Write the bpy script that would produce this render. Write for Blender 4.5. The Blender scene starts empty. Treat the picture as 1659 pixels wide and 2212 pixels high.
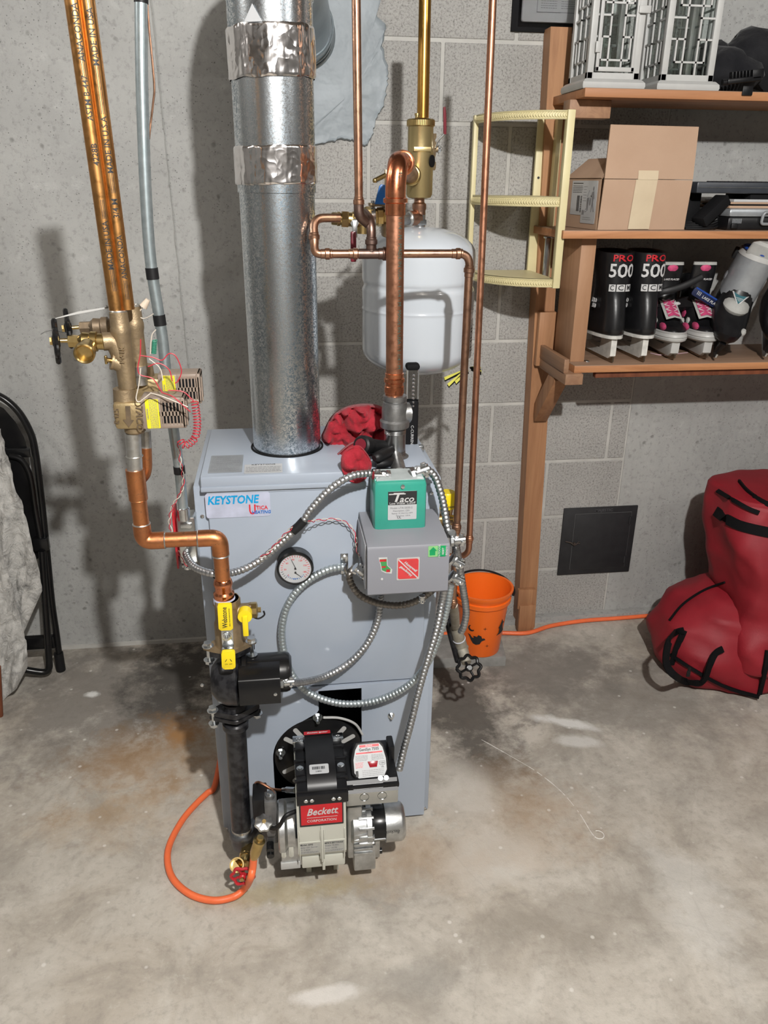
import bpy, bmesh, math, random
from mathutils import Matrix, Vector, noise
random.seed(7)
PI = math.pi
sc = bpy.context.scene
C = sc.collection

# ------------------------------------------------------------------ camera
FPX, PITCH, YAW, ROLL, CAMY, CAMZ = 1700.0, 0.39628, 0.13654, 0.00955, -2.4144, 1.4714
W, H = 1659.0, 2212.0
_f = Vector((math.sin(YAW)*math.cos(PITCH), math.cos(YAW)*math.cos(PITCH), -math.sin(PITCH)))
_r = Vector((math.cos(YAW), -math.sin(YAW), 0)); _u = _r.cross(_f)
_r, _u = math.cos(ROLL)*_r + math.sin(ROLL)*_u, -math.sin(ROLL)*_r + math.cos(ROLL)*_u
cd = bpy.data.cameras.new('camera'); cam = bpy.data.objects.new('camera', cd); C.objects.link(cam)
cd.sensor_fit = 'VERTICAL'; cd.sensor_height = 36.0; cd.lens = FPX*36.0/H; cd.clip_start = 0.02
cam.matrix_world = Matrix(((_r.x, _u.x, -_f.x, 0), (_r.y, _u.y, -_f.y, CAMY), (_r.z, _u.z, -_f.z, CAMZ), (0, 0, 0, 1)))
sc.camera = cam

# ------------------------------------------------------------------ world and lights
wd = bpy.data.worlds.new('world'); sc.world = wd; wd.use_nodes = True
wd.node_tree.nodes['Background'].inputs[0].default_value = (0.5, 0.5, 0.52, 1)
wd.node_tree.nodes['Background'].inputs[1].default_value = 0.0
def bulb(name, loc, power, radius, col):
    l = bpy.data.lights.new(name, 'POINT'); l.energy = power; l.shadow_soft_size = radius; l.color = col
    o = bpy.data.objects.new(name, l); C.objects.link(o); o.location = loc
bulb('bulb_main', (0.32, -2.75, 2.35), 95, 0.03, (1.0, 0.985, 0.96))
bulb('bulb_left', (-1.35, -1.1, 2.3), 8, 0.06, (1.0, 0.96, 0.91))
bulb('bulb_right', (1.7, -2.2, 2.3), 6, 0.06, (1.0, 0.98, 0.95))
sc.view_settings.view_transform = 'Standard'; sc.view_settings.look = 'None'
sc.view_settings.exposure = 1.55; sc.view_settings.gamma = 1.0; sc.view_settings.use_curve_mapping = False

# ------------------------------------------------------------------ helpers
def ray(x, y): return _f + _r*((x-W/2)/FPX) - _u*((y-H/2)/FPX)
CAM = Vector((0, CAMY, CAMZ))
def P(x, y, Y):
    d = ray(x, y); s = (Y-CAMY)/d.y; return CAM + d*s
def PZ(x, y, Z=0.0):
    d = ray(x, y); s = (Z-CAMZ)/d.z; return CAM + d*s
def PX(x, y, X):
    d = ray(x, y); s = X/d.x; return CAM + d*s
def mpp(p): return (p-CAM).dot(_f)/FPX          # metres per pixel at a point
V = Vector

MX = {}
def setprops(o, label=None, cat=None, group=None, kind=None):
    if label: o['label'] = label
    if cat: o['category'] = cat
    if group: o['group'] = group
    if kind: o['kind'] = kind
def thing(name, label, cat, loc=(0, 0, 0), rz=0.0, group=None, rot=None):
    o = bpy.data.objects.new(name, None); C.objects.link(o); o.empty_display_size = 0.05
    o.location = loc; o.rotation_euler = rot if rot else (0, 0, rz)
    MX[o.name] = Matrix.Translation(V(loc)) @ o.rotation_euler.to_matrix().to_4x4()
    setprops(o, label, cat, group); return o
def copy_tree(o, parent=None):
    c = o.copy(); C.objects.link(c)
    if parent: c.parent = parent
    for ch in [x for x in C.objects if x.parent == o]: copy_tree(ch, c)
    return c
def F(origin, right=(1, 0, 0), up=(0, 0, 1)):
    r = V(right).normalized(); u = V(up); u = (u - r*u.dot(r)).normalized(); n = r.cross(u)
    o = V(origin)
    return Matrix(((r.x, u.x, n.x, o.x), (r.y, u.y, n.y, o.y), (r.z, u.z, n.z, o.z), (0, 0, 0, 1)))
def basis(axis):
    a = V(axis).normalized(); t = V((0, 0, 1)) if abs(a.z) < 0.9 else V((1, 0, 0))
    x = a.cross(t).normalized(); y = a.cross(x).normalized(); return x, y, a
def cr(pts, n=6):
    pts = [V(p) for p in pts]; out = []
    q = [pts[0]*2-pts[1]] + pts + [pts[-1]*2-pts[-2]]
    for i in range(1, len(q)-2):
        a, b, c, d = q[i-1], q[i], q[i+1], q[i+2]
        for k in range(n):
            t = k/n
            out.append(0.5*((2*b)+(c-a)*t+(2*a-5*b+4*c-d)*t*t+(3*b-a-3*c+d)*t**3))
    out.append(pts[-1]); return out
def bend(pts, rad, n=6):
    "polyline with rounded corners"
    pts = [V(p) for p in pts]; out = [pts[0]]
    for i in range(1, len(pts)-1):
        a, b, c = pts[i-1], pts[i], pts[i+1]
        d1 = (a-b); d2 = (c-b); l = min(rad, d1.length*.49, d2.length*.49)
        s = b + d1.normalized()*l; e = b + d2.normalized()*l
        for k in range(n+1):
            t = k/n; out.append((1-t)**2*s + 2*t*(1-t)*b + t*t*e)
    out.append(pts[-1]); return out
def resample(pts, step):
    out = [pts[0].copy()]; acc = 0.0
    for i in range(1, len(pts)):
        a, b = pts[i-1], pts[i]; L = (b-a).length
        if L < 1e-9: continue
        t = step-acc
        while t <= L:
            out.append(a+(b-a)*(t/L)); t += step
        acc = (acc+L) % step
    return out

class MB:
    def __init__(s, *mats):
        s.bm = bmesh.new(); s.mats = list(mats); s.i = 0
    def m(s, mat):
        if mat not in s.mats: s.mats.append(mat)
        s.i = s.mats.index(mat); return s
    def face(s, vs):
        try:
            f = s.bm.faces.new(vs); f.material_index = s.i; return f
        except ValueError: return None
    def box(s, c, d, M=None, bev=0.0, seg=2):
        M = M or Matrix(); vs = []
        for sx in (-.5, .5):
            for sy in (-.5, .5):
                for sz in (-.5, .5): vs.append(s.bm.verts.new(M @ V((c[0]+sx*d[0], c[1]+sy*d[1], c[2]+sz*d[2]))))
        fs = [s.face([vs[i] for i in q]) for q in ((0, 1, 3, 2), (4, 6, 7, 5), (0, 4, 5, 1), (2, 3, 7, 6), (0, 2, 6, 4), (1, 5, 7, 3))]
        if bev:
            es = list({e for f in fs for e in f.edges})
            r = bmesh.ops.bevel(s.bm, geom=es, offset=bev, segments=seg, affect='EDGES', profile=0.5)
            for f in r['faces']: f.material_index = s.i
        return s
    def bx(s, x0, x1, y0, y1, z0, z1, bev=0.0):
        return s.box(((x0+x1)/2, (y0+y1)/2, (z0+z1)/2), (abs(x1-x0), abs(y1-y0), abs(z1-z0)), None, bev)
    def rings(s, rings, cap=True, closed=False):
        vv = [[s.bm.verts.new(p) for p in r] for r in rings]; n = len(vv[0])
        m = len(vv)
        for i in range(m if closed else m-1):
            a, b = vv[i], vv[(i+1) % m]
            for k in range(n): s.face([a[k], a[(k+1) % n], b[(k+1) % n], b[k]])
        if cap and not closed:
            s.face(list(reversed(vv[0]))); s.face(vv[-1])
        return s
    def cyl(s, p0, p1, r0, r1=None, seg=20, cap=True):
        p0, p1 = V(p0), V(p1); r1 = r0 if r1 is None else r1; x, y, a = basis(p1-p0)
        return s.rings([[p+(x*math.cos(2*PI*k/seg)+y*math.sin(2*PI*k/seg))*r for k in range(seg)] for p, r in ((p0, r0), (p1, r1))], cap)
    def lathe(s, prof, o, axis=(0, 0, 1), seg=28, cap=True, f=None):
        o = V(o); x, y, a = basis(axis)
        return s.rings([[o+a*h+(x*math.cos(2*PI*k/seg)+y*math.sin(2*PI*k/seg))*(r*(f(k/seg, h) if f else 1)) for k in range(seg)] for r, h in prof], cap)
    def tube(s, pts, r, seg=12, closed=False, cap=True, flat=1.0):
        pts = [V(p) for p in pts]; n = len(pts)
        t0 = (pts[1]-pts[0]).normalized(); x, y, _ = basis(t0); rr = []
        for i in range(n):
            if closed: t = (pts[(i+1) % n]-pts[i-1]).normalized()
            else: t = (pts[min(i+1, n-1)]-pts[max(i-1, 0)]).normalized()
            x = (x - t*x.dot(t)).normalized(); y = t.cross(x)
            ri = r[i] if isinstance(r, (list, tuple)) else r
            rr.append([pts[i]+x*math.cos(2*PI*k/seg)*ri+y*math.sin(2*PI*k/seg)*ri*flat for k in range(seg)])
        return s.rings(rr, cap, closed)
    def torus(s, c, axis, R, r, seg=28, sg=8, a0=0, a1=2*PI):
        x, y, a = basis(axis); c = V(c); full = abs(a1-a0-2*PI) < 1e-6
        pts = [c+(x*math.cos(a0+(a1-a0)*k/seg)+y*math.sin(a0+(a1-a0)*k/seg))*R for k in range(seg if full else seg+1)]
        return s.tube(pts, r, sg, closed=full)
    def sph(s, c, r, seg=14, M=None):
        if not isinstance(r, (tuple, list)): r = (r, r, r)
        M = M or Matrix(); rr = []
        for i in range(1, seg//2):
            th = PI*i/(seg//2)
            rr.append([M @ V((c[0]+r[0]*math.sin(th)*math.cos(2*PI*k/seg), c[1]+r[1]*math.sin(th)*math.sin(2*PI*k/seg), c[2]-r[2]*math.cos(th))) for k in range(seg)])
        return s.rings(rr)
    def prism(s, poly, M, d, bev=0.0, hole=None):
        "polygon in local XY extruded along local Z from 0 to d"
        n = len(poly)
        a = [s.bm.verts.new(M @ V((p[0], p[1], 0))) for p in poly]; b = [s.bm.verts.new(M @ V((p[0], p[1], d))) for p in poly]
        fs = [s.face([a[k], a[(k+1) % n], b[(k+1) % n], b[k]]) for k in range(n)]
        t = s.face(b); bt = s.face(list(reversed(a)))
        if bev and t:
            r = bmesh.ops.bevel(s.bm, geom=list(t.edges), offset=bev, segments=2, affect='EDGES', profile=0.5)
            for f in r['faces']: f.material_index = s.i
        return s
    def quad(s, M, x0, x1, y0, y1, z=0.0):
        s.face([s.bm.verts.new(M @ V(p)) for p in ((x0, y0, z), (x1, y0, z), (x1, y1, z), (x0, y1, z))]); return s
    def sheet(s, grid, th=0.0, nrm=None):
        "grid of points [i][j]"
        vv = [[s.bm.verts.new(p) for p in r] for r in grid]
        for i in range(len(vv)-1):
            for j in range(len(vv[0])-1): s.face([vv[i][j], vv[i+1][j], vv[i+1][j+1], vv[i][j+1]])
        return s
    def text(s, txt, size, M, ext=0.0004, shear=0.0, off=0.0, align='CENTER', sx=1.0, wrap=None):
        cu = bpy.data.curves.new('t', 'FONT'); cu.body = txt; cu.size = size; cu.align_x = align; cu.align_y = 'CENTER'
        cu.extrude = ext; cu.shear = shear; cu.offset = off*size; cu.resolution_u = 2
        ob = bpy.data.objects.new('t', cu); C.objects.link(ob); dg = bpy.context.evaluated_depsgraph_get()
        me = bpy.data.meshes.new_from_object(ob.evaluated_get(dg))
        if wrap:
            b2 = bmesh.new(); b2.from_mesh(me); st = size*.17
            for ax, lo, hi in ((V((0, 1, 0)), min(v.co.y for v in b2.verts), max(v.co.y for v in b2.verts)), (V((1, 0, 0)), min(v.co.x for v in b2.verts), max(v.co.x for v in b2.verts))):
                if ax.x and hi-lo > .1: continue
                q = lo+st
                while q < hi: bmesh.ops.bisect_plane(b2, geom=b2.verts[:]+b2.edges[:]+b2.faces[:], plane_co=ax*q, plane_no=ax); q += st
            b2.to_mesh(me); b2.free()
        vs = []
        for v in me.vertices:
            p = V((v.co.x*sx, v.co.y, v.co.z+ext))
            vs.append(s.bm.verts.new(wrap(p) if wrap else M @ p))
        for p in me.polygons:
            s.face([vs[i] for i in p.vertices])
        bpy.data.objects.remove(ob); bpy.data.meshes.remove(me); bpy.data.curves.remove(cu)
        return s
    def xf(s, M):
        bmesh.ops.transform(s.bm, matrix=M, verts=s.bm.verts); return s
    def out(s, name, parent=None, label=None, cat=None, group=None, kind=None, world=True, ang=35, smooth=True):
        bmesh.ops.remove_doubles(s.bm, verts=s.bm.verts, dist=1e-6)
        bmesh.ops.recalc_face_normals(s.bm, faces=s.bm.faces)
        me = bpy.data.meshes.new(name); s.bm.to_mesh(me); s.bm.free()
        for mt in s.mats: me.materials.append(mt)
        o = bpy.data.objects.new(name, me); C.objects.link(o)
        Mr = Matrix()
        if parent:
            o.parent = parent; Mr = MX.get(parent.name, Matrix())
            if world: me.transform(Mr.inverted())
        elif world:
            co = [v.co for v in me.vertices]
            c = V(((min(v.x for v in co)+max(v.x for v in co))/2, (min(v.y for v in co)+max(v.y for v in co))/2, min(v.z for v in co)))
            me.transform(Matrix.Translation(-c)); o.location = c; Mr = Matrix.Translation(c)
        MX[o.name] = Mr
        if smooth:
            for p in me.polygons: p.use_smooth = True
            me.set_sharp_from_angle(angle=math.radians(ang))
        setprops(o, label, cat, group, kind); return o

def rrect(w, h, r, n=5, cx=0, cy=0):
    out = []
    for (sx, sy, a) in ((1, 1, 0), (-1, 1, PI/2), (-1, -1, PI), (1, -1, 1.5*PI)):
        for k in range(n+1):
            t = a+PI/2*k/n; out.append((cx+sx*(w/2-r)+r*math.cos(t), cy+sy*(h/2-r)+r*math.sin(t)))
    return out

# ------------------------------------------------------------------ materials
class NT:
    def __init__(s, name):
        s.mat = bpy.data.materials.new(name); s.mat.use_nodes = True; s.t = s.mat.node_tree; s.n = s.t.nodes
        s.b = s.n['Principled BSDF']; s.tc = s.n.new('ShaderNodeTexCoord')
        s.g = s.n.new('ShaderNodeNewGeometry')
    def pos(s): return s.g.outputs['Position']
    def L(s, a, b): s.t.links.new(a, b)
    def noise(s, scale, detail=4, rough=.55, vec=None, dist=0.0):
        k = s.n.new('ShaderNodeTexNoise'); k.inputs['Scale'].default_value = scale; k.inputs['Detail'].default_value = detail
        k.inputs['Roughness'].default_value = rough; k.inputs['Distortion'].default_value = dist
        s.L(vec or s.tc.outputs['Object'], k.inputs['Vector']); return k
    def vor(s, scale, vec=None, feat='F1'):
        k = s.n.new('ShaderNodeTexVoronoi'); k.feature = feat; k.inputs['Scale'].default_value = scale
        s.L(vec or s.tc.outputs['Object'], k.inputs['Vector']); return k
    def ramp(s, src, *st):
        k = s.n.new('ShaderNodeValToRGB'); e = k.color_ramp.elements
        while len(e) < len(st): e.new(0.5)
        for el, (p, c) in zip(e, st):
            el.position = p; el.color = (c, c, c, 1) if isinstance(c, (int, float)) else (*c, 1)
        s.L(src, k.inputs[0]); return k.outputs[0]
    def mix(s, fac, a, b, mode='MIX'):
        k = s.n.new('ShaderNodeMix'); k.data_type = 'RGBA'; k.blend_type = mode
        for v, i in ((fac, 0), (a, 6), (b, 7)):
            if hasattr(v, 'links'): s.L(v, k.inputs[i])
            else: k.inputs[i].default_value = v if i == 0 else ((v, v, v, 1) if isinstance(v, (int, float)) else (*v, 1))
        return k.outputs[2]
    def math(s, op, a, b=0.0, clamp=False):
        k = s.n.new('ShaderNodeMath'); k.operation = op; k.use_clamp = clamp
        for v, i in ((a, 0), (b, 1)):
            if hasattr(v, 'links'): s.L(v, k.inputs[i])
            else: k.inputs[i].default_value = v
        return k.outputs[0]
    def mapping(s, scale=(1, 1, 1), loc=(0, 0, 0), rot=(0, 0, 0), src=None):
        k = s.n.new('ShaderNodeMapping'); k.inputs['Scale'].default_value = scale; k.inputs['Location'].default_value = loc; k.inputs['Rotation'].default_value = rot
        s.L(src or s.tc.outputs['Object'], k.inputs['Vector']); return k.outputs[0]
    def bump(s, h, strength=.3, dist=.002, prev=None):
        k = s.n.new('ShaderNodeBump'); k.inputs['Strength'].default_value = strength; k.inputs['Distance'].default_value = dist
        s.L(h, k.inputs['Height'])
        if prev: s.L(prev, k.inputs['Normal'])
        s.L(k.outputs[0], s.b.inputs['Normal']); return k.outputs[0]
    def setv(s, **kw):
        nm = dict(col='Base Color', rough='Roughness', metal='Metallic', spec='Specular IOR Level', coat='Coat Weight', trans='Transmission Weight', ior='IOR', sheen='Sheen Weight', alpha='Alpha')
        for k, v in kw.items():
            i = s.b.inputs[nm[k]]
            if hasattr(v, 'links'): s.L(v, i)
            else: i.default_value = (*v, 1) if k == 'col' else v
        return s.mat
def mat(name, c, rough=.5, metal=0.0, c2=None, scale=30, var=.5, bump=0.0, bscale=200, detail=4, coat=0.0, bdist=.001, spec=.5):
    n = NT(name); c2 = c2 or tuple(x*.8 for x in c)
    nz = n.noise(scale, detail); fac = n.ramp(nz.outputs[0], (.5-var*.35, 0.0), (.5+var*.35, 1.0))
    n.setv(col=n.mix(fac, c, c2), rough=rough, metal=metal, coat=coat, spec=spec)
    if bump: n.bump(n.noise(bscale, 3).outputs[0], bump, bdist)
    return n.mat
def pb(x0, y0, x1, y1, Y):
    "X and Z extents of a front-facing rectangle seen at these pixels, standing at depth Y"
    ym = (y0+y1)/2; xm = (x0+x1)/2
    return P(x0, ym, Y).x, P(x1, ym, Y).x, P(xm, y1, Y).z, P(xm, y0, Y).z
def pbox(g, x0, y0, x1, y1, Y, d, bev=0.0):
    a, b, c, e = pb(x0, y0, x1, y1, Y); return g.bx(a, b, Y, Y+d, c, e, bev)
def Fp(x, y, Y, right=(1, 0, 0), up=(0, 0, 1)): return F(P(x, y, Y), right, up)
def conduit(g, pts, r, pitch=.0085, depth=.11, seg=12):
    pp = resample(cr(pts, 10), pitch/4); prof = (1.0, 1+depth*.6, 1.0+depth*.5, 1-depth)
    return g.tube(pp, [r*prof[i % 4] for i in range(len(pp))], seg)
def bolt(g, p, axis, r=.007, h=.005, shank=0.0):
    p = V(p); a = V(axis).normalized()
    g.cyl(p, p+a*.0015, r*1.35, seg=16); g.cyl(p+a*.0015, p+a*h, r, seg=6)
    if shank: g.cyl(p+a*h, p+a*(h+shank), r*.5, seg=10)
    return g
def threads(g, p0, p1, r, n=5):
    p0, p1 = V(p0), V(p1); L = (p1-p0).length; pr = []
    for i in range(n):
        pr += [(r*.95, L*i/n), (r, L*(i+.5)/n)]
    pr.append((r*.95, L)); return g.lathe(pr, p0, p1-p0, 20)
def press_ring(g, p, axis, r):
    a = V(axis).normalized(); p = V(p)
    return g.lathe([(r*1.02, -.014), (r*1.12, -.013), (r*1.12, -.006), (r*1.34, -.004), (r*1.34, .003), (r*1.12, .005), (r*1.12, .008), (r*1.02, .009)], p, a, 20)
def collar(g, p, axis, r, w=.012, k=1.15):
    a = V(axis).normalized(); p = V(p)
    return g.lathe([(r, -w), (r*k, -w*.8), (r*k, w*.8), (r, w)], p, a, 20)
def handwheel(name, parent, c, axis, R, mt, hub, lobes=8, stem=.03, label=None):
    x, y, a = basis(axis); c = V(c); g = MB(mt)
    pts = [c+(x*math.cos(t)+y*math.sin(t))*R*(1+.10*math.cos(lobes*t)) for t in [2*PI*k/72 for k in range(72)]]
    g.tube(pts, R*.15, 8, closed=True)
    for k in range(4):
        t = PI/2*k+.4; g.cyl(c-a*.003, c+(x*math.cos(t)+y*math.sin(t))*R*.95, R*.11, seg=8)
    g.lathe([(R*.3, -.006), (R*.34, -.004), (R*.34, .004), (R*.26, .006)], c, a, 18)
    w = g.out('handwheel', parent, label=label)
    g = MB(hub); g.cyl(c-a*stem, c+a*.009, R*.12, seg=12); g.cyl(c+a*.006, c+a*.010, R*.22, seg=6); g.out('stem', w)
    return w
# concrete floor
def spot(n, cx, cy, rx, ry, ang=0.0, soft=.55, nz=None):
    "irregular worn/stained patch on the floor"
    v = n.mapping((1/rx, 1/ry, 0), (0, 0, 0), (0, 0, 0), src=n.math_vec)
    k = n.n.new('ShaderNodeMapping'); k.vector_type = 'TEXTURE'; k.inputs['Location'].default_value = (cx, cy, 0); k.inputs['Rotation'].default_value = (0, 0, ang); k.inputs['Scale'].default_value = (rx, ry, 1)
    n.L(n.pos(), k.inputs['Vector'])
    l = n.n.new('ShaderNodeVectorMath'); l.operation = 'LENGTH'; n.L(k.outputs[0], l.inputs[0])
    d = n.math('ADD', l.outputs['Value'], n.math('MULTIPLY', n.math('SUBTRACT', nz, .5), 2.6))
    return n.ramp(d, (max(0, 1-soft), 1.0), (1.0, 0.0))
def floor_mat():
    n = NT('floor_concrete'); n.math_vec = n.pos()
    big = n.noise(1.6, 6, .6, n.pos()); mid = n.noise(6, 8, .65, n.pos(), .6); fine = n.noise(45, 6, .7, n.pos()); grit = n.noise(260, 3, .6, n.pos())
    c = n.mix(n.ramp(big.outputs[0], (.38, 0.), (.62, 1.)), (.44, .395, .335), (.36, .335, .295))
    c = n.mix(n.ramp(mid.outputs[0], (.44, 0.), (.66, 1.)), c, (.52, .485, .43))
    c = n.mix(n.math('MULTIPLY', n.ramp(mid.outputs[0], (.30, 1.), (.46, 0.)), .6), c, (.26, .235, .20))
    c = n.mix(n.math('MULTIPLY', n.ramp(fine.outputs[0], (.35, 1.), (.5, 0.)), .35), c, (.24, .215, .185))
    c = n.mix(n.math('MULTIPLY', n.ramp(fine.outputs[0], (.58, 0.), (.72, 1.)), .4), c, (.62, .60, .55))
    nz = n.noise(9, 8, .72, n.pos(), .15).outputs[0]
    def st(px, py, rx, ry, col, amt, ang=0, soft=.6):
        nonlocal c
        p = PZ(px, py); c = n.mix(n.math('MULTIPLY', spot(n, p.x, p.y, rx, ry, ang, soft, nz), amt), c, col)
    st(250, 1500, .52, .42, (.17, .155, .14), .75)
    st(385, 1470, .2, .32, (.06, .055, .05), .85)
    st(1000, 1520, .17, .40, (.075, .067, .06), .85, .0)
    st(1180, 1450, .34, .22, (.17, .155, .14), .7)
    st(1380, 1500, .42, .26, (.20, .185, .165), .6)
    st(330, 1640, .28, .20, (.36, .215, .10), .62, .2, .9)
    st(400, 1580, .09, .10, (.40, .20, .07), .6, .5, .9)
    st(250, 1760, .22, .14, (.38, .25, .13), .42, 0, .9)
    st(1120, 1760, .22, .22, (.34, .225, .13), .55, 0, .9)
    st(900, 1850, .3, .14, (.40, .27, .16), .45, 0, .9)
    st(1010, 1720, .10, .16, (.62, .59, .54), .6, .3)
    st(1060, 1850, .14, .14, (.60, .57, .52), .5)
    st(1220, 1560, .11, .025, (.72, .72, .70), .8, -.45)
    st(1240, 1600, .08, .03, (.66, .65, .62), .7, -.3)
    st(600, 1930, .22, .04, (.36, .30, .17), .6)
    st(1250, 1980, .24, .10, (.27, .24, .20), .5)
    st(1500, 1950, .10, .22, (.60, .585, .55), .5)
    st(880, 2120, .13, .05, (.26, .245, .22), .5)
    st(700, 2150, .10, .02, (.70, .68, .65), .6)
    st(200, 1500, .03, .02, (.8, .8, .78), .8)
    cr_ = n.vor(2.3, n.mix(.06, n.pos(), n.noise(5, 5, .6, n.pos()).outputs['Color'], 'ADD'), 'DISTANCE_TO_EDGE')
    c = n.mix(n.math('MULTIPLY', n.ramp(cr_.outputs[0], (.0, 1.), (.006, 0.)), .10), c, (.15, .13, .11))
    sp = n.vor(16, n.pos()); c = n.mix(n.math('MULTIPLY', n.ramp(sp.outputs[0], (.05, 1.), (.09, 0.)), .55), c, (.72, .70, .66))
    n.setv(col=c, rough=.78, spec=.25)
    b = n.bump(grit.outputs[0], .35, .0015); n.bump(fine.outputs[0], .35, .004, b); return n.mat
def poured_mat(name, tint=1.0):
    n = NT(name); p = n.pos()
    big = n.noise(2.2, 6, .62, p); c = n.mix(n.ramp(big.outputs[0], (.35, 0.), (.65, 1.)), (.41*tint, .41*tint, .395*tint), (.325*tint, .325*tint, .315*tint))
    st = n.noise(7, 5, .6, n.mapping((1, 1, .18), src=p)); c = n.mix(n.math('MULTIPLY', n.ramp(st.outputs[0], (.52, 0.), (.7, 1.)), .35), c, (.26, .26, .25))
    fine = n.noise(60, 6, .75, p); c = n.mix(n.math('MULTIPLY', n.ramp(fine.outputs[0], (.36, 1.), (.48, 0.)), .5), c, (.20, .20, .19))
    pit = n.vor(34, n.mix(.02, p, n.noise(20, 3, .5, p).outputs['Color'], 'ADD')); msk = n.ramp(n.noise(8, 3, .6, p).outputs[0], (.50, 0.), (.62, 1.))
    pf = n.math('MULTIPLY', n.ramp(pit.outputs[0], (.10, 1.), (.26, 0.)), msk); c = n.mix(n.math('MULTIPLY', pf, .6), c, (.13, .13, .12))
    pit2 = n.vor(90, p); pf2 = n.math('MULTIPLY', n.ramp(pit2.outputs[0], (.07, 1.), (.16, 0.)), n.ramp(big.outputs[0], (.45, 0.), (.5, 1.))); c = n.mix(n.math('MULTIPLY', pf2, .65), c, (.10, .10, .095))
    lt = n.noise(14, 6, .7, p); c = n.mix(n.math('MULTIPLY', n.ramp(lt.outputs[0], (.58, 0.), (.68, 1.)), .4), c, (.50, .50, .485))
    n.setv(col=c, rough=.88, spec=.2)
    hb = n.math('SUBTRACT', fine.outputs[0], n.math('ADD', pf, pf2)); n.bump(hb, .5, .003); return n.mat
def block_mat():
    n = NT('cinder_block'); p = n.pos()
    big = n.noise(3, 4, .6, p); fine = n.noise(170, 5, .8, p); c = n.mix(n.ramp(big.outputs[0], (.3, 0.), (.7, 1.)), (.43, .42, .40), (.36, .352, .335))
    c = n.mix(n.math('MULTIPLY', n.ramp(fine.outputs[0], (.36, 1.), (.5, 0.)), .75), c, (.12, .115, .105))
    c = n.mix(n.math('MULTIPLY', n.ramp(fine.outputs[0], (.56, 0.), (.68, 1.)), .4), c, (.52, .505, .48))
    n.setv(col=c, rough=.92, spec=.15); n.bump(fine.outputs[0], .7, .003); return n.mat
def wood_mat(name, c1, c2, ax='x', sc_=1.0, rough=.5):
    n = NT(name); s = {'x': (2.2, 30, 30), 'y': (30, 2.2, 30), 'z': (30, 30, 2.2)}[ax]
    v = n.mapping(tuple(a*sc_ for a in s)); g = n.noise(1.0, 6, .65, v, 1.2); h = n.noise(.35, 2, .5, v, .5)
    c = n.mix(n.ramp(g.outputs[0], (.38, 0.), (.62, 1.)), c1, c2)
    c = n.mix(n.math('MULTIPLY', n.ramp(h.outputs[0], (.4, 0.), (.65, 1.)), .35), c, tuple(x*.6 for x in c2))
    n.setv(col=c, rough=rough, spec=.3); n.bump(g.outputs[0], .12, .001); return n.mat
def galv_mat():
    n = NT('galvanised_spangle'); p = n.tc.outputs['Object']
    v = n.vor(170, n.mix(.03, p, n.noise(120, 4, .6, p).outputs['Color'], 'ADD')); w = n.noise(190, 5, .75, p, 1.2)
    f = n.ramp(w.outputs[0], (.44, 0.), (.54, 1.)); band = n.ramp(n.noise(2.5, 3, .6, n.mapping((5, 5, .6))).outputs[0], (.35, .25), (.6, 1.))
    f2 = n.math('MULTIPLY', f, band)
    n.setv(col=n.mix(f2, (.84, .87, .89), (.20, .25, .29)), metal=1.0, rough=n.ramp(f2, (0, .20), (1, .38)))
    n.bump(v.outputs[0], .12, .0006); return n.mat
def copper_mat(name, c1, c2, c3, rough=.3):
    n = NT(name); a = n.noise(14, 6, .65); b = n.noise(70, 5, .7)
    c = n.mix(n.ramp(a.outputs[0], (.4, 0.), (.62, 1.)), c1, c2); c = n.mix(n.math('MULTIPLY', n.ramp(b.outputs[0], (.55, 0.), (.7, 1.)), .7), c, c3)
    n.setv(col=c, metal=1.0, rough=n.ramp(b.outputs[0], (.3, rough*.8), (.7, rough*1.5))); return n.mat
def foil_mat():
    n = NT('foil_tape'); v = n.vor(26, n.mix(.25, n.mapping((1, 1, .35)), n.noise(9, 3, .6).outputs['Color'], 'ADD'))
    n.setv(col=(.86, .83, .82), metal=1.0, rough=.17); n.bump(v.outputs[0], .45, .004); return n.mat

floor_m = floor_mat(); poured = poured_mat('poured_concrete'); poured_r = poured_mat('poured_concrete_right', 1.0); block = block_mat()
mortar = mat('mortar', (.50, .49, .46), .95, c2=(.40, .39, .365), scale=12, bump=.5, bscale=150)
parge = mat('blue_grey_parge', (.31, .345, .37), .55, c2=(.235, .265, .285), scale=9, bump=.8, bscale=16, bdist=.01)
ceil_m = mat('ceiling_board', (.14, .12, .10), .9); dwall = mat('far_wall_concrete', (.24, .235, .225), .9)
galv = galv_mat(); foil = foil_mat()
grey_paint = mat('grey_enamel', (.34, .385, .455), .33, c2=(.32, .365, .43), scale=4, coat=.15)
tank_m = mat('tank_enamel', (.52, .56, .60), .18, c2=(.50, .54, .585), scale=3, coat=.4)
black = mat('black_plastic', (.006, .006, .007), .36, c2=(.010, .010, .011), spec=.35); black_m = mat('black_paint_metal', (.005, .005, .006), .27, c2=(.008, .008, .008), spec=.4)
black_i = mat('black_iron', (.008, .008, .010), .30, metal=.2, c2=(.028, .028, .031), scale=60, var=.25, bump=.2, bscale=90)
matte = mat('matte_black', (.006, .006, .007), .8, spec=.2); rubber = mat('black_rubber', (.008, .008, .009), .5, spec=.35)
white = mat('white_paint', (.44, .44, .425), .4, c2=(.41, .41, .40)); label_w = mat('label_white', (.45, .46, .47), .4, c2=(.43, .44, .45)); label_g = mat('label_grey', (.50, .51, .55), .35)
ink = mat('black_ink', (.02, .02, .022), .5); ink_g = mat('grey_ink', (.22, .22, .23), .5); cyan = mat('cyan_ink', (.0, .33, .66), .35); red_i = mat('red_ink', (.72, .02, .03), .4); white_i = mat('white_ink', (.55, .55, .55), .4)
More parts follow.
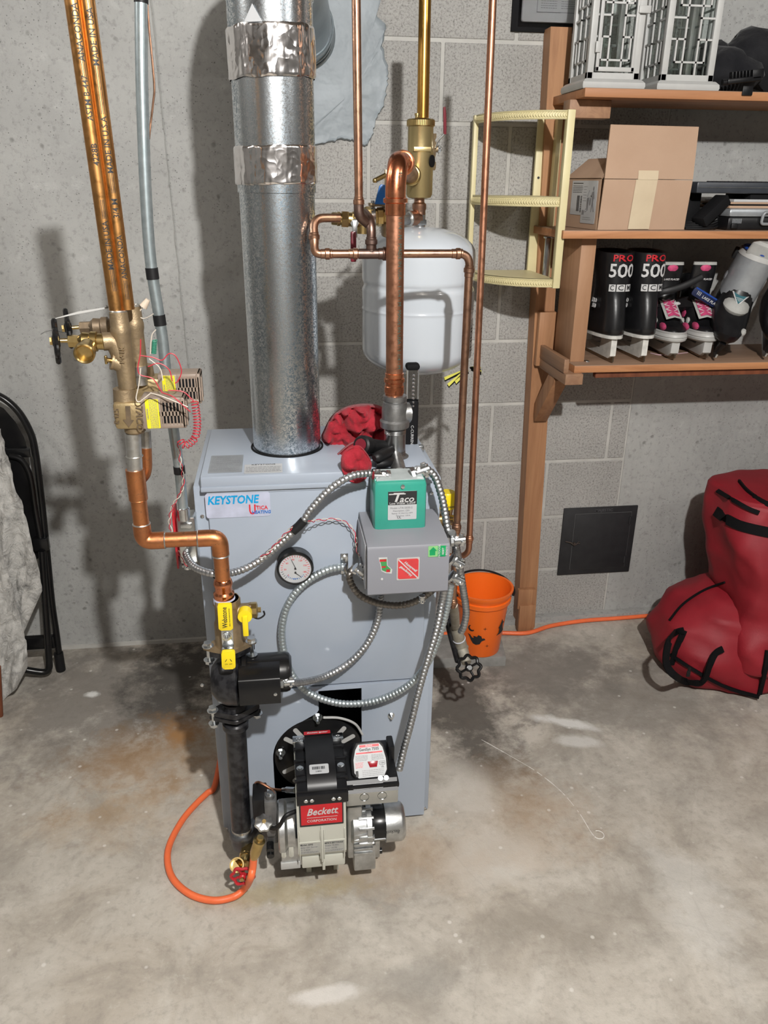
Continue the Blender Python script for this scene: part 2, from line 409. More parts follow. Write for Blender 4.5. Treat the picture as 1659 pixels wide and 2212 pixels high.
steel = mat('bright_zinc', (.68, .70, .71), .25, 1.0, c2=(.5, .52, .53), scale=60); alu = mat('cast_aluminium', (.62, .63, .63), .38, 1.0, c2=(.46, .47, .47), scale=60, bump=.2, bscale=300)
armor = mat('armoured_conduit_steel', (.52, .53, .54), .42, 1.0, c2=(.36, .37, .38), scale=90); armor_g = mat('armoured_conduit_pale', (.50, .56, .58), .42, .85, c2=(.42, .47, .49), scale=60); armor_d = mat('armoured_conduit_dull', (.30, .28, .25), .42, .9, c2=(.22, .2, .18), scale=60)
iron = mat('grey_malleable_iron', (.36, .36, .355), .42, .9, c2=(.22, .22, .22), scale=40, bump=.4, bscale=120, bdist=.0015); tin = mat('solder', (.60, .60, .58), .35, .9, c2=(.40, .38, .34), scale=60, bump=.5, bscale=80)
emt = mat('galvanised_conduit', (.46, .53, .55), .36, .8, c2=(.36, .42, .44), scale=80)
cop_pipe = copper_mat('copper_tube', (.60, .29, .18), (.47, .23, .14), (.35, .18, .12), .34); cop_old = copper_mat('aged_copper', (.44, .25, .16), (.33, .19, .13), (.17, .11, .09), .33); cop_new = copper_mat('bright_copper', (.80, .33, .17), (.64, .22, .11), (.40, .15, .09), .20)
cop_or = copper_mat('lacquered_copper', (.60, .31, .11), (.50, .25, .085), (.38, .19, .07), .33); cop_dn = copper_mat('orange_copper', (.66, .27, .11), (.50, .20, .09), (.24, .13, .08), .34)
brass = mat('brass', (.62, .46, .20), .28, 1.0, c2=(.48, .34, .14), scale=50); brass_b = mat('bright_gold_pipe', (.70, .38, .09), .26, 1.0, c2=(.48, .25, .06), scale=20); bronze = mat('cast_bronze', (.36, .27, .16), .50, .75, c2=(.28, .21, .13), scale=60, bump=.5, bscale=140, bdist=.0015); old_bronze = mat('old_bronze', (.26, .19, .12), .5, .7, c2=(.17, .13, .09), scale=50, bump=.4, bscale=140)
yellow = mat('yellow_plastic', (.80, .62, .01), .35, c2=(.78, .58, .01)); blue = mat('blue_plastic', (.01, .16, .55), .4); red_p = mat('red_rubber', (.17, .010, .022), .4); red_v = mat('red_enamel', (.55, .02, .03), .35, c2=(.35, .012, .02), scale=60)
teal = mat('green_enamel', (.035, .30, .225), .30, c2=(.032, .28, .21), coat=.2); hbox = mat('grey_box_enamel', (.215, .22, .245), .36, c2=(.205, .21, .235), scale=3)
tan = mat('tan_plastic', (.27, .21, .17), .5, c2=(.23, .18, .14)); beige = mat('warm_grey_paint', (.50, .50, .44), .38, c2=(.47, .47, .41), scale=6, bump=.15, bscale=200)
card = mat('cardboard', (.43, .29, .20), .85, c2=(.40, .265, .18), scale=10, bump=.15, bscale=300); card_d = mat('cardboard_edge', (.25, .16, .10), .9); tape_m = mat('masking_tape', (.56, .46, .32), .5, c2=(.52, .42, .29), scale=20, bump=.3, bscale=50)
cream = mat('cream_yellow_paint', (.66, .59, .34), .45, c2=(.60, .53, .30), scale=15, bump=.1, bscale=60)
w_x = wood_mat('shelf_board_wood', (.47, .22, .10), (.36, .155, .065)); w_top = wood_mat('dusty_shelf_wood', (.31, .20, .135), (.24, .15, .10)); w_z = wood_mat('post_wood', (.42, .22, .11), (.31, .15, .075), 'z'); w_y = wood_mat('arm_wood', (.37, .215, .125), (.27, .15, .09), 'y'); w_pale = wood_mat('upright_wood', (.45, .26, .15), (.37, .20, .11), 'z', .7); w_red = wood_mat('reddish_wood', (.20, .065, .03), (.13, .04, .02), 'z')
orange = mat('orange_hose', (.86, .17, .055), .42, c2=(.78, .15, .05), scale=30); orange_b = mat('orange_plastic', (.88, .155, .015), .32, c2=(.84, .14, .012), scale=6, coat=.2)
bag = mat('red_nylon', (.28, .008, .018), .62, c2=(.22, .006, .014), scale=8, bump=.35, bscale=500); web = mat('black_webbing', (.005, .005, .006), .8, bump=.6, bscale=400, spec=.15)
def cloth_mat(name, c, c2, b=.8):
    n = NT(name); a = n.noise(16, 5, .6); f = n.noise(500, 2, .5)
    n.setv(col=n.mix(n.ramp(a.outputs[0], (.35, 0.), (.65, 1.)), c, c2), rough=.95, spec=.1, sheen=.1); k = n.bump(f.outputs[0], b, .001); n.bump(n.noise(45, 4, .6).outputs[0], .5, .006, k); return n.mat
rag = cloth_mat('red_towelling', (.40, .030, .045), (.24, .014, .022)); fleece = cloth_mat('black_fleece', (.012, .012, .014), (.02, .02, .022), .5)
def sheet_mat():
    n = NT('grey_white_cloth'); a = n.noise(9, 7, .7, None, 1.5)
    n.setv(col=n.mix(n.ramp(a.outputs[0], (.50, 0.), (.66, 1.)), (.50, .49, .465), (.22, .215, .205)), rough=.9, spec=.15); n.bump(n.noise(38, 6, .65, None, 1.0).outputs[0], .9, .012); return n.mat
sheet_m = sheet_mat()
leather = mat('black_leather', (.006, .006, .007), .30, c2=(.010, .010, .011), bump=.12, bscale=120, coat=.1); pink = mat('pink_mesh', (.60, .06, .18), .6, c2=(.35, .05, .12), scale=120, bump=.4); skate_w = mat('skate_white', (.42, .415, .39), .3, c2=(.70, .69, .65)); blade_m = mat('skate_blade', (.35, .29, .22), .25, 1.0); silver = mat('silver_plastic', (.36, .38, .40), .33, .4); grey_fab = mat('grey_fabric', (.42, .42, .40), .8, bump=.5, bscale=300); blue_f = mat('blue_fabric', (.01, .06, .33), .5)
stone = mat('slab_stone', (.27, .265, .25), .9, c2=(.2, .195, .185), bump=.6, bscale=60)
ngl = NT('lantern_glass'); glass = ngl.setv(col=(.93, .97, .96), rough=.02, trans=1.0, ior=1.15); nts = NT('clear_sleeve'); clear = nts.setv(col=(.95, .96, .97), rough=.06, trans=1.0, ior=1.1)

# ------------------------------------------------------------------ the room
g = MB(floor_m); N = 40
g.face([g.bm.verts.new(p) for p in ((-3.2, -5.2, 0), (4.2, -5.2, 0), (4.2, .02, 0), (-3.2, .02, 0))])
g.out('floor', kind='structure', world=False)
g = MB(ceil_m); g.bx(-3.2, 4.2, -5.2, .1, 2.5, 2.6); g.out('ceiling', kind='structure')
BX0, BX1 = .0, 1.158; U0 = .4813
g = MB(poured); g.bx(-3.2, BX0, 0.0, .15, -.05, 2.55); g.out('wall_back_left', kind='structure')
g = MB(poured_r); g.bx(BX1, 4.2, 0.0, .15, -.05, 2.55); g.out('wall_back_right', kind='structure')
g = MB(mortar, block); g.bx(BX0, BX1, .002, .15, -.05, 2.55); g.m(block)
for k in range(0, 13):
    z0, z1 = k*.2032+.005, (k+1)*.2032-.005; off = U0+(0 if k % 2 == 0 else .2032)
    for j in range(-3, 4):
        a = max(off+j*.4064+.005, BX0+.003); b = min(off+(j+1)*.4064-.005, BX1-.006)
        if b-a > .03: g.box(((a+b)/2, .0145, (z0+z1)/2), (b-a, .03, z1-z0), None, .0018, 1)
g.out('wall_back', kind='structure')
g = MB(poured)
pts = [(-.1+i*.1, random.uniform(.028, .04)) for i in range(44)]
poly = [(p[0], -p[1]) for p in pts]+[(4.2, .01), (-.1, .01)]
g.prism(poly, F((0, 0, 0), (1, 0, 0), (0, 1, 0)), .022, .004); g.out('trim_1', kind='structure')
g = MB(mortar); poly = [(-2.6, -.006)]+[(-2.6+i*.1, -random.uniform(.005, .012)) for i in range(26)]+[(-.1, .01), (-2.6, .01)]
g.prism(poly, F((0, 0, 0), (1, 0, 0), (0, 1, 0)), .012); g.out('trim_3', kind='structure')
for nm, a in (('wall_left', (-3.3, -3.2, -5.2, .1)), ('wall_right', (4.2, 4.3, -5.2, .1)), ('wall_front', (-3.3, 4.3, -5.3, -5.2))):
    g = MB(dwall); g.bx(*a, -.05, 2.55); g.out(nm, kind='structure')
# formwork seam on the poured wall
g = MB(poured)
a = P(326, 0, 0); b = P(408, 800, 0); a.y = b.y = -.0015
g.tube([a+(b-a)*(i/40)+V((random.uniform(-.0012, .0012), 0, 0)) for i in range(41)], [random.uniform(.002, .0045) for i in range(41)], 6, flat=.6)
g.out('trim_4', kind='structure')
# mortar patch round the flue opening
g = MB(parge); out = [(600, -60), (820, -60), (812, 20), (832, 60), (826, 100), (838, 150), (836, 190), (826, 235), (812, 262), (806, 290), (790, 316), (768, 308), (740, 302), (700, 312), (640, 318), (600, 310)]
pp = [P(x, y, 0) for x, y in out]; c = sum(pp, V())/len(pp); ring = []
pp = [V((p.x, 0, p.z)) for p in cr(pp+[pp[0]], 6)[:-1]]
for i, p in enumerate(pp): pp[i] = p+V((random.uniform(-.003, .003), 0, random.uniform(-.003, .003)))
rr = []
for s, y in ((1, 0.001), (.995, -.006), (.97, -.011), (.93, -.008), (.8, -.009), (.6, -.012), (.4, -.013), (.15, -.014)):
    rr.append([V((c.x+(p.x-c.x)*s, y-.004*noise.noise(p*14+V((s*9, 0, 0))), c.z+(p.z-c.z)*s)) for p in pp])
g.rings(rr); g.out('trim_2', kind='structure')
# scratch marks on the floor
g = MB(mat('chalk_scratch', (.74, .72, .68), .9))
sp = cr([PZ(x, y) for x, y in ((1040, 1598), (1100, 1632), (1160, 1668), (1212, 1710), (1250, 1755), (1278, 1800), (1292, 1812))], 10)
for i in range(len(sp)-1):
    if random.random() < .78:
        w = random.uniform(.0006, .0016); d = (sp[i+1]-sp[i]).normalized(); s_ = V((-d.y, d.x, 0))*w
        g.face([g.bm.verts.new(q+V((0, 0, .0006))) for q in (sp[i]-s_, sp[i+1]-s_, sp[i+1]+s_, sp[i]+s_)])
g.torus(PZ(1293, 1803, .0), (0, 0, 1), .013, .0012, 20, 4, 2, 6.5)
g.out('trim_5', kind='structure')
# ================================================================== boiler
YF = -.912
bo = thing('boiler', 'blue-grey upright steel boiler cabinet standing in the middle of the concrete floor', 'boiler', (.075, -.72, 0))
g = MB(grey_paint, black_m); g.bx(-.180, .328, -.9, -.5, .012, .905, .003); g.m(black_m).bx(-.165, .313, -.893, -.52, 0.0, .014); g.out('jacket', bo)
g = MB(grey_paint); g.bx(-.1525, .300, YF, -.899, .4165, .899, .003)
g.bx(-.1525, .300, -.9135, -.91, .893, .899); g.out('front_panel', bo)
# lower panel with the burner opening cut out
g = MB(grey_paint); x0, x1, z0, z1 = -.168, .314, -.0+.012, .413
cx, cz, R = .057, .222, .108
def strip(poly): g.prism(poly, F((0, -.90, 0)), .016, .0)
L_ = [(cx-.001+(-R)*math.cos(t)*1.0, cz+R*math.sin(t)) for t in [PI*.5*(k/10)*.86 for k in range(11)]]
strip([(x0, z0), (-.051, z0), (-.051, cz)]+[(cx-R*math.cos(t), cz+R*math.sin(t)) for t in [PI/2*.78*k/10 for k in range(1, 11)]]+[(.059-.006, .343), (.059, .352), (.059, z1), (x0, z1)])
strip([(.158, z0), (x1, z0), (x1, z1), (.158, z1)])
strip([(.059, .404), (.158, .404), (.158, z1), (.059, z1)])
g.bx(-.051, .158, -.916, -.90, z0, .06)
g.out('lower_panel', bo)
g = MB(black_m); g.bx(-.056, .163, -.9, -.895, .04, .41); g.out('opening_shadow_plate', bo)
g = MB(grey_paint); g.bx(-.163, .306, -.917, -.585, .903, .931, .004); g.bx(-.163, .306, -.919, -.915, .899, .909, .001); g.out('lid', bo)
g = MB(steel)
for x, y in ((845, 1545),): bolt(g, P(x, y, -.917), (0, -1, 0), .006, .007, .006)
g.out('panel_bolt', bo)
for i, (x, y) in enumerate(((437, 1115), (437, 1480), (492, 1790), (917, 1745), (932, 1065))):
    g = MB(steel); g.lathe([(.0045, 0), (.004, .002), (.001, .003)], P(x, y, -.9), (0, -1, 0), 12); g.out('screw', bo)
# flange plate
g = MB(black_m, white, alu); M = F((cx, -.905, cz)); n = 48
g.lathe([(R-.003, .0), (R-.003, .006), (R-.006, .008), (.04, .008)], (cx, -.905, cz), (0, -1, 0), 64)
fl = g.out('burner_flange', bo)
for a in (125, 145, 30, 50, 207, 230, -8):
    g = MB(white); t = math.radians(a); M = F((cx+.080*math.cos(t), -.912, cz+.080*math.sin(t)), (math.cos(t), 0, math.sin(t)) if a in (148,) else (math.cos(t), 0, math.sin(t)), (-math.sin(t), 0, math.cos(t)))
    g.prism(rrect(.036, .011, .005), M, .002); g.out('gasket_slot', fl)
g = MB(white); rp = cr([V((cx+.012, -.916, cz+.108)), V((cx+.05, -.92, cz+.106)), V((cx+.085, -.918, cz+.085)), V((cx+.103, -.915, cz+.05))], 6); g.tube(rp, .003, 8); g.out('gasket_rope', fl)
g = MB(mat('burner_tube_grey', (.13, .13, .13), .5, .4, c2=(.09, .09, .09), scale=150, bump=.4, bscale=300))
g.lathe([(.052, 0), (.052, .004), (.050, .005), (.02, .005)], (cx-.002, -.913, cz+.016), (0, -1, 0), 40); g.out('tube_ring', fl)
for x, y in ((686, 1549), (606, 1625)):
    g = MB(steel); bolt(g, P(x, y, -.915), (0, -1, 0), .0085, .009, .012); g.out('nut', fl)
# gauge
gc = P(638, 1231, -.945)
g = MB(black_m); g.lathe([(.037, 0), (.0385, .003), (.0385, .028), (.036, .031), (.0335, .031), (.0335, .027)], gc+V((0, .034, 0)), (0, -1, 0), 40); ga = g.out('pressure_gauge', bo)
g = MB(label_w, red_i, blue, ink); fc = gc+V((0, .0064, 0)); g.cyl(fc+V((0, .002, 0)), fc, .0335, seg=40)
for k in range(27):
    a = math.radians(225-10.4*k); d = V((math.cos(a), 0, math.sin(a))); p0 = fc+d*.026-V((0, .0004, 0)); p1 = fc+d*(.030 if k % 3 else .031)-V((0, .0004, 0)); g.m(red_i if k > 3 else ink).cyl(p0, p1, .0005, seg=4)
    if k % 4 == 0: g.m(red_i).text(str(k//4*30), .0055, F(fc+d*.021-V((0, .0006, 0))), .0001)
for k in range(11):
    a = math.radians(215+11*k); d = V((math.cos(a), 0, math.sin(a))); g.m(blue).cyl(fc+d*.019+V((0, -.0004, -.004)), fc+d*.022+V((0, -.0004, -.004)), .0005, seg=4)
g.m(blue).text('PSI FT', .0045, F(fc+V((0, -.0006, -.024))), .0001)
g.out('dial', ga)
g = MB(ink); g.cyl(fc+V((.002, -.001, -.002)), fc+V((-.008, -.001, .022)), .0007, .0004, 5); g.cyl(fc+V((0, -.001, -.010)), fc+V((.012, -.001, -.020)), .0008, .0004, 5); g.cyl(fc+V((0, 0, 0)), fc+V((0, -.002, 0)), .002, seg=10); g.cyl(fc+V((0, 0, -.009)), fc+V((0, -.002, -.009)), .002, seg=10); g.out('needle', ga)
# labels
def decal(name, parent, x0, y0, x1, y1, Y, mt, fn, r=.003, th=.0008, label=None):
    a, b, c, e = pb(x0, y0, x1, y1, Y); w, h = b-a, e-c; M = F(((a+b)/2, Y, (c+e)/2)); g = MB(mt)
    g.prism(rrect(w, h, min(r, w*.3, h*.3)), F(((a+b)/2, Y, (c+e)/2)), th); M2 = M @ Matrix.Translation((0, 0, th+.0001)); fn(g, M2, w, h); return g.out(name, parent, label=label)
def T(M, x, y, z=0): return M @ Matrix.Translation((x, y, z))
def lines(g, M, x0, x1, y0, y1, n, size=.003, col=None, seed=1):
    rnd = random.Random(seed); 
    if col: g.m(col)
    for i in range(n):
        y = y0+(y1-y0)*(i+.5)/n; x = x0
        while x < x1-.002:
            w = rnd.uniform(.002, .007)*size/.003; w = min(w, x1-x); g.quad(M, x, x+w, y-size*.2, y+size*.2, .0001); x += w+size*.35
def keystone(g, M, w, h):
    g.m(cyan).text('KEYSTONE', .0245, T(M, -.010, .011), .0002, .18, .03, sx=.84)
    g.m(ink).text('by', .007, T(M, .037, -.003), .0001)
    g.m(red_i).text('U', .030, T(M, .028, -.012), .0002, off=.02, sx=.7); g.text('TICA', .0115, T(M, .0475, -.008), .0002, off=.02, sx=.9)
    g.m(blue).text('HEATING', .0095, T(M, .0455, -.0175), .0004, .15, .02, sx=.95)
decal('brand_label', bo, 444, 1064, 584, 1117, YF-.0005, mat('lilac_label', (.47, .50, .62), .3), keystone, .006, label='pale lilac label printed KEYSTONE')
zt = .9315
def lid_label(x0, y0, x1, y1, mt, fn, nm, lab=None):
    a, b = PZ(x0, (y0+y1)/2, zt).x, PZ(x1, (y0+y1)/2, zt).x; c, e = PZ((x0+x1)/2, y1, zt).y, PZ((x0+x1)/2, y0, zt).y
    M = F(((a+b)/2, (c+e)/2, zt), (1, 0, 0), (0, 1, 0)); g = MB(mt); g.prism(rrect(b-a, e-c, .002), M, .0006); fn(g, T(M, 0, 0, .0007), b-a, e-c); g.out(nm, bo, label=lab)
plate_g = mat('grey_printed_plate', (.27, .29, .31), .4)
lid_label(453, 984, 524, 1021, plate_g, lambda g, M, w, h: lines(g, M, -w*.45, w*.45, -h*.45, h*.45, 16, .0035, ink_g, 4), 'rating_plate', 'grey printed rating plate')
def lab2(g, M, w, h): g.m(ink).text('KEYSTONE', .010, T(M, 0, .024), .0001); lines(g, M, -w*.46, w*.46, -h*.4, h*.25, 4, .004, ink, 6)
lid_label(528, 1003, 610, 1022, label_w, lab2, 'model_label', 'white printed model label')
g = MB(matte); fl_c = V((.013, -.737, .931)); g.lathe([(.0755, 0), (.0755, .0025), (.0795, .0025), (.0795, 0)], fl_c, (0, 0, 1), 48, cap=False); g.out('flue_collar', bo)

# ================================================================== flue pipe
FX, FY = .013, -.737
fl = thing('flue_pipe', 'shiny galvanised round flue pipe rising from the boiler lid to the top', 'flue pipe', (FX, FY, .932))
ztop = 1.80; z1, z2 = P(597, 392, FY-.076).z, P(597, 90, FY-.076).z
g = MB(galv); g.lathe([(.0735, .932), (.0735, z1), ], (FX, FY, 0), (0, 0, 1), 64, cap=False)
g.out('lower_section', fl)
g = MB(galv); g.lathe([(.0762, z1-.02), (.0762, z2)], (FX, FY, 0), (0, 0, 1), 64, cap=False); g.out('middle_section', fl)
g = MB(galv, matte); g.lathe([(.0775, z2-.02), (.0775, ztop-.03), (.0795, ztop-.028), (.0795, ztop-.022), (.0775, ztop-.02), (.0775, ztop)], (FX, FY, 0), (0, 0, 1), 64, cap=False); g.out('upper_section', fl)
el = [V((FX, FY, ztop-.01)), V((FX, FY, ztop+.05)), V((FX+.004, FY+.03, ztop+.10)), V((FX+.012, FY+.10, ztop+.135)), V((FX+.03, FY+.25, ztop+.125)), V((FX+.055, FY+.45, ztop+.08)), V((.098, -.07, 1.835)), V((.10, 0.004, 1.83))]
dk_galv = mat('dull_galvanised', (.34, .38, .40), .36, .9, c2=(.22, .25, .27), scale=9)
g = MB(dk_galv); g.tube(cr(el, 6), .0775, 40, cap=False); g.torus((.10, -.012, 1.83), (0, 1, 0), .082, .007, 40); g.torus((.099, -.045, 1.832), (0, 1, -.05), .080, .003, 40); g.torus((.098, -.09, 1.836), (0, 1, -.05), .079, .002, 40); g.out('elbow_to_wall', fl)
def foil_band(za, zb, r, seed, tilt=0):
    g = MB(foil); n, m = 150, 26; rr = []
    for j in range(m+1):
        ring = []
        for k in range(n):
            a = 2*PI*k/n; edge = .0022*noise.noise(V((k*.11, seed, 0)))*(1 if j in (0, m) else 0)
            z = za+(zb-za)*j/m+edge+tilt*math.sin(a+1.3)
            w = noise.noise(V((math.cos(a)*4.2, math.sin(a)*4.2, z*11+seed*3))); w2 = abs(noise.noise(V((math.cos(a)*9+5, math.sin(a)*9, z*22+seed))))
            R_ = r+.0012+(0 if j in (0, m) else max(0, .0012+.0028*w+.0018*w2))
            ring.append(V((FX+R_*math.cos(a), FY+R_*math.sin(a), z)))
        rr.append(ring)
    g.rings(rr, cap=False); return g.out('foil_tape', fl, ang=60)
foil_band(P(597, 398, FY-.077).z, P(597, 312, FY-.077).z, .0765, 3, .002); foil_band(P(597, 163, FY-.077).z, P(597, 45, FY-.077).z, .0775, 9, .003)
g = MB(label_w); p = P(562, 26, FY-.079); g.prism([(-.0165, -.014), (.0165, -.014), (0, .013)], F((FX-.030, FY-.0755, p.z), (.93, -.36, 0)), .0006); g.out('paper_label', fl, label='white triangular paper label')

# ================================================================== red rag, flashlight, box cutter on the lid
def lump(name, label, cat, cpix, zc, rad, mt, seed, amp=.25, sub=4, parent=None, squash=None, f=None):
    g = MB(mt); bmesh.ops.create_icosphere(g.bm, subdivisions=sub, radius=1.0)
    for v in g.bm.verts:
        n1 = noise.noise(v.co*1.5+V((seed, 0, 0))); n2 = noise.noise(v.co*3.7+V((0, seed, 0))); n3 = 1-abs(noise.noise(v.co*2.6+V((0, 0, seed))))*2
        s = 1+amp*n1+amp*.45*n2+amp*.45*n3; v.co = V((v.co.x*rad[0]*s, v.co.y*rad[1]*s, v.co.z*rad[2]*s))
        if f: v.co = f(v.co)
    for v in g.bm.verts: v.co = v.co+cpix
    return g
rb = thing('cleaning_rag', 'crumpled red towelling rag lying on the boiler lid and hanging over its front edge', 'rag', (.15, -.78, .932))
def fold_cloth(outline, Y0, zfun, seed, th=.006, n=34, ry=.05, relief=.012):
    "cloth draped as a closed bulging lump: outline in pixels"
    g = MB(rag); pts = cr([P(x, y, Y0) for x, y in outline]+[P(*outline[0], Y0)], 9)[:-1]; c = sum(pts, V())/len(pts)
    m = len(pts); rr = []
    for s, dy in ((1.0, 0.0), (.97, -.35), (.90, -.65), (.85, -.74), (.8, -.82), (.74, -.88), (.68, -.92), (.61, -.95), (.55, -.98), (.48, -1.0), (.42, -1.02), (.36, -1.03), (.3, -1.04), (.24, -1.045), (.18, -1.05), (.12, -1.05), (.06, -1.05)):
        ring = []
        for p in pts:
            q = c+(p-c)*s; w = noise.noise(V((q.x*30+seed, q.z*30, 0))); w2 = 1-3*abs(noise.noise(V((q.x*24+q.z*14, q.z*17-q.x*9+seed, 3))))+.6*(1-3*abs(noise.noise(V((q.x*52-q.z*30, q.z*46+seed, 7)))))
            ring.append(V((q.x, Y0+dy*ry+(relief*(w+.9*w2) if s < .97 else 0), q.z)))
        rr.append(ring)
    back = [[V((c.x+(p.x-c.x)*s, Y0+ry*.5*(1-s), c.z+(p.z-c.z)*s)) for p in pts] for s in (.3, .7, .93)]
    g.rings(back+rr); return g
g = fold_cloth([(694, 940), (715, 900), (742, 880), (775, 872), (812, 874), (838, 890), (842, 930), (835, 965), (800, 975), (770, 985), (745, 990), (722, 1000), (700, 975)], -.70, None, 3, ry=.06, relief=.022); g.out('main_fold', rb, ang=80)
g = fold_cloth([(722, 985), (760, 955), (800, 950), (812, 975), (790, 992), (770, 1008), (745, 1002), (728, 1000)], -.80, None, 8, ry=.03, relief=.013); g.out('loose_fold', rb, ang=80)
# tongue of cloth hanging over the front lip
g = fold_cloth([(736, 1004), (738, 984), (752, 968), (775, 962), (792, 978), (803, 1000), (799, 1018), (786, 1036), (768, 1043), (750, 1034), (740, 1020)], -.915, None, 15, ry=.020, relief=.007); g.out('hanging_corner', rb, ang=80)
# ratchet / flashlight with red end cap
fh = thing('flashlight', 'black flashlight with a red end cap lying in the red rag on the boiler', 'flashlight', P(784, 975, -.82))
a, b = P(779, 961, -.90), P(832, 968, -.83); d = (b-a).normalized()
g = MB(rubber); g.lathe([(.016, 0), (.0195, .003), (.0205, .012), (.019, .028), (.016, .032), (.016, .10)], a, d, 28); fb = g.out('body', fh)
g = MB(red_p); g.lathe([(.0125, -.0016), (.0128, 0.0), (.010, .001)], a, d, 24); g.out('end_cap', fb, label='red end cap')
g = MB(rubber); g.tube(cr([P(808, 990, -.92), P(822, 985, -.905), P(845, 972, -.86)], 5), [.006, .010, .011, .012, .012, .012, .012, .012, .011, .010, .009], 12); g.tube(cr([P(812, 1003, -.905), P(835, 1000, -.90), P(850, 995, -.87)], 4), .010, 12); g.out('grip', fh)
# work light standing behind the riser pipe
wl = thing('work_light', 'slim black and clear LED work light standing upright behind the steel riser', 'work light', P(884, 985, -.72))
pa, pc = P(886, 975, -.74), P(877, 785, -.74); ax = (pc-pa).normalized(); hh = (pc-pa).length
g = MB(matte, black); g.box((0, 0, hh*.30), (.030, .026, hh*.60), F(pa, (1, 0, 0), ax) @ Matrix.Rotation(-PI/2, 4, 'X'), .005); g.out('body', wl)
Mw = Matrix(); Mw = F(pa, (1, 0, 0), ax) @ Matrix.Rotation(-PI/2, 4, 'X')
g = MB(clear, white); g.box((0.002, .0, hh*.72), (.026, .022, hh*.42), Mw, .004)
g.m(steel)
for k in range(9): g.sph(Mw @ V((.002, -.012, hh*(.54+.042*k))), .0032, 8)
g.out('lens', wl, label='clear lens with a row of lamps')
g = MB(matte); g.box((0.001, 0, hh*.965), (.030, .026, hh*.075), Mw, .006); g.out('cap', wl)
g = MB(steel); g.box((.024, 0, hh*.03), (.014, .012, .016), Mw, .002); g.out('clip', wl)
g = MB(white_i); g.text('C-CURRENT', .009, Mw @ F((.001, -.0135, hh*.2), (0, 0, -1), (1, 0, 0)), .0002); g.out('lettering', wl)

# ================================================================== riser with low water cutoff
YR = -.83
rs = thing('supply_riser', 'brown copper supply riser on a threaded steel fitting, elbowed back at its top', 'pipe', P(853, 1005, YR))
def col(x, y): return P(x, y, YR)
b0 = col(853, 1010); zc = .235
def rz(y): return P(853, y, YR).z
g = MB(iron); X_ = .2395
g.lathe([(.022, .931), (.0255, .932), (.0265, rz(1000)-.005), (.0295, rz(999)), (.030, rz(984)), (.026, rz(982)), (.0, rz(981))], (X_, YR, 0), (0, 0, 1), 32); g.out('base_tee', rs)
g = MB(mat('steel_nipple', (.5, .5, .5), .3, 1.0, c2=(.3, .3, .3), scale=30)); threads(g, (X_, YR, rz(990)), (X_, YR, rz(970)), .0235, 6); g.cyl((X_, YR, rz(972)), (X_, YR, rz(934)), .0228, seg=32); threads(g, (X_, YR, rz(936)), (X_, YR, rz(922)), .0235, 5); g.out('threaded_nipple', rs)
g = MB(iron); g.lathe([(.024, rz(922)), (.0305, rz(921)), (.0315, rz(908)), (.0275, rz(904)), (.0275, rz(885)), (.025, rz(868)), (.0225, rz(866)), (.0245, rz(864)), (.0245, rz(854)), (.020, rz(852))], (X_-.001, YR, 0), (0, 0, 1), 32); g.cyl((X_, YR, rz(893)), (X_+.030, YR+.004, rz(893)), .019, .0215, 20); g.cyl((X_, YR, rz(893)), (X_+.034, YR, rz(893)), .016, seg=16); g.out('steel_reducing_tee', rs)
g = MB(cop_new); g.lathe([(.019, rz(856)), (.019, rz(848)), (.0205, rz(846)), (.0205, rz(834)), (.019, rz(832)), (.019, rz(826)), (.0215, rz(824)), (.0215, rz(817)), (.019, rz(815)), (.0195, rz(806)), (.0178, rz(805))], (.2365, YR, 0), (0, 0, 1), 32); g.cyl((.2365, YR, rz(848)), (.2365, YR, rz(840)), .0212, seg=6); g.out('copper_adapter', rs)
pt, pb_ = P(854, 440, YR), P(853, 806, YR); pb_.x = .2365
g = MB(cop_pipe, mat('green_stencil', (.05, .10, .08), .5)); g.cyl(pb_, pt, .0175, seg=32)
rd_ = random.Random(3)
def wrapcyl(c, ax, r, front):
    ax = V(ax).normalized(); fr = V(front); fr = (fr-ax*fr.dot(ax)).normalized(); sd = ax.cross(fr)
    def w(p):
        a = -p.y/r; return V(c)+ax*p.x+(fr*math.cos(a)+sd*math.sin(a))*(r+.0003+p.z*.5)
    return w
axp = (pt-pb_).normalized()
for k in range(3): g.m(g.mats[1]).text('MADE IN USA - 1 1/4 - M', .011, Matrix(), .0001, wrap=wrapcyl(pb_+axp*(.07+.125*k), -axp, .0175, (.38, -.92, 0)))
g.out('copper_pipe', rs)
# top elbow turning back to the air separator
se = P(905, 400, -.46); e0 = pt; top = P(862, 352, YR); q0 = V((pt.x, YR, pt.z))
z_el = P(862, 350, YR+.02).z
sep_in = V((P(900, 390, -.50).x-.012, -.495, z_el-.02))
path = [q0-V((0, 0, .02)), q0+V((0, 0, .028)), V((q0.x+.004, YR+.008, z_el-.012)), V((q0.x+.010, YR+.03, z_el)), V((q0.x+.022, YR+.06, z_el-.001))]
g = MB(cop_new); g.tube(cr(path, 6), .0195, 28); press_ring(g, q0+V((0, 0, .006)), (0, 0, 1), .0175); el_end = path[-1]; dirb = (sep_in-el_end).normalized(); g.lathe([(.0195, -.006), (.0235, -.004), (.0235, .004), (.0195, .006)], el_end, dirb, 28); g.out('elbow', rs)
g = MB(cop_old); g.cyl(el_end-dirb*.01, sep_in, .0175, seg=28); g.out('crossing_pipe', rs)

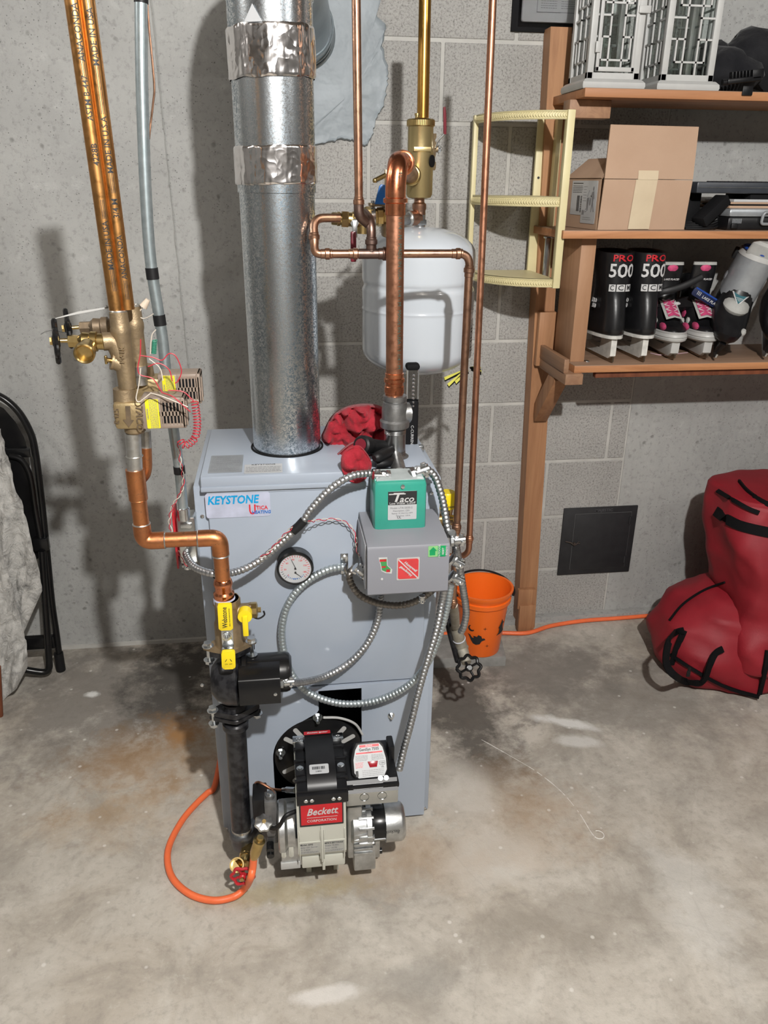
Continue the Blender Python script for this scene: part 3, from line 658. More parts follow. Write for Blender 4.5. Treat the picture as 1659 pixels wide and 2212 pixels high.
# ================================================================== low water cutoff
lw = thing('low_water_cutoff', 'green metal low water cutoff box with a black and white label', 'control box', (.226, -.95, .86))
x0, x1, z0_, z1_ = pb(808, 1040, 922, 1153, -1.0)
g = MB(teal); g.bx(x0, x1, -1.0, -.925, z0_, z1_, .009); g.out('cover', lw)
g = MB(matte); g.bx(x0+.004, x1-.004, -.990, -.905, z0_-.005, z1_-.003, .006); g.out('base', lw)
g = MB(teal, mat('pale_top', (.42, .47, .47), .4)); g.m(g.mats[1]).bx(x0+.006, x1-.006, -.992, -.93, z1_-.001, z1_+.0015); g.out('top_plate', lw)
g = MB(iron); g.cyl((.235, -.93, .925), (.238, -.84, .935), .016, seg=20); g.out('probe_neck', lw)
g = MB(steel); p = P(870, 1051, -1.0005); g.lathe([(.0045, 0), (.004, .0025), (.001, .003)], p, (0, -1, 0), 14); g.out('screw', lw)
def taco(g, M, w, h):
    g.m(ink).quad(M, -w/2, w/2, h*.03, h/2, .0001)
    M1 = T(M, 0, 0, .0002); g.m(white_i)
    g.text('T', .026, T(M1, -.013, h*.28), .0002, .25, .02, sx=1.3); g.text('aco', .0185, T(M1, .008, h*.22), .0002, .25, .015, sx=1.1); g.quad(M1, -.027, .006, h*.39, h*.43, .0001)
    g.text('Low Water Cutoff', .0068, T(M1, 0, h*.085), .0001, off=.01)
    g.m(ink_g).text('Model: LTA1203S-2', .0055, T(M1, -.002, -h*.08), .0001); g.text('Description: 120V', .0046, T(M1, -.002, -h*.18), .0001); g.text('Rating: 10 VAC 5-6 NPT', .0042, T(M1, 0, -h*.27), .0001); g.text('Pilot Duty 125VA', .004, T(M1, .002, -h*.36), .0001); g.m(ink).text('UL', .007, T(M1, -.006, -h*.42), .0001)
decal('label_plate', lw, 838, 1061, 900, 1122, -1.0003, label_w, taco, .002)

# ================================================================== aquastat control
aq = thing('aquastat_control', 'grey metal control box with a red diamond badge on the boiler front', 'control box', (.235, -1.0, .74))
x0, x1, z0_, z1_ = pb(794, 1181, 969, 1284, -1.07)
g = MB(hbox); poly = [(-1.07, z0_+.004), (-1.066, z0_), (-.917, z0_), (-.917, z1_+.012), (-1.06, z1_+.004), (-1.067, z1_+.001), (-1.07, z1_-.005)]
g.rings([[V((x, y, z)) for y, z in poly] for x in (x0, x1)]); g.out('cover', aq)
g = MB(mat('plate_grey', (.33, .34, .36), .4)); g.bx(x0-.003, x0+.001, -1.05, -.918, z0_+.006, z1_-.002, .001); g.out('side_plate', aq)
def honey(g, M, w, h):
    g.m(mat('badge_red', (.60, .045, .05), .35)).prism(rrect(w*.9, h*.88, .004), M, .0008); M1 = T(M, 0, 0, .001)
    g.m(white_i).prism([(-w*.44, h*.40), (-w*.40, h*.43), (w*.44, -h*.40), (w*.40, -h*.43)], M1, .0002)
    Mr = M1 @ Matrix.Rotation(math.radians(-42), 4, 'Z'); g.text('Honeywell', .0072, T(Mr, 0.0, .0065), .0002, .2, .03); g.text('Honeywell', .0072, T(Mr @ Matrix.Rotation(PI, 4, 'Z'), 0.0, .0065), .0002, .2, .03)
decal('brand_badge', aq, 857, 1204, 906, 1252, -1.0703, white, honey, .002, label='red square badge with two white words')
def green(g, M, w, h):
    g.m(mat('sticker_green', (.0, .32, .10), .4)).prism([(-w*.42, -h*.35), (-w*.1, -h*.35), (-w*.1, h*.05), (-w*.0, h*.05), (-w*.22, h*.42), (-w*.46, h*.05), (-w*.42, h*.05)], M, .0002)
    g.quad(M, w*.04, w*.5, -h*.5, h*.5, .0001); g.m(white_i)
    for i, t in enumerate(('OUTDOOR', 'RESET', 'READY')): g.text(t, .0056, T(M, w*.13+i*.0072, 0, .0003) @ Matrix.Rotation(PI/2, 4, 'Z'), .0001, off=.02)
decal('reset_sticker', aq, 925, 1179, 963, 1202, -1.0703, mat('sticker_light_green', (.25, .55, .22), .4), green, .001, label='green house sticker')
g = MB(white_i, red_v, mat('toe_green', (.05, .28, .08), .5)); M = Fp(830, 1222, -1.0703); st_ = [(-.010, .016), (.005, .016), (.006, .0), (.014, -.008), (.013, -.016), (.002, -.014), (-.005, -.010), (-.006, -.002)]
g.prism([(x*1.12, y*1.12) for x, y in st_], M, .0003); g.m(g.mats[2]).prism([(x*.9, y*.9) for x, y in st_], T(M, 0, 0, .0003), .0003); g.m(red_v).quad(M, -.009, .004, .009, .014, .0008); g.quad(M, .004, .011, -.014, -.008, .0008); g.quad(M, -.005, .003, -.004, -.0005, .0008); g.out('stocking_sticker', aq, label='small green and red stocking sticker')
g = MB(white_i); g.lathe([(.0025, 0), (.002, .001)], P(825, 1251, -1.0703), (0, -1, 0), 10); g.out('rivet', aq)
# clamp connectors on its sides
def connector(parent, p, d, s=1.0):
    p = V(p); d = V(d).normalized(); x, y, a = basis(d); g = MB(steel)
    g.lathe([(.012*s, -.004*s), (.014*s, -.003*s), (.014*s, .003*s), (.011*s, .004*s)], p, d, 8); g.sph(p+d*.010*s, (.013*s, .010*s, .013*s), 12)
    g.tube([p+d*.006*s, p+d*.030*s], .0105*s, 12); g.box((0, 0, 0), (.006*s, .03*s, .010*s), F(p+d*.022*s, x, y), .002)
    g.cyl(p+d*.022*s+x*.012*s, p+d*.022*s+x*.020*s, .003*s, seg=8); g.cyl(p+d*.022*s-x*.012*s, p+d*.022*s-x*.017*s, .003*s, seg=8); return g.out('cable_clamp', parent)
for y in (1168, 1208, 1244): connector(aq, P(972, y, -1.0)+V((.004, 0, 0)), (1, -.1, .1 if y < 1200 else -.6), .9)
connector(aq, P(789, 1240, -1.02), (-.7, 0, .6), .9); connector(aq, P(912, 1288, -1.02), (.0, 0, -1), .5)
connector(lw, P(838, 1030, -.965), (-1, -.1, .12), 1.0); connector(lw, P(893, 1024, -.965), (.9, 0, .3), 1.1)
g = MB(black); g.bx(P(779, 1225, -1.0).x, P(791, 1225, -1.0).x, -1.02, -.98, P(785, 1245, -1.0).z, P(785, 1210, -1.0).z, .003); g.out('terminal_block', aq)

# ================================================================== armoured conduits
def cond(label, pts, r, mt, name='armoured_conduit'):
    g = MB(mt); conduit(g, pts, r); return g.out(name, label=label, cat='conduit')
pA = [P(800, 1022, -.97), P(760, 1028, -.985), P(715, 1055, -.985), P(672, 1100, -.985), P(650, 1132, -.985), P(610, 1170, -.985), P(565, 1208, -.99), P(520, 1232, -1.0), P(470, 1240, -1.03), P(425, 1228, -1.0), P(405, 1205, -.95), P(400, 1180, -.915)]
c1 = cond('silver armoured conduit sagging from the green box to the wall of junction box at left', pA, .0072, armor)
g = MB(rubber); g.tube([P(632, 1148, -.9855), P(645, 1137, -.985), P(657, 1124, -.985)], .0092, 14); g.out('black_tape', c1)
g = MB(rubber); g.tube([P(463, 1240, -1.031), P(486, 1239, -1.02)], .0092, 14); g.out('black_tape', c1)
cond('silver armoured conduit curling from the green box down behind the right clamps', [P(915, 1008, -.965), P(938, 1028, -.965), P(952, 1065, -.97), P(960, 1100, -.975), P(966, 1138, -.985), P(972, 1160, -.99)], .0075, armor)
cond('silver armoured conduit hanging down the right side into the orange bucket area', [P(976, 1150, -1.0), P(985, 1180, -.98), P(992, 1220, -.95), P(1000, 1270, -.93), P(1007, 1320, -.91), P(1002, 1352, -.90), P(995, 1366, -.89)], .0078, armor)
cond('silver armoured conduit running from the grey control down to the burner control', [P(962, 1262, -1.0), P(955, 1300, -.99), P(943, 1360, -1.0), P(925, 1420, -1.01), P(905, 1490, -1.02), P(888, 1560, -1.03), P(872, 1620, -1.04), P(862, 1664, -1.05)], .0078, armor)
cond('pale grey armoured conduit looping wide across the boiler front', [P(742, 1224, -.93), P(705, 1232, -.935), P(660, 1258, -.935), P(625, 1300, -.935), P(610, 1350, -.935), P(612, 1400, -.935), P(630, 1455, -.94), P(665, 1495, -.94), P(720, 1517, -.945), P(775, 1520, -.945), P(830, 1508, -.95), P(885, 1478, -.96), P(925, 1430, -.965), P(950, 1370, -.97), P(966, 1310, -.98), P(974, 1262, -.99)], .0078, armor_g)
cond('dull brown armoured conduit looping under the grey control box', [P(775, 1223, -.93), P(760, 1232, -.935), P(755, 1252, -.94), P(775, 1284, -.95), P(815, 1303, -.955), P(862, 1308, -.955), P(900, 1298, -.96), P(930, 1278, -.965), P(950, 1262, -.97)], .0075, armor_d)
cond('silver armoured conduit sweeping from the circulator up behind the grey control box', [P(610, 1473, -1.08), P(650, 1474, -1.03), P(700, 1462, -.975), P(750, 1435, -.945), P(790, 1395, -.935), P(813, 1350, -.93), P(820, 1310, -.93), P(822, 1282, -.935)], .0075, armor)
g = MB(steel); p = P(744, 1222, -.914); g.bx(p.x-.008, p.x+.008, -.917, -.9135, p.z-.018, p.z+.030, .001); g.torus(p+V((0, -.018, .0)), (1, 0, 0), .012, .003, 16, 6); bolt(g, p+V((0, -.003, .021)), (0, -1, 0), .0045, .004); g.out('conduit_strap', label='zinc strap clamping conduit to the boiler front above the centre', cat='strap')

# thermostat wires
wr = mat('red_wire', (.50, .03, .05), .45); ww = mat('white_wire', (.62, .56, .48), .5)
def twist(label, pts, r=.0009, R=.0022, turns=60, cat='wire'):
    base = resample(cr(pts, 12), .0025); n = len(base); g = MB(wr, ww)
    for ph, m_ in ((0, wr), (PI, ww)):
        out = []
        for i, p in enumerate(base):
            t = (base[min(i+1, n-1)]-base[max(i-1, 0)]).normalized(); x, y, _ = basis(t); a = ph+i*.0025/.030*2*PI; out.append(p+x*math.cos(a)*R+y*math.sin(a)*R)
        g.m(m_).tube(out, r, 5)
    return g.out('twisted_wire', label=label, cat=cat)
twist('twisted red and white wire running from black tape to the grey control box', [P(655, 1130, -.98), P(690, 1124, -.94), P(728, 1122, -.93), P(755, 1135, -.93), P(768, 1160, -.935), P(772, 1190, -.95), P(785, 1215, -.985)])
twist('twisted red and white wire strapped along the sagging conduit below the brand label', [P(632, 1138, -.995), P(605, 1165, -.995), P(578, 1195, -1.0), P(560, 1205, -1.0)])
# ================================================================== oil burner
bu = thing('oil_burner', 'oil burner with beige housing and red badge standing before the boiler opening', 'burner', (.05, -1.06, 0))
YH = -1.155
x0, x1, z0_, z1_ = pb(642, 1722, 748, 1858, YH)
g = MB(beige)
def housing(xa, xb, bev): 
    g.rings([[V((x, y, z)) for y, z in ((YH+.012, z0_+.004), (YH+.002, z0_+.020), (YH, z0_+.045), (YH, z1_-.045), (YH+.004, z1_-.004), (YH+.012, z1_), (-1.0, z1_), (-.93, z1_-.04), (-.93, z0_+.004))] for x in (xa, xb)])
housing(x0, x1, 0)
g.bx((x0+x1)/2-.0025, (x0+x1)/2+.0025, YH-.004, YH+.004, z0_-.002, z0_+.095, .001)
for s in (-1, 1):
    c = (x0+x1)/2+s*(x1-x0)*.25
    g.bx(c-.0215, c+.0215, YH-.0025, YH+.001, z0_+.052, z0_+.055, .0008)
    for u in (-.0215, .0215): g.bx(c+u-.001, c+u+.001, YH-.0025, YH+.001, z0_+.006, z0_+.055, .0006); g.bx(c+s*.0+u-.001, c+u+.001, YH-.0025, YH+.001, z0_+.058, z0_+.085, .0006)
hs = g.out('fan_housing', bu, ang=25)
g = MB(beige); xf0, xf1, zf0, zf1 = pb(652, 1850, 746, 1874, YH+.01); g.bx(xf0, xf1, YH+.012, -.98, zf0, zf1, .003); g.bx((xf0+xf1)/2-.003, (xf0+xf1)/2+.003, YH+.004, YH+.014, zf0-.001, zf1, .001)
for u in (xf0+.01, xf1-.02): g.bx(u, u+.012, -1.05, -.99, 0.0, zf0+.002, .001)
g.out('foot', bu)
def beck(g, M, w, h):
    g.m(mat('badge_crimson', (.56, .012, .02), .35)).prism(rrect(w*.94, h*.86, .001), M, .0004); M1 = T(M, 0, 0, .0005)
    g.m(white_i).text('Beckett', .0245, T(M1, 0, h*.12) @ Matrix.Rotation(.02, 4, 'Z'), .0002, .35, .018, sx=.82); g.quad(M1, -w*.34, w*.36, -h*.135, -h*.115, .0001); g.text('CORPORATION', .0085, T(M1, 0, -h*.27), .0001, off=.01)
    g.text('.', .018, T(M1, w*.37, h*.07), .0002)
decal('maker_badge', bu, 647, 1733, 742, 1782, YH-.002, ink, beck, .001, label='red badge with white script')
for s, tx in ((-1, ('Model: AFG', 'Serial 1001 Burner', 'UL R 8404')), (1, ("MFR'S SETTINGS", 'Nozzle .75 80A', 'Pump 140 PSI'))):
    c = (x0+x1)/2+s*(x1-x0)*.25; M = F((c, YH-.0006, z0_+.037)); g = MB(mat('etched_grey', (.38, .38, .35), .5), ink_g)
    g.prism(rrect(.044, .030, .001), M, .0004)
    for i, t in enumerate(tx): g.m(ink_g if i else ink).text(t, .0048 if i else .0055, T(M, -.021, .010-i*.007, .0006), .0001, align='LEFT', off=.01)
    lines(g, T(M, 0, 0, .0006), -.020, .018, -.013, -.008, 2, .003, ink_g, 12+s); g.out('data_plate', bu)
# igniter transformer
zt_ = P(690, 1703, -1.145).z; M = Matrix()
tx0, tx1 = P(640, 1680, -1.12).x, P(748, 1680, -1.12).x; tc = (tx0+tx1)/2
g = MB(black); yb = -.985; g.bx(tx0, tx1, -1.150, yb, zt_-.022, zt_, .003); g.bx(tx0-.001, tx1+.001, -1.158, -1.142, zt_-.030, zt_-.005, .002)
for s in (-1, 1):
    for yy in (-1.12, -1.06, -1.02): g.bx(tc+s*.043-.012, tc+s*.043+.012, yy-.004, yy+.002, zt_-.002, zt_+.005, .001)
    g.bx(tc+s*.043-.010, tc+s*.043+.010, -1.105, -1.07, zt_-.002, zt_+.004, .001)
ig = g.out('igniter', bu)
g = MB(black); g.rings([[V((x, y, z)) for y, z in ((-1.150, zt_-.001), (-1.142, zt_+.012), (-1.095, zt_+.024), (-1.035, zt_+.028), (-.995, zt_+.020), (-.985, zt_-.001))] for x in (tc-.030, tc+.030)]); g.out('igniter_ridge', ig, ang=50)
g = MB(label_w); Mi = F((tc-.004, -1.118, zt_+.0192), (1, 0, 0), (0, .93, .24)); Mi = F((tc-.004, -1.112, zt_+.0212), (1, 0, 0), (0, .969, .247)); g.prism(rrect(.040, .023, .003), Mi, .0006)
g.m(ink); rr_ = random.Random(5); x = -.014
while x < .013: w = rr_.choice((.0006, .0012, .0018)); g.quad(Mi, x, x+w, -.001, .006, .0008); x += w+rr_.choice((.0007, .0012))
g.text('21805U', .004, T(Mi, -.001, -.006, .0008), .0001, off=.02); g.out('barcode_label', ig)
g = MB(mat('strip_red', (.5, .02, .03), .4), white_i); Mi = F((tc-.002, -.998, zt_+.0238), (1, 0, 0), (0, .9, -.15)); g.prism(rrect(.058, .013, .001), Mi, .0006); g.m(white_i).text('Beckett Igniter', .0075, T(Mi, 0, 0, .0008), .0001, .3, .02); g.out('red_strip', ig)
for s in (-1, 1):
    g = MB(steel); g.bx(tc+s*.044-.012, tc+s*.044+.012, -.996, -.975, zt_-.004, zt_+.002, .0015); g.torus((tc+s*.044, -.988, zt_+.002), (0, 0, 1), .0045, .0012, 14, 6); g.out('hinge_tab', bu)
    for yy in (-1.085,): g = MB(steel); bolt(g, (tc+s*.043, yy, zt_+.003), (0, 0, 1), .0055, .004); g.out('screw', ig)
    for u in (.022, .034): g = MB(steel); bolt(g, (tc+s*u, -1.158, zt_-.018), (0, -1, 0), .0032, .002); g.out('screw', ig)
# control: tin box, black base, tilted black head
cx0, cx1, cz0, cz1 = pb(748, 1703, 860, 1738, -1.13)
gz = mat('galvanised_box', (.62, .64, .63), .28, 1.0, c2=(.5, .52, .52), scale=9)
g = MB(gz); g.bx(cx0, cx1, -1.13, -.985, cz0, cz1, .002); bx_ = g.out('control_box', bu)
for u in (.038, .076): g = MB(gz); g.torus((cx0+u, -1.1305, (cz0+cz1)/2), (0, 1, 0), .0095, .0007, 22, 4); g.out('knockout', bx_)
g = MB(black); g.bx(cx0-.001, cx1+.002, -1.133, -.99, cz1-.001, cz1+.010, .003); g.rings([[V((x, y, z)) for y, z in ((-1.138, cz1-.003), (-1.120, cz1+.016), (-1.118, cz1-.003))] for x in (cx0+.002, cx1-.002)]); g.bx(cx1-.012, cx1+.002, -1.06, -1.02, cz1, cz1+.045, .003); cb = g.out('control_base', bu)
g = MB(steel)
g.cyl((cx0+.073, -1.118, cz1+.014), (cx0+.073, -1.122, cz1+.018), .005, seg=10); g.out('terminal_screw', cb)
g = MB(steel); g.cyl((cx0+.085, -1.118, cz1+.014), (cx0+.085, -1.122, cz1+.018), .005, seg=10); g.out('terminal_screw', cb)
g = MB(label_w, ink); Ml = F((cx0+.046, -1.1295, cz1+.0065), (1, 0, 0), (0, .68, .73)); g.prism(rrect(.068, .0095, .004), Ml, .0008); g.m(ink).text('7505B-1500', .0055, T(Ml, -.018, .001, .001), .0001, off=.02); lines(g, T(Ml, 0, 0, .001), .004, .030, -.0035, .0035, 2, .003, ink_g, 3); g.out('model_label', cb)
hc = P(796, 1650, -1.09); Mh = F((hc.x+.002, -1.085, cz1+.034), (1, 0, .02), (0, .63, .78))
octo = [(-.026, .040), (.026, .040), (.034, .030), (.040, .004), (.040, -.022), (.032, -.037), (-.030, -.037), (-.040, -.024), (-.040, .006), (-.034, .028)]
g = MB(black); g.prism(octo, Mh @ Matrix.Translation((0, 0, -.035)), .040, .004); g.bx(hc.x-.028, hc.x+.030, -1.10, -1.02, cz1, cz1+.02, .002); hd = g.out('control_head', bu)
g = MB(label_w, red_i, ink, ink_g); Mf = T(Mh, .001, .0, .0052); g.prism([(x*.86, y*.88-.0005) for x, y in octo], Mf, .0005); M1 = T(Mf, 0, 0, .0007)
g.m(red_i).quad(M1, -.020, .022, .0285, .0335); g.quad(M1, -.028, .028, .0155, .0185); g.m(white_i).text('Beckett', .0048, T(M1, 0, .031, .0003), .0001, .3, .02)
g.m(ink).text('GeniSys 7505', .0078, T(M1, 0, .0238), .0001, off=.025); g.text('WARNING', .003, T(M1, 0, .017, .0003), .0001); g.m(ink_g); lines(g, M1, -.030, -.004, .001, .013, 5, .0022, ink_g, 21); lines(g, M1, .004, .030, .001, .013, 5, .0022, ink_g, 22); g.m(red_i); lines(g, M1, -.031, -.014, -.013, -.001, 5, .002, red_i, 23); lines(g, M1, -.018, .028, -.031, -.017, 4, .0022, ink_g, 24)
g.m(ink).prism(rrect(.012, .008, .002), T(M1, .026, -.006), .0003); g.m(label_w).prism(rrect(.0108, .0068, .0016), T(M1, .026, -.006, .0003), .0002); g.m(ink).text('120v', .0045, T(M1, .026, -.006, .0006), .0001, off=.02); g.text('UL', .005, T(M1, .026, -.0135), .0001, off=.02)
g.prism(rrect(.0055, .012, .001), T(M1, -.029, -.024), .0004); g.out('face_label', hd)
g = MB(mat('reset_red', (.35, .005, .015), .25)); g.prism([(-.011, .006), (.011, .006), (.008, -.006), (-.007, -.006)], T(M1, .006, -.007, .0001), .0015, .0005); g.out('reset_button', hd)
# motor on the right
mc = P(815, 1777, -1.075); ax = (1, 0, 0)
mx0, mx1 = P(800, 1777, -1.075).x, P(872, 1777, -1.075).x; mz = mc.z
g = MB(alu); g.lathe([(.036, mx0-.012), (.043, mx0-.010), (.043, mx0), (.040, mx0+.002)], (0, -1.075, mz), ax, 36)
for k in range(12):
    a = 2*PI*k/12; g.box((0, 0, 0), (.034, .007, .006), F((mx0-.012, -1.075+.041*math.cos(a), mz+.041*math.sin(a)), (1, 0, 0), (0, math.cos(a), math.sin(a))), .001)
g.lathe([(.036, mx0-.045), (.040, mx0-.04), (.036, mx0-.01)], (0, -1.075, mz), ax, 28); mo = g.out('motor_front_bell', bu)
g = MB(black_m, steel); g.lathe([(.038, mx0), (.0385, mx0+.001), (.0385, mx0+.030), (.038, mx0+.032)], (0, -1.075, mz), ax, 40); g.m(steel).cyl((mx0-.005, -1.112, mz-.012), (mx0+.038, -1.112, mz-.012), .0022, seg=8); g.out('motor_body', bu)
g = MB(alu, ink); me_ = mx1; g.lathe([(.041, mx0+.030), (.0425, mx0+.031), (.0425, me_-.010), (.040, me_-.004), (.034, me_), (.012, me_+.001)], (0, -1.075, mz), ax, 44); g.m(ink).text('Beckett', .010, F((mx0+.045, -1.1185, mz+.012), (1, 0, 0), (0, .3, 1)) @ Matrix.Rotation(PI, 4, 'Z'), .0001, .3); g.out('motor_end_bell', bu)
g = MB(alu); xa, xb, za, zb = pb(764, 1820, 822, 1872, -1.10); g.bx(xa, xb-.012, -1.11, -1.03, za, zb, .003); g.bx(xb-.016, xb, -1.09, -1.04, za+.012, zb, .003)
xa2, xb2, za2, zb2 = pb(750, 1740, 800, 1850, -1.09); g.bx(xa2, xb2-.018, -1.095, -.98, za2, zb2, .005)
for k in range(5): g.bx(xa2+.012, xb2+.003, -1.115, -1.10, za2+.028+k*.013, za2+.034+k*.013, .0015)
g.out('air_inlet_casting', bu)
g = MB(black_m); g.cyl((xb-.002, -1.07, za+.012), (xb+.007, -1.07, za+.012), .0065, seg=14); g.out('inlet_knob', bu)
# left side: round cover, pump, solenoid
xa, xb, za, zb = pb(601, 1735, 648, 1850, -1.10)
ccz = (za+zb)/2; g = MB(alu, beige); g.lathe([(.052, 0), (.055, .003), (.055, .014), (.048, .020), (.048, .036)], (xa, -1.085, ccz), (1, 0, 0), 44); g.bx(xa+.004, xb+.004, -1.125, -1.0, za-.004, ccz, .004)
g.m(beige)
for u in (.010, .026): g.prism(rrect(.010, .040, .004), F((xa+u, -1.126, ccz-.028)), .003, .001)
lp = g.out('left_end_plate', bu)
g = MB(white, ink); g.bx(xa+.002, xb-.002, -1.128, -1.12, za-.008, za+.010, .0015); g.out('white_tag', lp)
pu_mat = mat('pump_zinc', (.20, .20, .20), .45, .6, c2=(.12, .12, .12), scale=40, bump=.3, bscale=200)
xa, xb, za, zb = pb(573, 1722, 600, 1830, -1.09); g = MB(pu_mat); g.bx(xa, xb, -1.10, -1.065, za+.018, zb-.004, .004); g.cyl((xa+.013, -1.085, zb-.006), (xa+.013, -1.085, zb+.004), .010, seg=16); g.bx(xa-.01, xb+.012, -1.085, -1.01, za+.01, za+.045, .004); pu = g.out('oil_pump', bu)
g = MB(steel); bolt(g, (xa+.013, -1.085, zb+.004), (0, 0, 1), .006, .006); g.out('bolt', pu)
for dz in (.006, .022): g = MB(black_m); g.cyl((xa+.008, -1.10, za+dz), (xa+.008, -1.118, za+dz-.004), .008, seg=14); g.out('pump_fitting', pu)
g = MB(pu_mat); g.prism([(-.008, -.012), (.008, -.012), (.010, .0), (.012, .016), (-.012, .016), (-.010, 0)], F((xa+.012, -1.101, za+.058)), .006, .001); g.out('pump_valve_cover', pu)
xa2, xb2, za2, zb2 = pb(546, 1729, 577, 1771, -1.09); g = MB(black); g.bx(xa2, xb2, -1.09, -1.035, za2, zb2, .003); g.out('solenoid_coil', bu)
g = MB(cop_pipe); g.tube(cr([P(594, 1716, -1.075), P(585, 1704, -1.06), P(560, 1690, -1.045), P(552, 1694, -1.02), P(570, 1700, -1.02), P(600, 1706, -1.04), P(632, 1706, -1.07)], 8), .0028, 10); ct = g.out('copper_line', bu)
g = MB(steel); a, b = P(618, 1706, -1.06), P(637, 1707, -1.075); g.cyl(a, b, .0065, seg=6); g.cyl(a, a+(a-b)*.4, .0045, seg=12); g.out('flare_nut', ct)
g = MB(rubber); g.tube(cr([P(640, 1752, -1.13), P(618, 1762, -1.14), P(606, 1780, -1.14), P(594, 1789, -1.13), P(585, 1788, -1.11)], 8), .0046, 10); g.out('black_cable', bu)

# ================================================================== circulator column in front of the boiler's left side
YC = -1.05; XC = -.118
def cz_(y, x=505): return P(x, y, YC).z
dp = thing('drop_pipe', 'black iron drop pipe running from the circulator flange down to the drain valve', 'pipe', (XC, YC, .06))
g = MB(black_i); zt_a, zb_a = cz_(1560, 515), cz_(1790, 525); g.cyl((XC-.001, YC, zt_a), (XC-.006, YC, zb_a), .0215, seg=32); g.lathe([(.0215, 0), (.027, .002), (.027, .014), (.024, .018)], (XC-.001, YC, zt_a-.012), (0, 0, 1), 28); g.out('black_pipe', dp)
g = MB(tin); g.cyl((XC-.006, YC, zb_a+.006), (XC-.006, YC, zb_a-.004), .0225, seg=28); g.out('thread_sealant', dp)
g = MB(iron, black_i); zz = zb_a; g.mats[0] = mat('dark_tee', (.16, .17, .18), .42, .8, c2=(.09, .09, .1), scale=30, bump=.3); g.lathe([(.026, -.002), (.028, -.006), (.028, -.014), (.0245, -.02), (.0245, -.040), (.022, -.048), (.018, -.05)], (XC-.006, YC, zz), (0, 0, 1), 28)
g.cyl((XC-.006, YC, zz-.030), (XC+.05, YC+.06, zz-.030), .022, seg=24); te = g.out('tee', dp)
d1 = V((XC-.006, YC, zz-.04)); vd = (P(530, 1880, -1.13)-d1).normalized()
dv = thing('drain_valve', 'brass drain valve with a red handwheel at the foot of the black drop pipe', 'valve', P(525, 1905, -1.13))
vb = P(533, 1848, -1.085); vh = P(524, 1893, -1.135)
g = MB(brass); axv = (vh-vb).normalized(); g.cyl(vb-axv*.022, vb+axv*.006, .0165, seg=8); g.lathe([(.016, 0), (.0145, .004), (.0145, .02), (.016, .024)], vb, axv, 24); so = P(513, 1870, -1.115); g.lathe([(.014, -.012), (.0155, -.01), (.0155, .012), (.0125, .012), (.0125, .002)], so, (P(505, 1862, -1.15)-so), 24); g.cyl(vb+axv*.012, so, .011, seg=16); g.out('body', dv)
handwheel('w', dv, vh, (vh-vb)+V((0, -.02, .006)), .0225, red_v, brass, 6, .02, 'red six-lobed handwheel')
# circulator pump
cp = thing('circulator_pump', 'black circulator pump with a yellow-handled isolation flange above it', 'pump', (XC, YC, .46))
def diamond(g, z, h, W_=.050, D_=.030, ct=(0, 0)):
    pts = []
    for k in range(48):
        a = 2*PI*k/48; r = (abs(math.cos(a)/W_)**1.15+abs(math.sin(a)/D_)**1.15)**(-1/1.15); pts.append((r*math.cos(a), r*math.sin(a)))
    g.prism(pts, F((XC+ct[0], YC+ct[1], z), (1, .12, 0), (-.12, 1, 0)), h, .002)
zfl = cz_(1392, 497); zfl2 = cz_(1535, 510)
g = MB(black_i); diamond(g, zfl-.018, .012, .048, .030); diamond(g, zfl2-.002, .012, .050, .030); g.lathe([(.024, zfl-.018), (.021, zfl-.03), (.030, zfl-.045)], (XC, YC, 0), (0, 0, 1), 24); g.lathe([(.030, zfl2+.03), (.022, zfl2+.018), (.026, zfl2+.008)], (XC, YC, 0), (0, 0, 1), 24)
zc_ = (zfl+zfl2)/2+.002; g.lathe([(.028, -.048), (.046, -.034), (.052, -.018), (.054, .004), (.046, .012)], (XC+.008, YC-.006, zc_), (1, -.05, .0), 40); g.out('volute', cp)
g = MB(black_i); diamond(g, zfl2-.012, .008, .052, .032); g.out('lower_flange', cp)
g = MB(black_m); my = P(570, 1450, YC-.01).z; ml = P(622, 1450, YC).x; g.lathe([(.046, .012), (.048, .014), (.048, .022), (.041, .024), (.0405, ml-XC-.012), (.038, ml-XC-.005), (.030, ml-XC)], (XC+.008, YC-.004, zc_+.008), (1, 0, 0), 40); mt_ = g.out('motor', cp)
x0, x1, z0_, z1_ = pb(516, 1468, 606, 1522, -1.125); g = MB(black_m); g.rings([[V((x, y, z)) for y, z in ((-1.125, z0_), (-1.125, z1_-.004), (-1.122, z1_), (-1.075, z1_+.006), (-1.075, z0_))] for x in (x0, x1)]); tb = g.out('terminal_box', cp, ang=50)
g = MB(steel); g.lathe([(.004, 0), (.0035, .002), (.001, .003)], (x1-.010, -1.125, z0_+.022), (0, -1, 0), 12); g.out('screw', tb)
connector(cp, P(609, 1474, -1.09), (1, 0, 0), .8)
for nm, xx, yy, z in (('bolt', -.042, -.008, zfl+.004), ('bolt', .042, .0, zfl+.004), ('bolt', -.044, -.008, zfl2+.010)):
    g = MB(steel); bolt(g, (XC+xx, YC+yy, z), (0, 0, 1), .0085, .009); g.cyl((XC+xx, YC+yy, z), (XC+xx, YC+yy, z-.038), .004, seg=8); bolt(g, (XC+xx, YC+yy, z-.030), (0, 0, -1), .008, .009); g.out('flange_bolt', cp)
g = MB(steel); bolt(g, (XC+.044, YC, zfl2-.010), (0, 0, -1), .0085, .009); g.out('flange_bolt', cp)
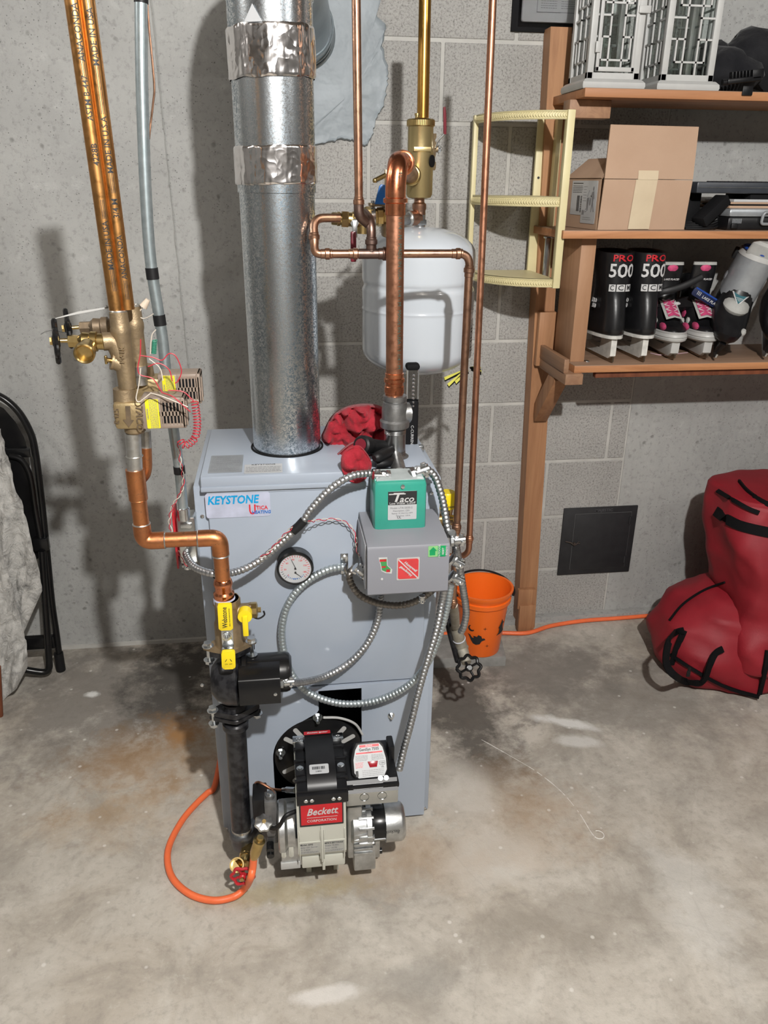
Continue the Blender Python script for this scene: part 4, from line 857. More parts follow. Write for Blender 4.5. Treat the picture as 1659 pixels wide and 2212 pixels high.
# isolation flange valve
iv = thing('isolation_valve', 'bronze flanged isolation valve with two yellow lever handles above the circulator', 'valve', (XC, YC, zfl))
g = MB(bronze); diamond(g, zfl-.005, .009, .052, .032); ztb = cz_(1292, 490); g.lathe([(.029, zfl+.003), (.0275, zfl+.012), (.0275, zfl+.05), (.024, zfl+.06), (.0235, ztb)], (XC, YC, 0), (0, 0, 1), 32); g.cyl((XC, YC, ztb-.014), (XC, YC, ztb), .0265, seg=8)
pd = P(548, 1318, YC); g.cyl((XC, YC, pd.z), (pd.x-.004, YC, pd.z+.001), .0145, seg=20); vbod = g.out('body', iv)
g = MB(brass); g.lathe([(.0125, -.01), (.0155, -.008), (.0155, .006), (.011, .008)], pd, (1, 0, 0), 18, f=lambda u, h: 1+.03*math.cos(u*2*PI*9)); g.cyl(pd+V((.006, 0, 0)), pd+V((.014, 0, 0)), .0055, seg=10); g.out('drain_cap', iv)
g = MB(rubber); g.tube(cr([pd+V((-.006, -.004, -.010)), pd+V((.008, -.006, -.016)), pd+V((.020, -.004, -.010)), pd+V((.019, -.002, -.002))], 5), .0018, 8); g.out('cap_tether', iv)
Yh = YC-.040
def hand(parent, poly, o, tilt, txt=None, d=.006, label=None, mt=yellow):
    M = F(o, (math.cos(tilt), 0, -math.sin(tilt)), (math.sin(tilt), 0, math.cos(tilt))); g = MB(mt); g.prism(poly, M, d, .0018)
    if txt: txt(g, T(M, 0, 0, d+.0002))
    return g.out('handle', parent, label=label)
a, b = P(485, 1300, Yh), P(489, 1357, Yh); L_h = (a-b).length
def web_t(g, M): g.m(ink).text('Webstone', .0135, M @ Matrix.Rotation(PI/2, 4, 'Z') @ Matrix.Translation((0, .001, 0)), .0001, off=.012, sx=.78); g.text('BALL VALVE INNOVATION', .0032, M @ Matrix.Rotation(PI/2, 4, 'Z') @ Matrix.Translation((0, -.008, 0)), .0001)
hand(iv, rrect(.0265, .056, .004), P(487, 1330, Yh-.004), 0.02, web_t, .007, 'yellow lever lettered in black')
def on_t(g, M): g.m(ink).text('ON  OFF', .0035, T(M, 0, -.008), .0001); g.tube([M @ V((-.006, -.002, 0)), M @ V((-.003, .003, 0))], .0006, 5); g.tube([M @ V((.006, -.002, 0)), M @ V((.003, .003, 0))], .0006, 5)
hand(iv, rrect(.0255, .039, .005), P(494, 1422, Yh-.026), 0.03, on_t, .008, 'lower end of the yellow lever')
g = MB(steel); pz = P(491, 1381, Yh-.010); g.box(pz+V((0, .006, .002)), (.022, .003, .036), None, .001); g.box(pz+V((0, -.002, -.018)), (.022, .018, .006), None, .001); bolt(g, pz+V((-.001, .004, .004)), (0, -1, 0), .007, .006, .006); g.out('lever_plate', iv)
p = P(529, 1332, YC-.03); g = MB(yellow); g.cyl(p+V((0, .018, 0)), p+V((0, -.001, 0)), .0135, seg=28); g.box(p+V((0, -.003, -.019)), (.011, .006, .044), None, .002); g.out('drain_handle', iv)
# return copper leg
rl = thing('return_leg', 'orange copper return leg stepping from below the zone valve down to the circulator', 'pipe', P(300, 1150, YC))
pz0, pz1 = P(489, 1250, YC), P(311, 1165, YC); zh = (pz1.z+P(475, 1165, YC).z)/2; XL = P(303, 1110, YC).x
Xd = XC-.004
pts = [V((XL, YC, P(300, 1018, YC).z)), V((XL, YC, zh)), V((Xd, YC, zh)), V((Xd, YC, cz_(1258, 487)))]
g = MB(cop_dn); g.tube(bend(pts, .022, 8), .0142, 28); g.out('copper_run', rl)
def sleeve(g, p, q, r): g.cyl(p, q, r, seg=28)
g = MB(cop_dn); e = bend([V((XL, YC, zh+.034)), V((XL, YC, zh)), V((XL+.038, YC, zh))], .024, 8); g.tube(e, .0160, 28); g.out('lower_elbow', rl)
g = MB(cop_dn); e = bend([V((Xd-.038, YC, zh)), V((Xd, YC, zh)), V((Xd, YC, zh-.034))], .024, 8); g.tube(e, .0160, 28); g.out('upper_elbow', rl)
for c, a_ in ((V((XL, YC, zh+.035)), (0, 0, 1)), (V((XL+.039, YC, zh)), (1, 0, 0)), (V((Xd-.039, YC, zh)), (1, 0, 0)), (V((Xd, YC, zh-.036)), (0, 0, 1))):
    g = MB(tin); g.torus(c, a_, .0148, .0017, 24, 6); g.out('solder_joint', rl)
zA, zB = P(300, 1018, YC).z, P(303, 1078, YC).z
g = MB(cop_dn); g.cyl((XL, YC, zA+.004), (XL, YC, zB), .0165, seg=28); g.torus((XL, YC, zB), (0, 0, 1), .0152, .0015, 24, 6); g.out('coupling', rl)
g = MB(tin); X0 = P(290, 960, YC).x; g.lathe([(.0105, 0), (.0150, .008), (.0150, .010)], (XL, YC, zA+.010), (0, 0, -1), 24); g.cyl((X0, YC, P(290, 935, YC).z), (XL, YC, zA+.003), .0135, seg=24); g.torus(((X0+XL)/2, YC, P(293, 985, YC).z), (0, 0, 1), .0138, .0015, 24, 6); g.out('tinned_nipple', rl)
g = MB(cop_new); zc2 = cz_(1262, 488); g.lathe([(.0150, .012), (.0165, .010), (.0185, .002), (.0165, -.004), (.0165, -.014), (.0200, -.018), (.0200, -.026), (.018, -.030)], (Xd, YC, zc2), (0, 0, 1), 28); g.out('press_adapter', rl)
g = MB(mat('blue_pipe_tape', (.50, .55, .72), .6, bump=.5, bscale=120)); g.lathe([(.0205, -.028), (.0215, -.031), (.0215, -.038), (.020, -.041)], (Xd, YC, zc2), (0, 0, 1), 24); g.out('thread_tape', rl)

# ================================================================== zone valves and the two lacquered pipes
def zone_valve(name, label, off, front):
    Yz = YC+off; o = V((0, off, 0)); t = thing(name, label, 'valve', P(290, 920, Yz), group=None)
    def Q(x, y, dy=0): return P(x, y, YC+dy)+o+V((0, 0, 0))
    a = Q(249, 925); b = Q(312, 858); xa, xb, za, zb = P(250, 885, YC).x, P(313, 885, YC).x, P(282, 920, YC).z, P(282, 862, YC).z
    dx = 0 if front else .010
    g = MB(mat('zone_valve_brass', (.42, .32, .17), .5, .7, c2=(.34, .25, .13), scale=60, bump=.5, bscale=180, bdist=.001), bronze)
    g.box(((xa+xb)/2+dx, Yz, (za+zb)/2), (xb-xa, .048, zb-za), F((0, 0, 0)) @ Matrix.Rotation(0, 4, 'Z') if 0 else None, .006)
    m1 = g
    if front:
        M = F(((xa+xb)/2, Yz-.0245, (za+zb)/2)) @ Matrix.Rotation(-PI/2-.06, 4, 'Z')
        g.m(old_bronze).text('TACO', .016, T(M, .002, .018), .0008, .2, .02); g.text('571-2', .012, T(M, .0, -.020), .0008, off=.015)
        g.prism([(-.018, .004), (.006, .004), (.006, .009), (.019, 0), (.006, -.009), (.006, -.004), (-.018, -.004)], M, .0012)
    zt2 = P(283, 838, YC).z; g.m(bronze).lathe([(.0205, zb-.004), (.0195, zb+.004), (.0185, zt2)], ((xa+xb)/2+dx-.006, Yz, 0), (0, 0, 1), 24); g.lathe([(.015, za-.012), (.018, za-.009), (.018, za+.002)], ((xa+xb)/2+dx+.004, Yz, 0), (0, 0, 1), 24)
    g.out('valve_body', t)
    g = MB(tan, matte); x0, x1, z0, z1 = P(310, 890, YC).x+dx, P(404, 885, YC).x+dx, P(360, 918, YC).z, P(360, 852, YC).z; yf = Yz-.024
    # housing with real slots: core plus bars
    g.m(matte).bx(x0+.004, x1-.004, yf+.003, Yz+.022, z0+.003, z1-.003); g.m(tan)
    g.bx(x0, x0+.034, yf, Yz+.026, z0, z1, .003); g.bx(x0+.03, x1, yf+.002, Yz+.026, z1-.010, z1, .003); g.bx(x0+.03, x1, yf, Yz+.026, z0, z0+.009, .003); g.bx(x1-.008, x1, yf, Yz+.024, z0, z1, .003); zm = (z0+z1)/2; g.bx(x0+.03, x1, yf, yf+.004, zm-.0045, zm+.003)
    for k in range(8): g.bx(x0+.034+k*.0058, x0+.034+k*.0058+.0022, yf, yf+.004, z0+.006, z1-.006)
    ac = g.out('actuator', t)
    g = MB(mat('label_yellow', (.80, .72, .02), .4), ink_g); M = F((x0+.019, yf-.0004, zm)); g.prism(rrect(.022, (z1-z0)*.94, .002), M, .0005)
    Mq = T(M, 0, 0, .0007) @ Matrix.Rotation(PI/2, 4, 'Z'); g.m(ink_g).text('CAUTION', .0042, T(Mq, 0, .008), .0001, off=.02); lines(g, Mq, -.026, .026, -.009, .005, 7, .0020, ink_g, 31); g.out('caution_label', ac)
    g = MB(mat('motor_clip', (.5, .5, .5), .3, 1.0)) if 0 else None
    return t
zone_valve('zone_valve', 'front tan zone valve with yellow caution label and arrow-cast brass body', 0, True)
t2 = zone_valve('zone_valve', 'rear tan zone valve half hidden behind the front one, its top lit above it', .07, False)
t2.location = t2.location+V((.012, .0, .024))
# pipes
YP = YC
lp1 = thing('lacquered_pipe', 'left of two orange lacquered copper pipes printed ANACONDA, entering the front tee', 'pipe', P(250, 690, YC))
lp2 = thing('lacquered_pipe', 'right of two orange lacquered copper pipes printed 3/4 M, entering the rear tee', 'pipe', P(280, 680, YC+.03))
def lpipe(t, xa, ya, xb, yb, Y, texts):
    a, b = P(xa, ya, Y), P(xb, yb, Y); X = b.x; ax_ = (a-b).normalized(); g = MB(cop_or, ink); g.cyl(b, a, .0113, seg=28); g.m(ink)
    fr = (CAM-(a+b)/2); w = wrapcyl((0, 0, 0), ax_, .0113, fr)
    for y, tx, s in texts:
        t_ = (b.z-P(xb, y, Y).z)/(b.z-a.z); c = b+(a-b)*t_
        wf = wrapcyl(c, ax_, .0113, fr+V((.25, 0, 0)))
        if tx == '=':
            for v in (-.0022, 0.0, .0022):
                n = 2; vs = [g.bm.verts.new(wf(V((u*s, v+dv, 0)))) for u, dv in ((-.5, -.0004), (.5, -.0004), (.5, .0004), (-.5, .0004))]; g.face(vs)
        else: g.text(tx, s, Matrix(), .0001, wrap=wf, off=.01)
    g.out('copper_pipe', t)
lpipe(lp1, 152, -30, 252, 675, YC, [(75, 'ANACONDA', .0125), (140, '=', .045), (215, 'ASTM B-447', .0115), (335, '4228B', .012), (452, '=', .028), (530, 'MADE IN USA', .012), (600, '=', .04)])
lpipe(lp2, 184, -30, 276, 668, YC+.006, [(20, '=', .03), (85, 'MADE IN USA', .012), (180, '=', .045), (225, '=', .03), (315, 'MADE IN U.S.A', .012), (395, '=', .03), (450, '3/4 M', .0125), (555, 'ANACONDA', .0115), (625, '=', .03)])
# tees
def tee(name, label, Y, col_px, br_px, dz, txt):
    t = thing(name, label, 'fitting', P(col_px[-1][0], col_px[-1][1], Y)); g = MB(bronze, tin)
    top, mid, low, bot = [P(x, y, Y) for x, y in col_px]
    ax_ = (top-bot).normalized(); L = (top-bot).length
    g.m(tin).torus(top, ax_, .0125, .0022, 24, 6); g.m(bronze)
    g.lathe([(.0128, L), (.0145, L-.002), (.0155, L*.80), (.0165, L*.78), (.0165, L*.72), (.0150, L*.66), (.0155, L*.25), (.0150, L*.16), (.0150, 0)], bot, ax_, 28)
    if br_px:
        e = P(*br_px, Y-.005); m_ = mid+(low-mid)*.15; g.tube(bend([e, V((mid.x-.012, Y, e.z)), low], .020, 6), [.0150]*20 if 0 else .0148, 24)
        M = F(low+V((.001, -.0166, .022))) @ Matrix.Rotation(PI/2-.1, 4, 'Z'); g.text(txt, .011, M, .0008, off=.02)
    g.out('tee_body', t); return t
ft = tee('boiler_drain_tee', 'front bronze purge tee with raised letters, side drain valve on its left', YC, [(255, 672), (262, 735), (270, 790), (276, 838)], (222, 738), 0, 'PV-1K')
p = P(245, 780, YC-.004); g = MB(bronze); g.cyl(P(268, 790, YC), p, .0145, .013, 20); g.cyl(p, P(240, 779, YC-.005), .015, seg=20); pl_ = g.out('plug_boss', ft)
g = MB(brass); a = P(240, 779, YC-.005); g.cyl(a, P(230, 777, YC-.008), .004, seg=10); g.box(P(229, 777, YC-.008), (.004, .008, .014), None, .001); g.out('set_screw', ft)
rt = tee('boiler_drain_tee', 'rear bronze purge tee standing just right of and behind the front tee', YC+.055, [(285, 660), (290, 720), (296, 770), (303, 825)], None, 0, '')
g = MB(tin); g.cyl(P(298, 790, YC+.05), P(303, 830, YC+.05), .0145, seg=20); g.out('solder_nipple', rt)
# rear small pipe visible behind the front nipple
rp_ = thing('rear_return_pipe', 'thin orange pipe partly hidden behind the tinned nipple under the zone valves', 'pipe', P(312, 1040, YC+.06))
g = MB(cop_dn, tin); g.m(tin).cyl(P(313, 930, YC+.06), P(315, 968, YC+.06), .0105, seg=16); g.m(cop_dn).tube(bend([P(314, 966, YC+.06), P(316, 1020, YC+.06), P(300, 1040, YC+.10)], .02), .0112, 18); g.out('copper_pipe', rp_)
# boiler drains
def drain(name, label, tip, c, out_, Y, mt, hw_R):
    t = thing(name, label, 'valve', P(*c, Y)); g = MB(mt); a = P(*tip, Y); b = P(*c, Y); ax_ = (b-a).normalized()
    L = (b-a).length; g.lathe([(.0135, 0), (.0135, L*.25), (.0165, L*.28), (.0165, L*.5), (.0140, L*.55), (.0150, L*.8), (.0110, L*.9), (.0085, L)], a, ax_, 24); g.cyl(b-ax_*.004, b+ax_*.014, .0105, seg=6)
    if out_:
        o = P(*out_, Y-.05); q = a+ax_*L*.55; g.lathe([(.0125, -.028), (.0125, -.004), (.0165, -.002), (.0165, .010), (.0145, .012), (.0125, .010), (.0125, .0)], o, (o-q), 26)
    g.out('body', t); hc_ = b+ax_*.034; handwheel('h', t, hc_, ax_+V((0, -.25, 0)), hw_R, black_m, brass, 7, .022); return t, hc_
t, hc1 = drain('hose_drain', 'front brass drain valve with open outlet and black handwheel on the left tee', (226, 738), (168, 737), (184, 760), YC, brass, .031)
t, hc2 = drain('hose_drain', 'rear dull bronze drain valve with a black handwheel, above and behind the brass one', (250, 705), (192, 707), None, YC+.05, old_bronze, .028)
g = MB(white); gr = [P(235, 663, -1.01), P(228, 667, -1.01), P(170, 678, -1.02), P(103, 692, -1.03), P(168, 673, -1.02), P(225, 664, -1.01)]
g.prism([(0, 0), (.004, .004), (.004, -.004)], F(gr[0], (-.98, 0, -.1)), .0005); g.face([g.bm.verts.new(p) for p in gr]); bmesh.ops.solidify(g.bm, geom=g.bm.faces[:], thickness=.0006); g.out('paper_tag', label='thin white paper tag sticking out left above the black handwheels', cat='tag')
g = MB(steel); g.tube(cr([P(143, 720, -1.06), P(118, 714, -1.06), P(100, 716, -1.06), P(88, 722, -1.06)], 6), .0006, 5); g.out('wire_tie', label='fine bent tie wire poking left from the front black handwheel', cat='wire')

# ================================================================== conduit and junction box at left
YE = -.93
ec = thing('metal_conduit', 'bent grey metal conduit wrapped in black tape, running down to the junction box', 'conduit', P(398, 1110, YE))
ep = [P(305, -30, YE), P(305, 60, YE), P(307, 200, YE), P(314, 400, YE), P(325, 560, YE), P(343, 680, YE), P(352, 740, YE), P(362, 840, YE), P(378, 950, YE), P(388, 1020, YE), P(396, 1105, YE)]
cv = cr(ep, 8); g = MB(emt); g.tube(cv, .0100, 22); g.out('tube', ec)
def seg_on(y0, y1): return [p for p in cr(ep, 60) if P(0, y1, YE).z <= p.z+.0 and p.z <= P(0, y0, YE).z]
def zy(y): return P(330, y, YE).z
for y0, y1 in ((-20, 8), (578, 603), (679, 703), (1008, 1026)):
    pp = [p for p in cr(ep, 60) if zy(y1) <= p.z <= zy(y0)]; g = MB(rubber); g.tube(pp, .0111, 20); g.out('black_tape', ec)
g = MB(steel); a = P(396, 1100, YE); g.lathe([(.0105, .004), (.0125, .002), (.0125, -.022), (.0105, -.024)], a, (0, 0, 1), 20); g.out('box_connector', ec)
g = MB(cop_old); g.tube(cr([P(318, 5, YE+.02), P(322, 60, YE+.02), P(333, 180, YE+.02), P(331, 220, YE+.02), P(325, 270, YE+.02), P(322, 300, YE+.01)], 6), .0018, 8); g.out('bare_wire', label='thin brown wire bowing out right of the taped metal conduit', cat='wire')
jb = thing('junction_box', 'zinc junction box with a red cover on the boiler left side behind the copper elbow', 'junction box', P(400, 1210, -.93))
x0, x1, z0_, z1_ = pb(384, 1118, 425, 1218, -.935); g = MB(gz); g.bx(x0, x1, -.935, -.89, z0_, z1_, .004); g.out('box', jb)
g = MB(red_v); g.bx(x0-.006, x0-.002, -.94, -.885, z0_-.008, z1_+.012, .001); g.out('red_cover', jb)
g = MB(steel); p = P(402, 1135, -.937); g.box(p, (.022, .006, .010), None, .001); bolt(g, p+V((.006, -.003, 0)), (0, -1, 0), .004, .003); g.out('clamp', jb)
connector(jb, P(404, 1205, -.925), (0, 0, -1), .8)
# red and white thermostat wires
def wire(label, pts, mt_, r=.0010, n=10): g = MB(mt_); g.tube(cr(pts, n), r, 6); return g.out('wire', label=label, cat='wire')
Wf = -1.09
rnd = random.Random(11)
wire('red wire looping above the zone valves and over the rear tee', [P(304, 733, Wf), P(303, 765, Wf), P(298, 795, Wf), P(304, 810, Wf), P(330, 818, Wf), P(345, 840, Wf), P(350, 848, Wf)], wr)
wire('red wire arching highest right across the metal conduit', [P(303, 768, Wf), P(330, 772, Wf), P(350, 778, Wf), P(365, 764, Wf), P(380, 770, Wf), P(392, 800, Wf), P(385, 822, Wf), P(378, 828, Wf)], wr)
wire('red wire crossing between the tee and conduit in a zigzag', [P(320, 792, Wf), P(338, 785, Wf), P(352, 788, Wf), P(366, 800, Wf), P(372, 823, Wf)], wr)
wire('cream wire curling down past the tees to the valve', [P(304, 795, Wf), P(300, 830, Wf), P(294, 860, Wf), P(300, 868, Wf), P(312, 860, Wf), P(327, 848, Wf)], ww)
wire('cream wire lying across the front zone valve label top', [P(325, 849, Wf), P(350, 856, Wf-.01), P(380, 868, Wf-.01), P(406, 879, Wf-.01)], ww)
wire('second cream wire slanting above the rear valve from the wire nut', [P(322, 775, Wf), P(345, 795, Wf), P(352, 822, Wf)], ww)
wire('red wire lying over the slotted cover of the front zone valve', [P(350, 848, Wf), P(375, 858, Wf-.01), P(400, 880, Wf-.01), P(412, 890, Wf-.01)], wr)
wire('red wire from the rear valve top right across to the coil', [P(363, 843, Wf), P(395, 846, Wf), P(412, 860, Wf), P(420, 868, Wf)], wr)
# spring-coiled red wire
cc = cr([P(420, 866, Wf), P(424, 890, Wf), P(426, 920, Wf), P(420, 948, Wf), P(400, 962, Wf), P(388, 950, Wf)], 12); cc = resample(cc, .0005); out = []
for i, p in enumerate(cc):
    t = (cc[min(i+1, len(cc)-1)]-cc[max(i-1, 0)]).normalized(); x, y, _ = basis(t); a = i*.0005/.0052*2*PI; out.append(p+x*math.cos(a)*.0062+y*math.sin(a)*.0062)
g = MB(wr); g.tube(out, .0009, 5); g.out('coiled_wire', label='springy coil of red wire hanging beside the zone valve cover', cat='wire')
g = MB(mat('green_insulation', (.03, .22, .14), .5)); q = resample([P(334, 735, Wf), P(332, 765, Wf)], .0004); out = []
for i, p in enumerate(q): a = i*.0004/.0024*2*PI; out.append(p+V((math.cos(a)*.0035, math.sin(a)*.0035, 0)))
g.tube(out, .0011, 5); g.out('green_coil', label='short tight coil of green wire left of the metal conduit', cat='wire')
g = MB(mat('wire_nut_cream', (.58, .48, .38), .5)); a, b = P(309, 663, -1.0), P(320, 647, -1.0); g.cyl(a, b, .007, .004, 14); wn = g.out('wire_nut', label='cream wire nut poking up right of the rear tee', cat='wire nut')
wire('cream wire dropping from the wire nut to the tee', [P(309, 662, -1.0), P(302, 672, -1.0), P(296, 675, -1.0)], ww); wire('pale wire curving between the rear tee and the taped conduit', [P(297, 683, -1.0), P(310, 688, -1.0), P(322, 684, -.98), P(331, 678, -.95)], ww)
wire('pale wire beside the conduit above the green coil', [P(337, 712, -1.0), P(329, 722, -1.0), P(326, 740, -1.0), P(325, 765, -1.0)], ww)
twist('twisted red and white wire following the conduit down to the red box cover', [P(385, 955, -.96), P(388, 985, -.955), P(392, 1010, -.955), P(396, 1040, -.955), P(390, 1065, -.955), P(372, 1095, -.955), P(366, 1130, -.955), P(372, 1150, -.955)])
twist('twisted red and white wire emerging below the copper run left of the box', [P(385, 1190, -.97), P(395, 1212, -.97), P(412, 1225, -.975), P(430, 1233, -.985)])

# ================================================================== oil line
hv = thing('oil_valve', 'small brass oil valve with a silver knob beside the black drop pipe', 'valve', P(560, 1840, -1.14))
Yo = -1.16
a, b, c_, d_ = P(549, 1850, Yo), P(556, 1828, Yo), P(567, 1795, Yo), P(569, 1785, Yo)
g = MB(brass); g.lathe([(.0065, 0), (.0085, .006), (.0115, .02), (.0115, .045), (.0125, .046), (.0125, .052), (.007, .054), (.007, .062)], a+(a-b)*.3, (c_-a), 20); g.out('body', hv)
g = MB(steel); k = P(569, 1778, Yo-.004); g.lathe([(.006, -.004), (.017, -.003), (.018, .002), (.016, .006), (.006, .008)], k, (.15, -.45, .9), 32, f=lambda u, h: 1+.08*math.cos(u*2*PI*7)); kn = g.out('knob', hv)
g = MB(brass); g.cyl(k, k+V((.002, -.006, .011)), .004, seg=10); g.out('knob_screw', hv)
ol = thing('oil_line', 'orange sheathed oil line looping over the floor from the oil valve to the boiler side', 'hose', PZ(450, 1940))
g = MB(orange, cop_dn)
path = [P(548, 1856, Yo), P(545, 1880, Yo+.0), P(540, 1900, -1.165)]
pz_ = [P(548, 1854, Yo), P(546, 1875, Yo), P(541, 1897, -1.165), PZ(530, 1917, .030), PZ(505, 1937, .012), PZ(460, 1945, .009), PZ(412, 1932, .0085), PZ(375, 1900, .0085), PZ(362, 1860, .0085), PZ(368, 1820, .0085), PZ(395, 1770, .0085), PZ(425, 1735, .0085), PZ(448, 1713, .0085), PZ(464, 1697, .0085), V((-.200, -.60, .0085))]
g.tube(cr(pz_, 10), .0078, 18); g.out('orange_sheath', ol)
ol2 = thing('oil_line', 'orange sheathed oil line lying along the wall from the bucket to the red bag', 'hose', PZ(1250, 1350))
g = MB(orange); g.tube(cr([PZ(900, 1392, .008), PZ(950, 1372, .0085), PZ(1000, 1366, .0085), PZ(1080, 1367, .0085), PZ(1140, 1367, .0085), PZ(1190, 1352, .0085), PZ(1260, 1341, .0085), PZ(1340, 1335, .0085), PZ(1440, 1327, .0085), PZ(1560, 1318, .0085)], 10), .0075, 16); g.out('orange_sheath', ol2)
# ================================================================== expansion tank, air separator and loop pipes
YT = -.46
tx = (P(780, 660, YT).x+P(1022, 660, YT).x)/2; TR = .1365
def tz(y, d=TR): return P(903, y, YT-d).z
tk = thing('expansion_tank', 'pale grey domed expansion tank hanging behind the riser beneath the brass air separator', 'tank', (tx, YT, tz(800)))
zb, zt = tz(775)+.0, tz(560)
zr1, zr2 = tz(629), tz(683)
g = MB(tank_m); pr = [(.02, zb-.062)]
for k in range(1, 9): a = PI/2*k/8; pr.append((.012+(TR-.012)*math.sin(a), zb-.0-.062*math.cos(a)))
pr += [(TR, zr2-.008), (TR, zr2-.003), (TR+.0012, zr2-.001), (TR+.0012, zr2+.001), (TR, zr2+.003), (TR, zr2+.008), (TR, zr1-.016), (TR, zr1-.010), (TR-.002, zr1-.006), (TR-.0045, zr1), (TR-.002, zr1+.006), (TR, zr1+.010), (TR, zr1+.016), (TR, zt-.004), (TR, zt)]
for k in range(1, 9): a = PI/2*k/8; pr.append((.012+(TR-.012)*math.cos(a), zt+.062*math.sin(a)))
g.lathe(pr, (tx, YT, 0), (0, 0, 1), 64); g.out('shell', tk, ang=50)
ztt = zt+.062
g = MB(label_w, ink, mat('white_neck', (.6, .62, .64), .35)); a0 = .12
for j in range(2):
    zc = tz(750+j*-60)
    ring = [[V((tx+(TR+.0006)*math.cos(a), YT+(TR+.0006)*math.sin(a), z)) for a in [(-.52+.04*k) for k in range(12)]] for z in ((tz(790), tz(705)) if j == 0 else (tz(690), tz(640)))]
    g.m(label_w).sheet(ring)
for k in range(9):
    z = tz(775-k*7); g.m(ink); w = .10+.05*(k % 3); g.sheet([[V((tx+(TR+.001)*math.cos(a), YT+(TR+.001)*math.sin(a), z+dz)) for a in (-.48, -.48+w, -.48+2*w)] for dz in (0, .0035)])
g.out('side_label', tk, label='white printed label wrapped round the right side')
g = MB(steel); g.cyl((tx, YT, ztt-.003), (tx, YT, ztt+.030), .013, seg=20); g.lathe([(.016, 0), (.017, .003), (.017, .010), (.014, .013)], (tx, YT, ztt+.004), (0, 0, 1), 6); g.out('neck', tk)
g = MB(mat('tag_yellow', (.72, .68, .12), .6), matte); vt = P(975, 812, -.60)
tg = [((1000, 800), (960, 818)), ((1000, 803), (968, 832)), ((1012, 800), (984, 826)), ((1018, 796), (1040, 803)), ((1016, 793), (1038, 793))]
for i, (a, b) in enumerate(tg):
    p, q = P(*a, -.50), P(*b, -.51-.005*i); d = (q-p).normalized(); s_ = d.cross(V((0, 1, .2))).normalized()*.0045
    g.m(g.mats[0]).face([g.bm.verts.new(v) for v in (p-s_*.3, q-s_, q+s_, p+s_*.3)]); g.m(matte).face([g.bm.verts.new(v+V((0, .001, -.004))) for v in (p-s_*.5, q-s_*1.2, q+s_, p+s_)])
bmesh.ops.solidify(g.bm, geom=g.bm.faces[:], thickness=.0008); g.out('caution_tag', label='yellow and black paper tag strips fanned out under the right of the tank', cat='tag')
# tee above the tank
def fit(name, label, pts, cat='fitting', mt=cop_old): g = MB(mt); g.tube(pts, .012, 20); return g.out(name, label=label, cat=cat)
tt = thing('tank_tee', 'corroded copper and steel tee joining the tank neck under the air separator', 'fitting', (tx, YT, ztt+.03))
zsb = P(905, 425, YT).z
ux = P(905, 470, YT).x
g = MB(cop_old, tin, iron); g.cyl((tx, YT, ztt+.026), (ux, YT, ztt+.05), .0135, seg=20); g.lathe([(.012, ztt+.03), (.0150, ztt+.036), (.0150, zsb-.03), (.0165, zsb-.026), (.0165, zsb-.016), (.012, zsb-.012), (.0115, zsb+.002)], (ux, YT, 0), (0, 0, 1), 24)
zt_ = P(900, 472, YT).z; g.cyl((ux, YT, zt_), (ux-.026, YT-.012, zt_+.001), .0165, seg=20); g.m(tin).torus((ux-.024, YT-.011, zt_), (-1, -.4, 0), .0135, .004, 20, 8); g.out('body', tt)
g = MB(iron); g.cyl((ux-.02, YT-.01, zt_), (P(862, 482, YT-.03).x, YT-.03, zt_-.004), .0115, seg=18); g.out('nipple', tt)
# air separator
sp = thing('air_separator', 'tall brass air separator with a knurled cap beside the top elbow of the riser', 'air separator', (P(905, 350, YT).x, YT, zsb))
sx_ = P(907, 350, YT).x
def sz(y): return P(907, y, YT-.031).z
g = MB(mat('satin_brass', (.50, .40, .20), .36, .85, c2=(.44, .35, .17), scale=8, bump=.15, bscale=300)); g.lathe([(.016, sz(430)), (.027, sz(427)), (.0305, sz(420)), (.0310, sz(330)), (.0315, sz(328)), (.0290, sz(326)), (.0290, sz(272)), (.0300, sz(270))], (sx_, YT, 0), (0, 0, 1), 44)
g.box((sx_, YT-.0265, sz(322)), (.040, .008, .010), None, .001); sb_ = g.out('body', sp)
g = MB(brass); g.lathe([(.030, 0), (.0315, .002), (.0315, .013), (.0295, .0155), (.010, .0165)], (sx_, YT, sz(272)), (0, 0, 1), 120, f=lambda u, h: 1+(.016*(int(u*120) % 2) if .001 < h < .014 else 0)); g.out('cap', sp)
g = MB(brass, red_v); vx = sx_-.010; g.cyl((vx, YT-.008, sz(258)), (vx, YT-.008, sz(244)), .0045, seg=14); g.cyl((vx, YT-.008, sz(256)), (vx, YT-.008, sz(251)), .0058, seg=6); g.cyl((vx, YT-.008, sz(248)), (vx, YT-.008, sz(243)), .0062, seg=16); g.out('vent_valve', sp)
g = MB(matte); g.prism([(.011*math.cos(a), .013*math.sin(a)) for a in [2*PI*k/24 for k in range(24)]], F((sx_+.0235, YT-.0215, P(926, 348, YT-.02).z), (.68, .73, 0), (0, 0, 1)), .0022); g.out('black_plug', sp)
g = MB(brass); co = V((sep_in.x, sep_in.y, sep_in.z)); dd = V((dirb.x, dirb.y, dirb.z)); g.lathe([(.0185, -.012), (.0205, -.011), (.0205, -.004), (.0225, -.002), (.0225, .010), (.020, .022)], co, dd, 24); g.out('side_port', sp)
gp = thing('gold_pipe', 'bright gold coloured pipe rising from the air separator beside the brown pipes', 'pipe', P(914, 262, YT))
g = MB(brass_b); a, b = P(914, -30, YT), P(917, 262, YT); g.cyl(V((sx_+.008, YT+.02, sz(262)-.02)), V((sx_+.006, YT+.02, P(914, -30, YT+.02).z)), .0135, seg=28); g.out('pipe', gp)
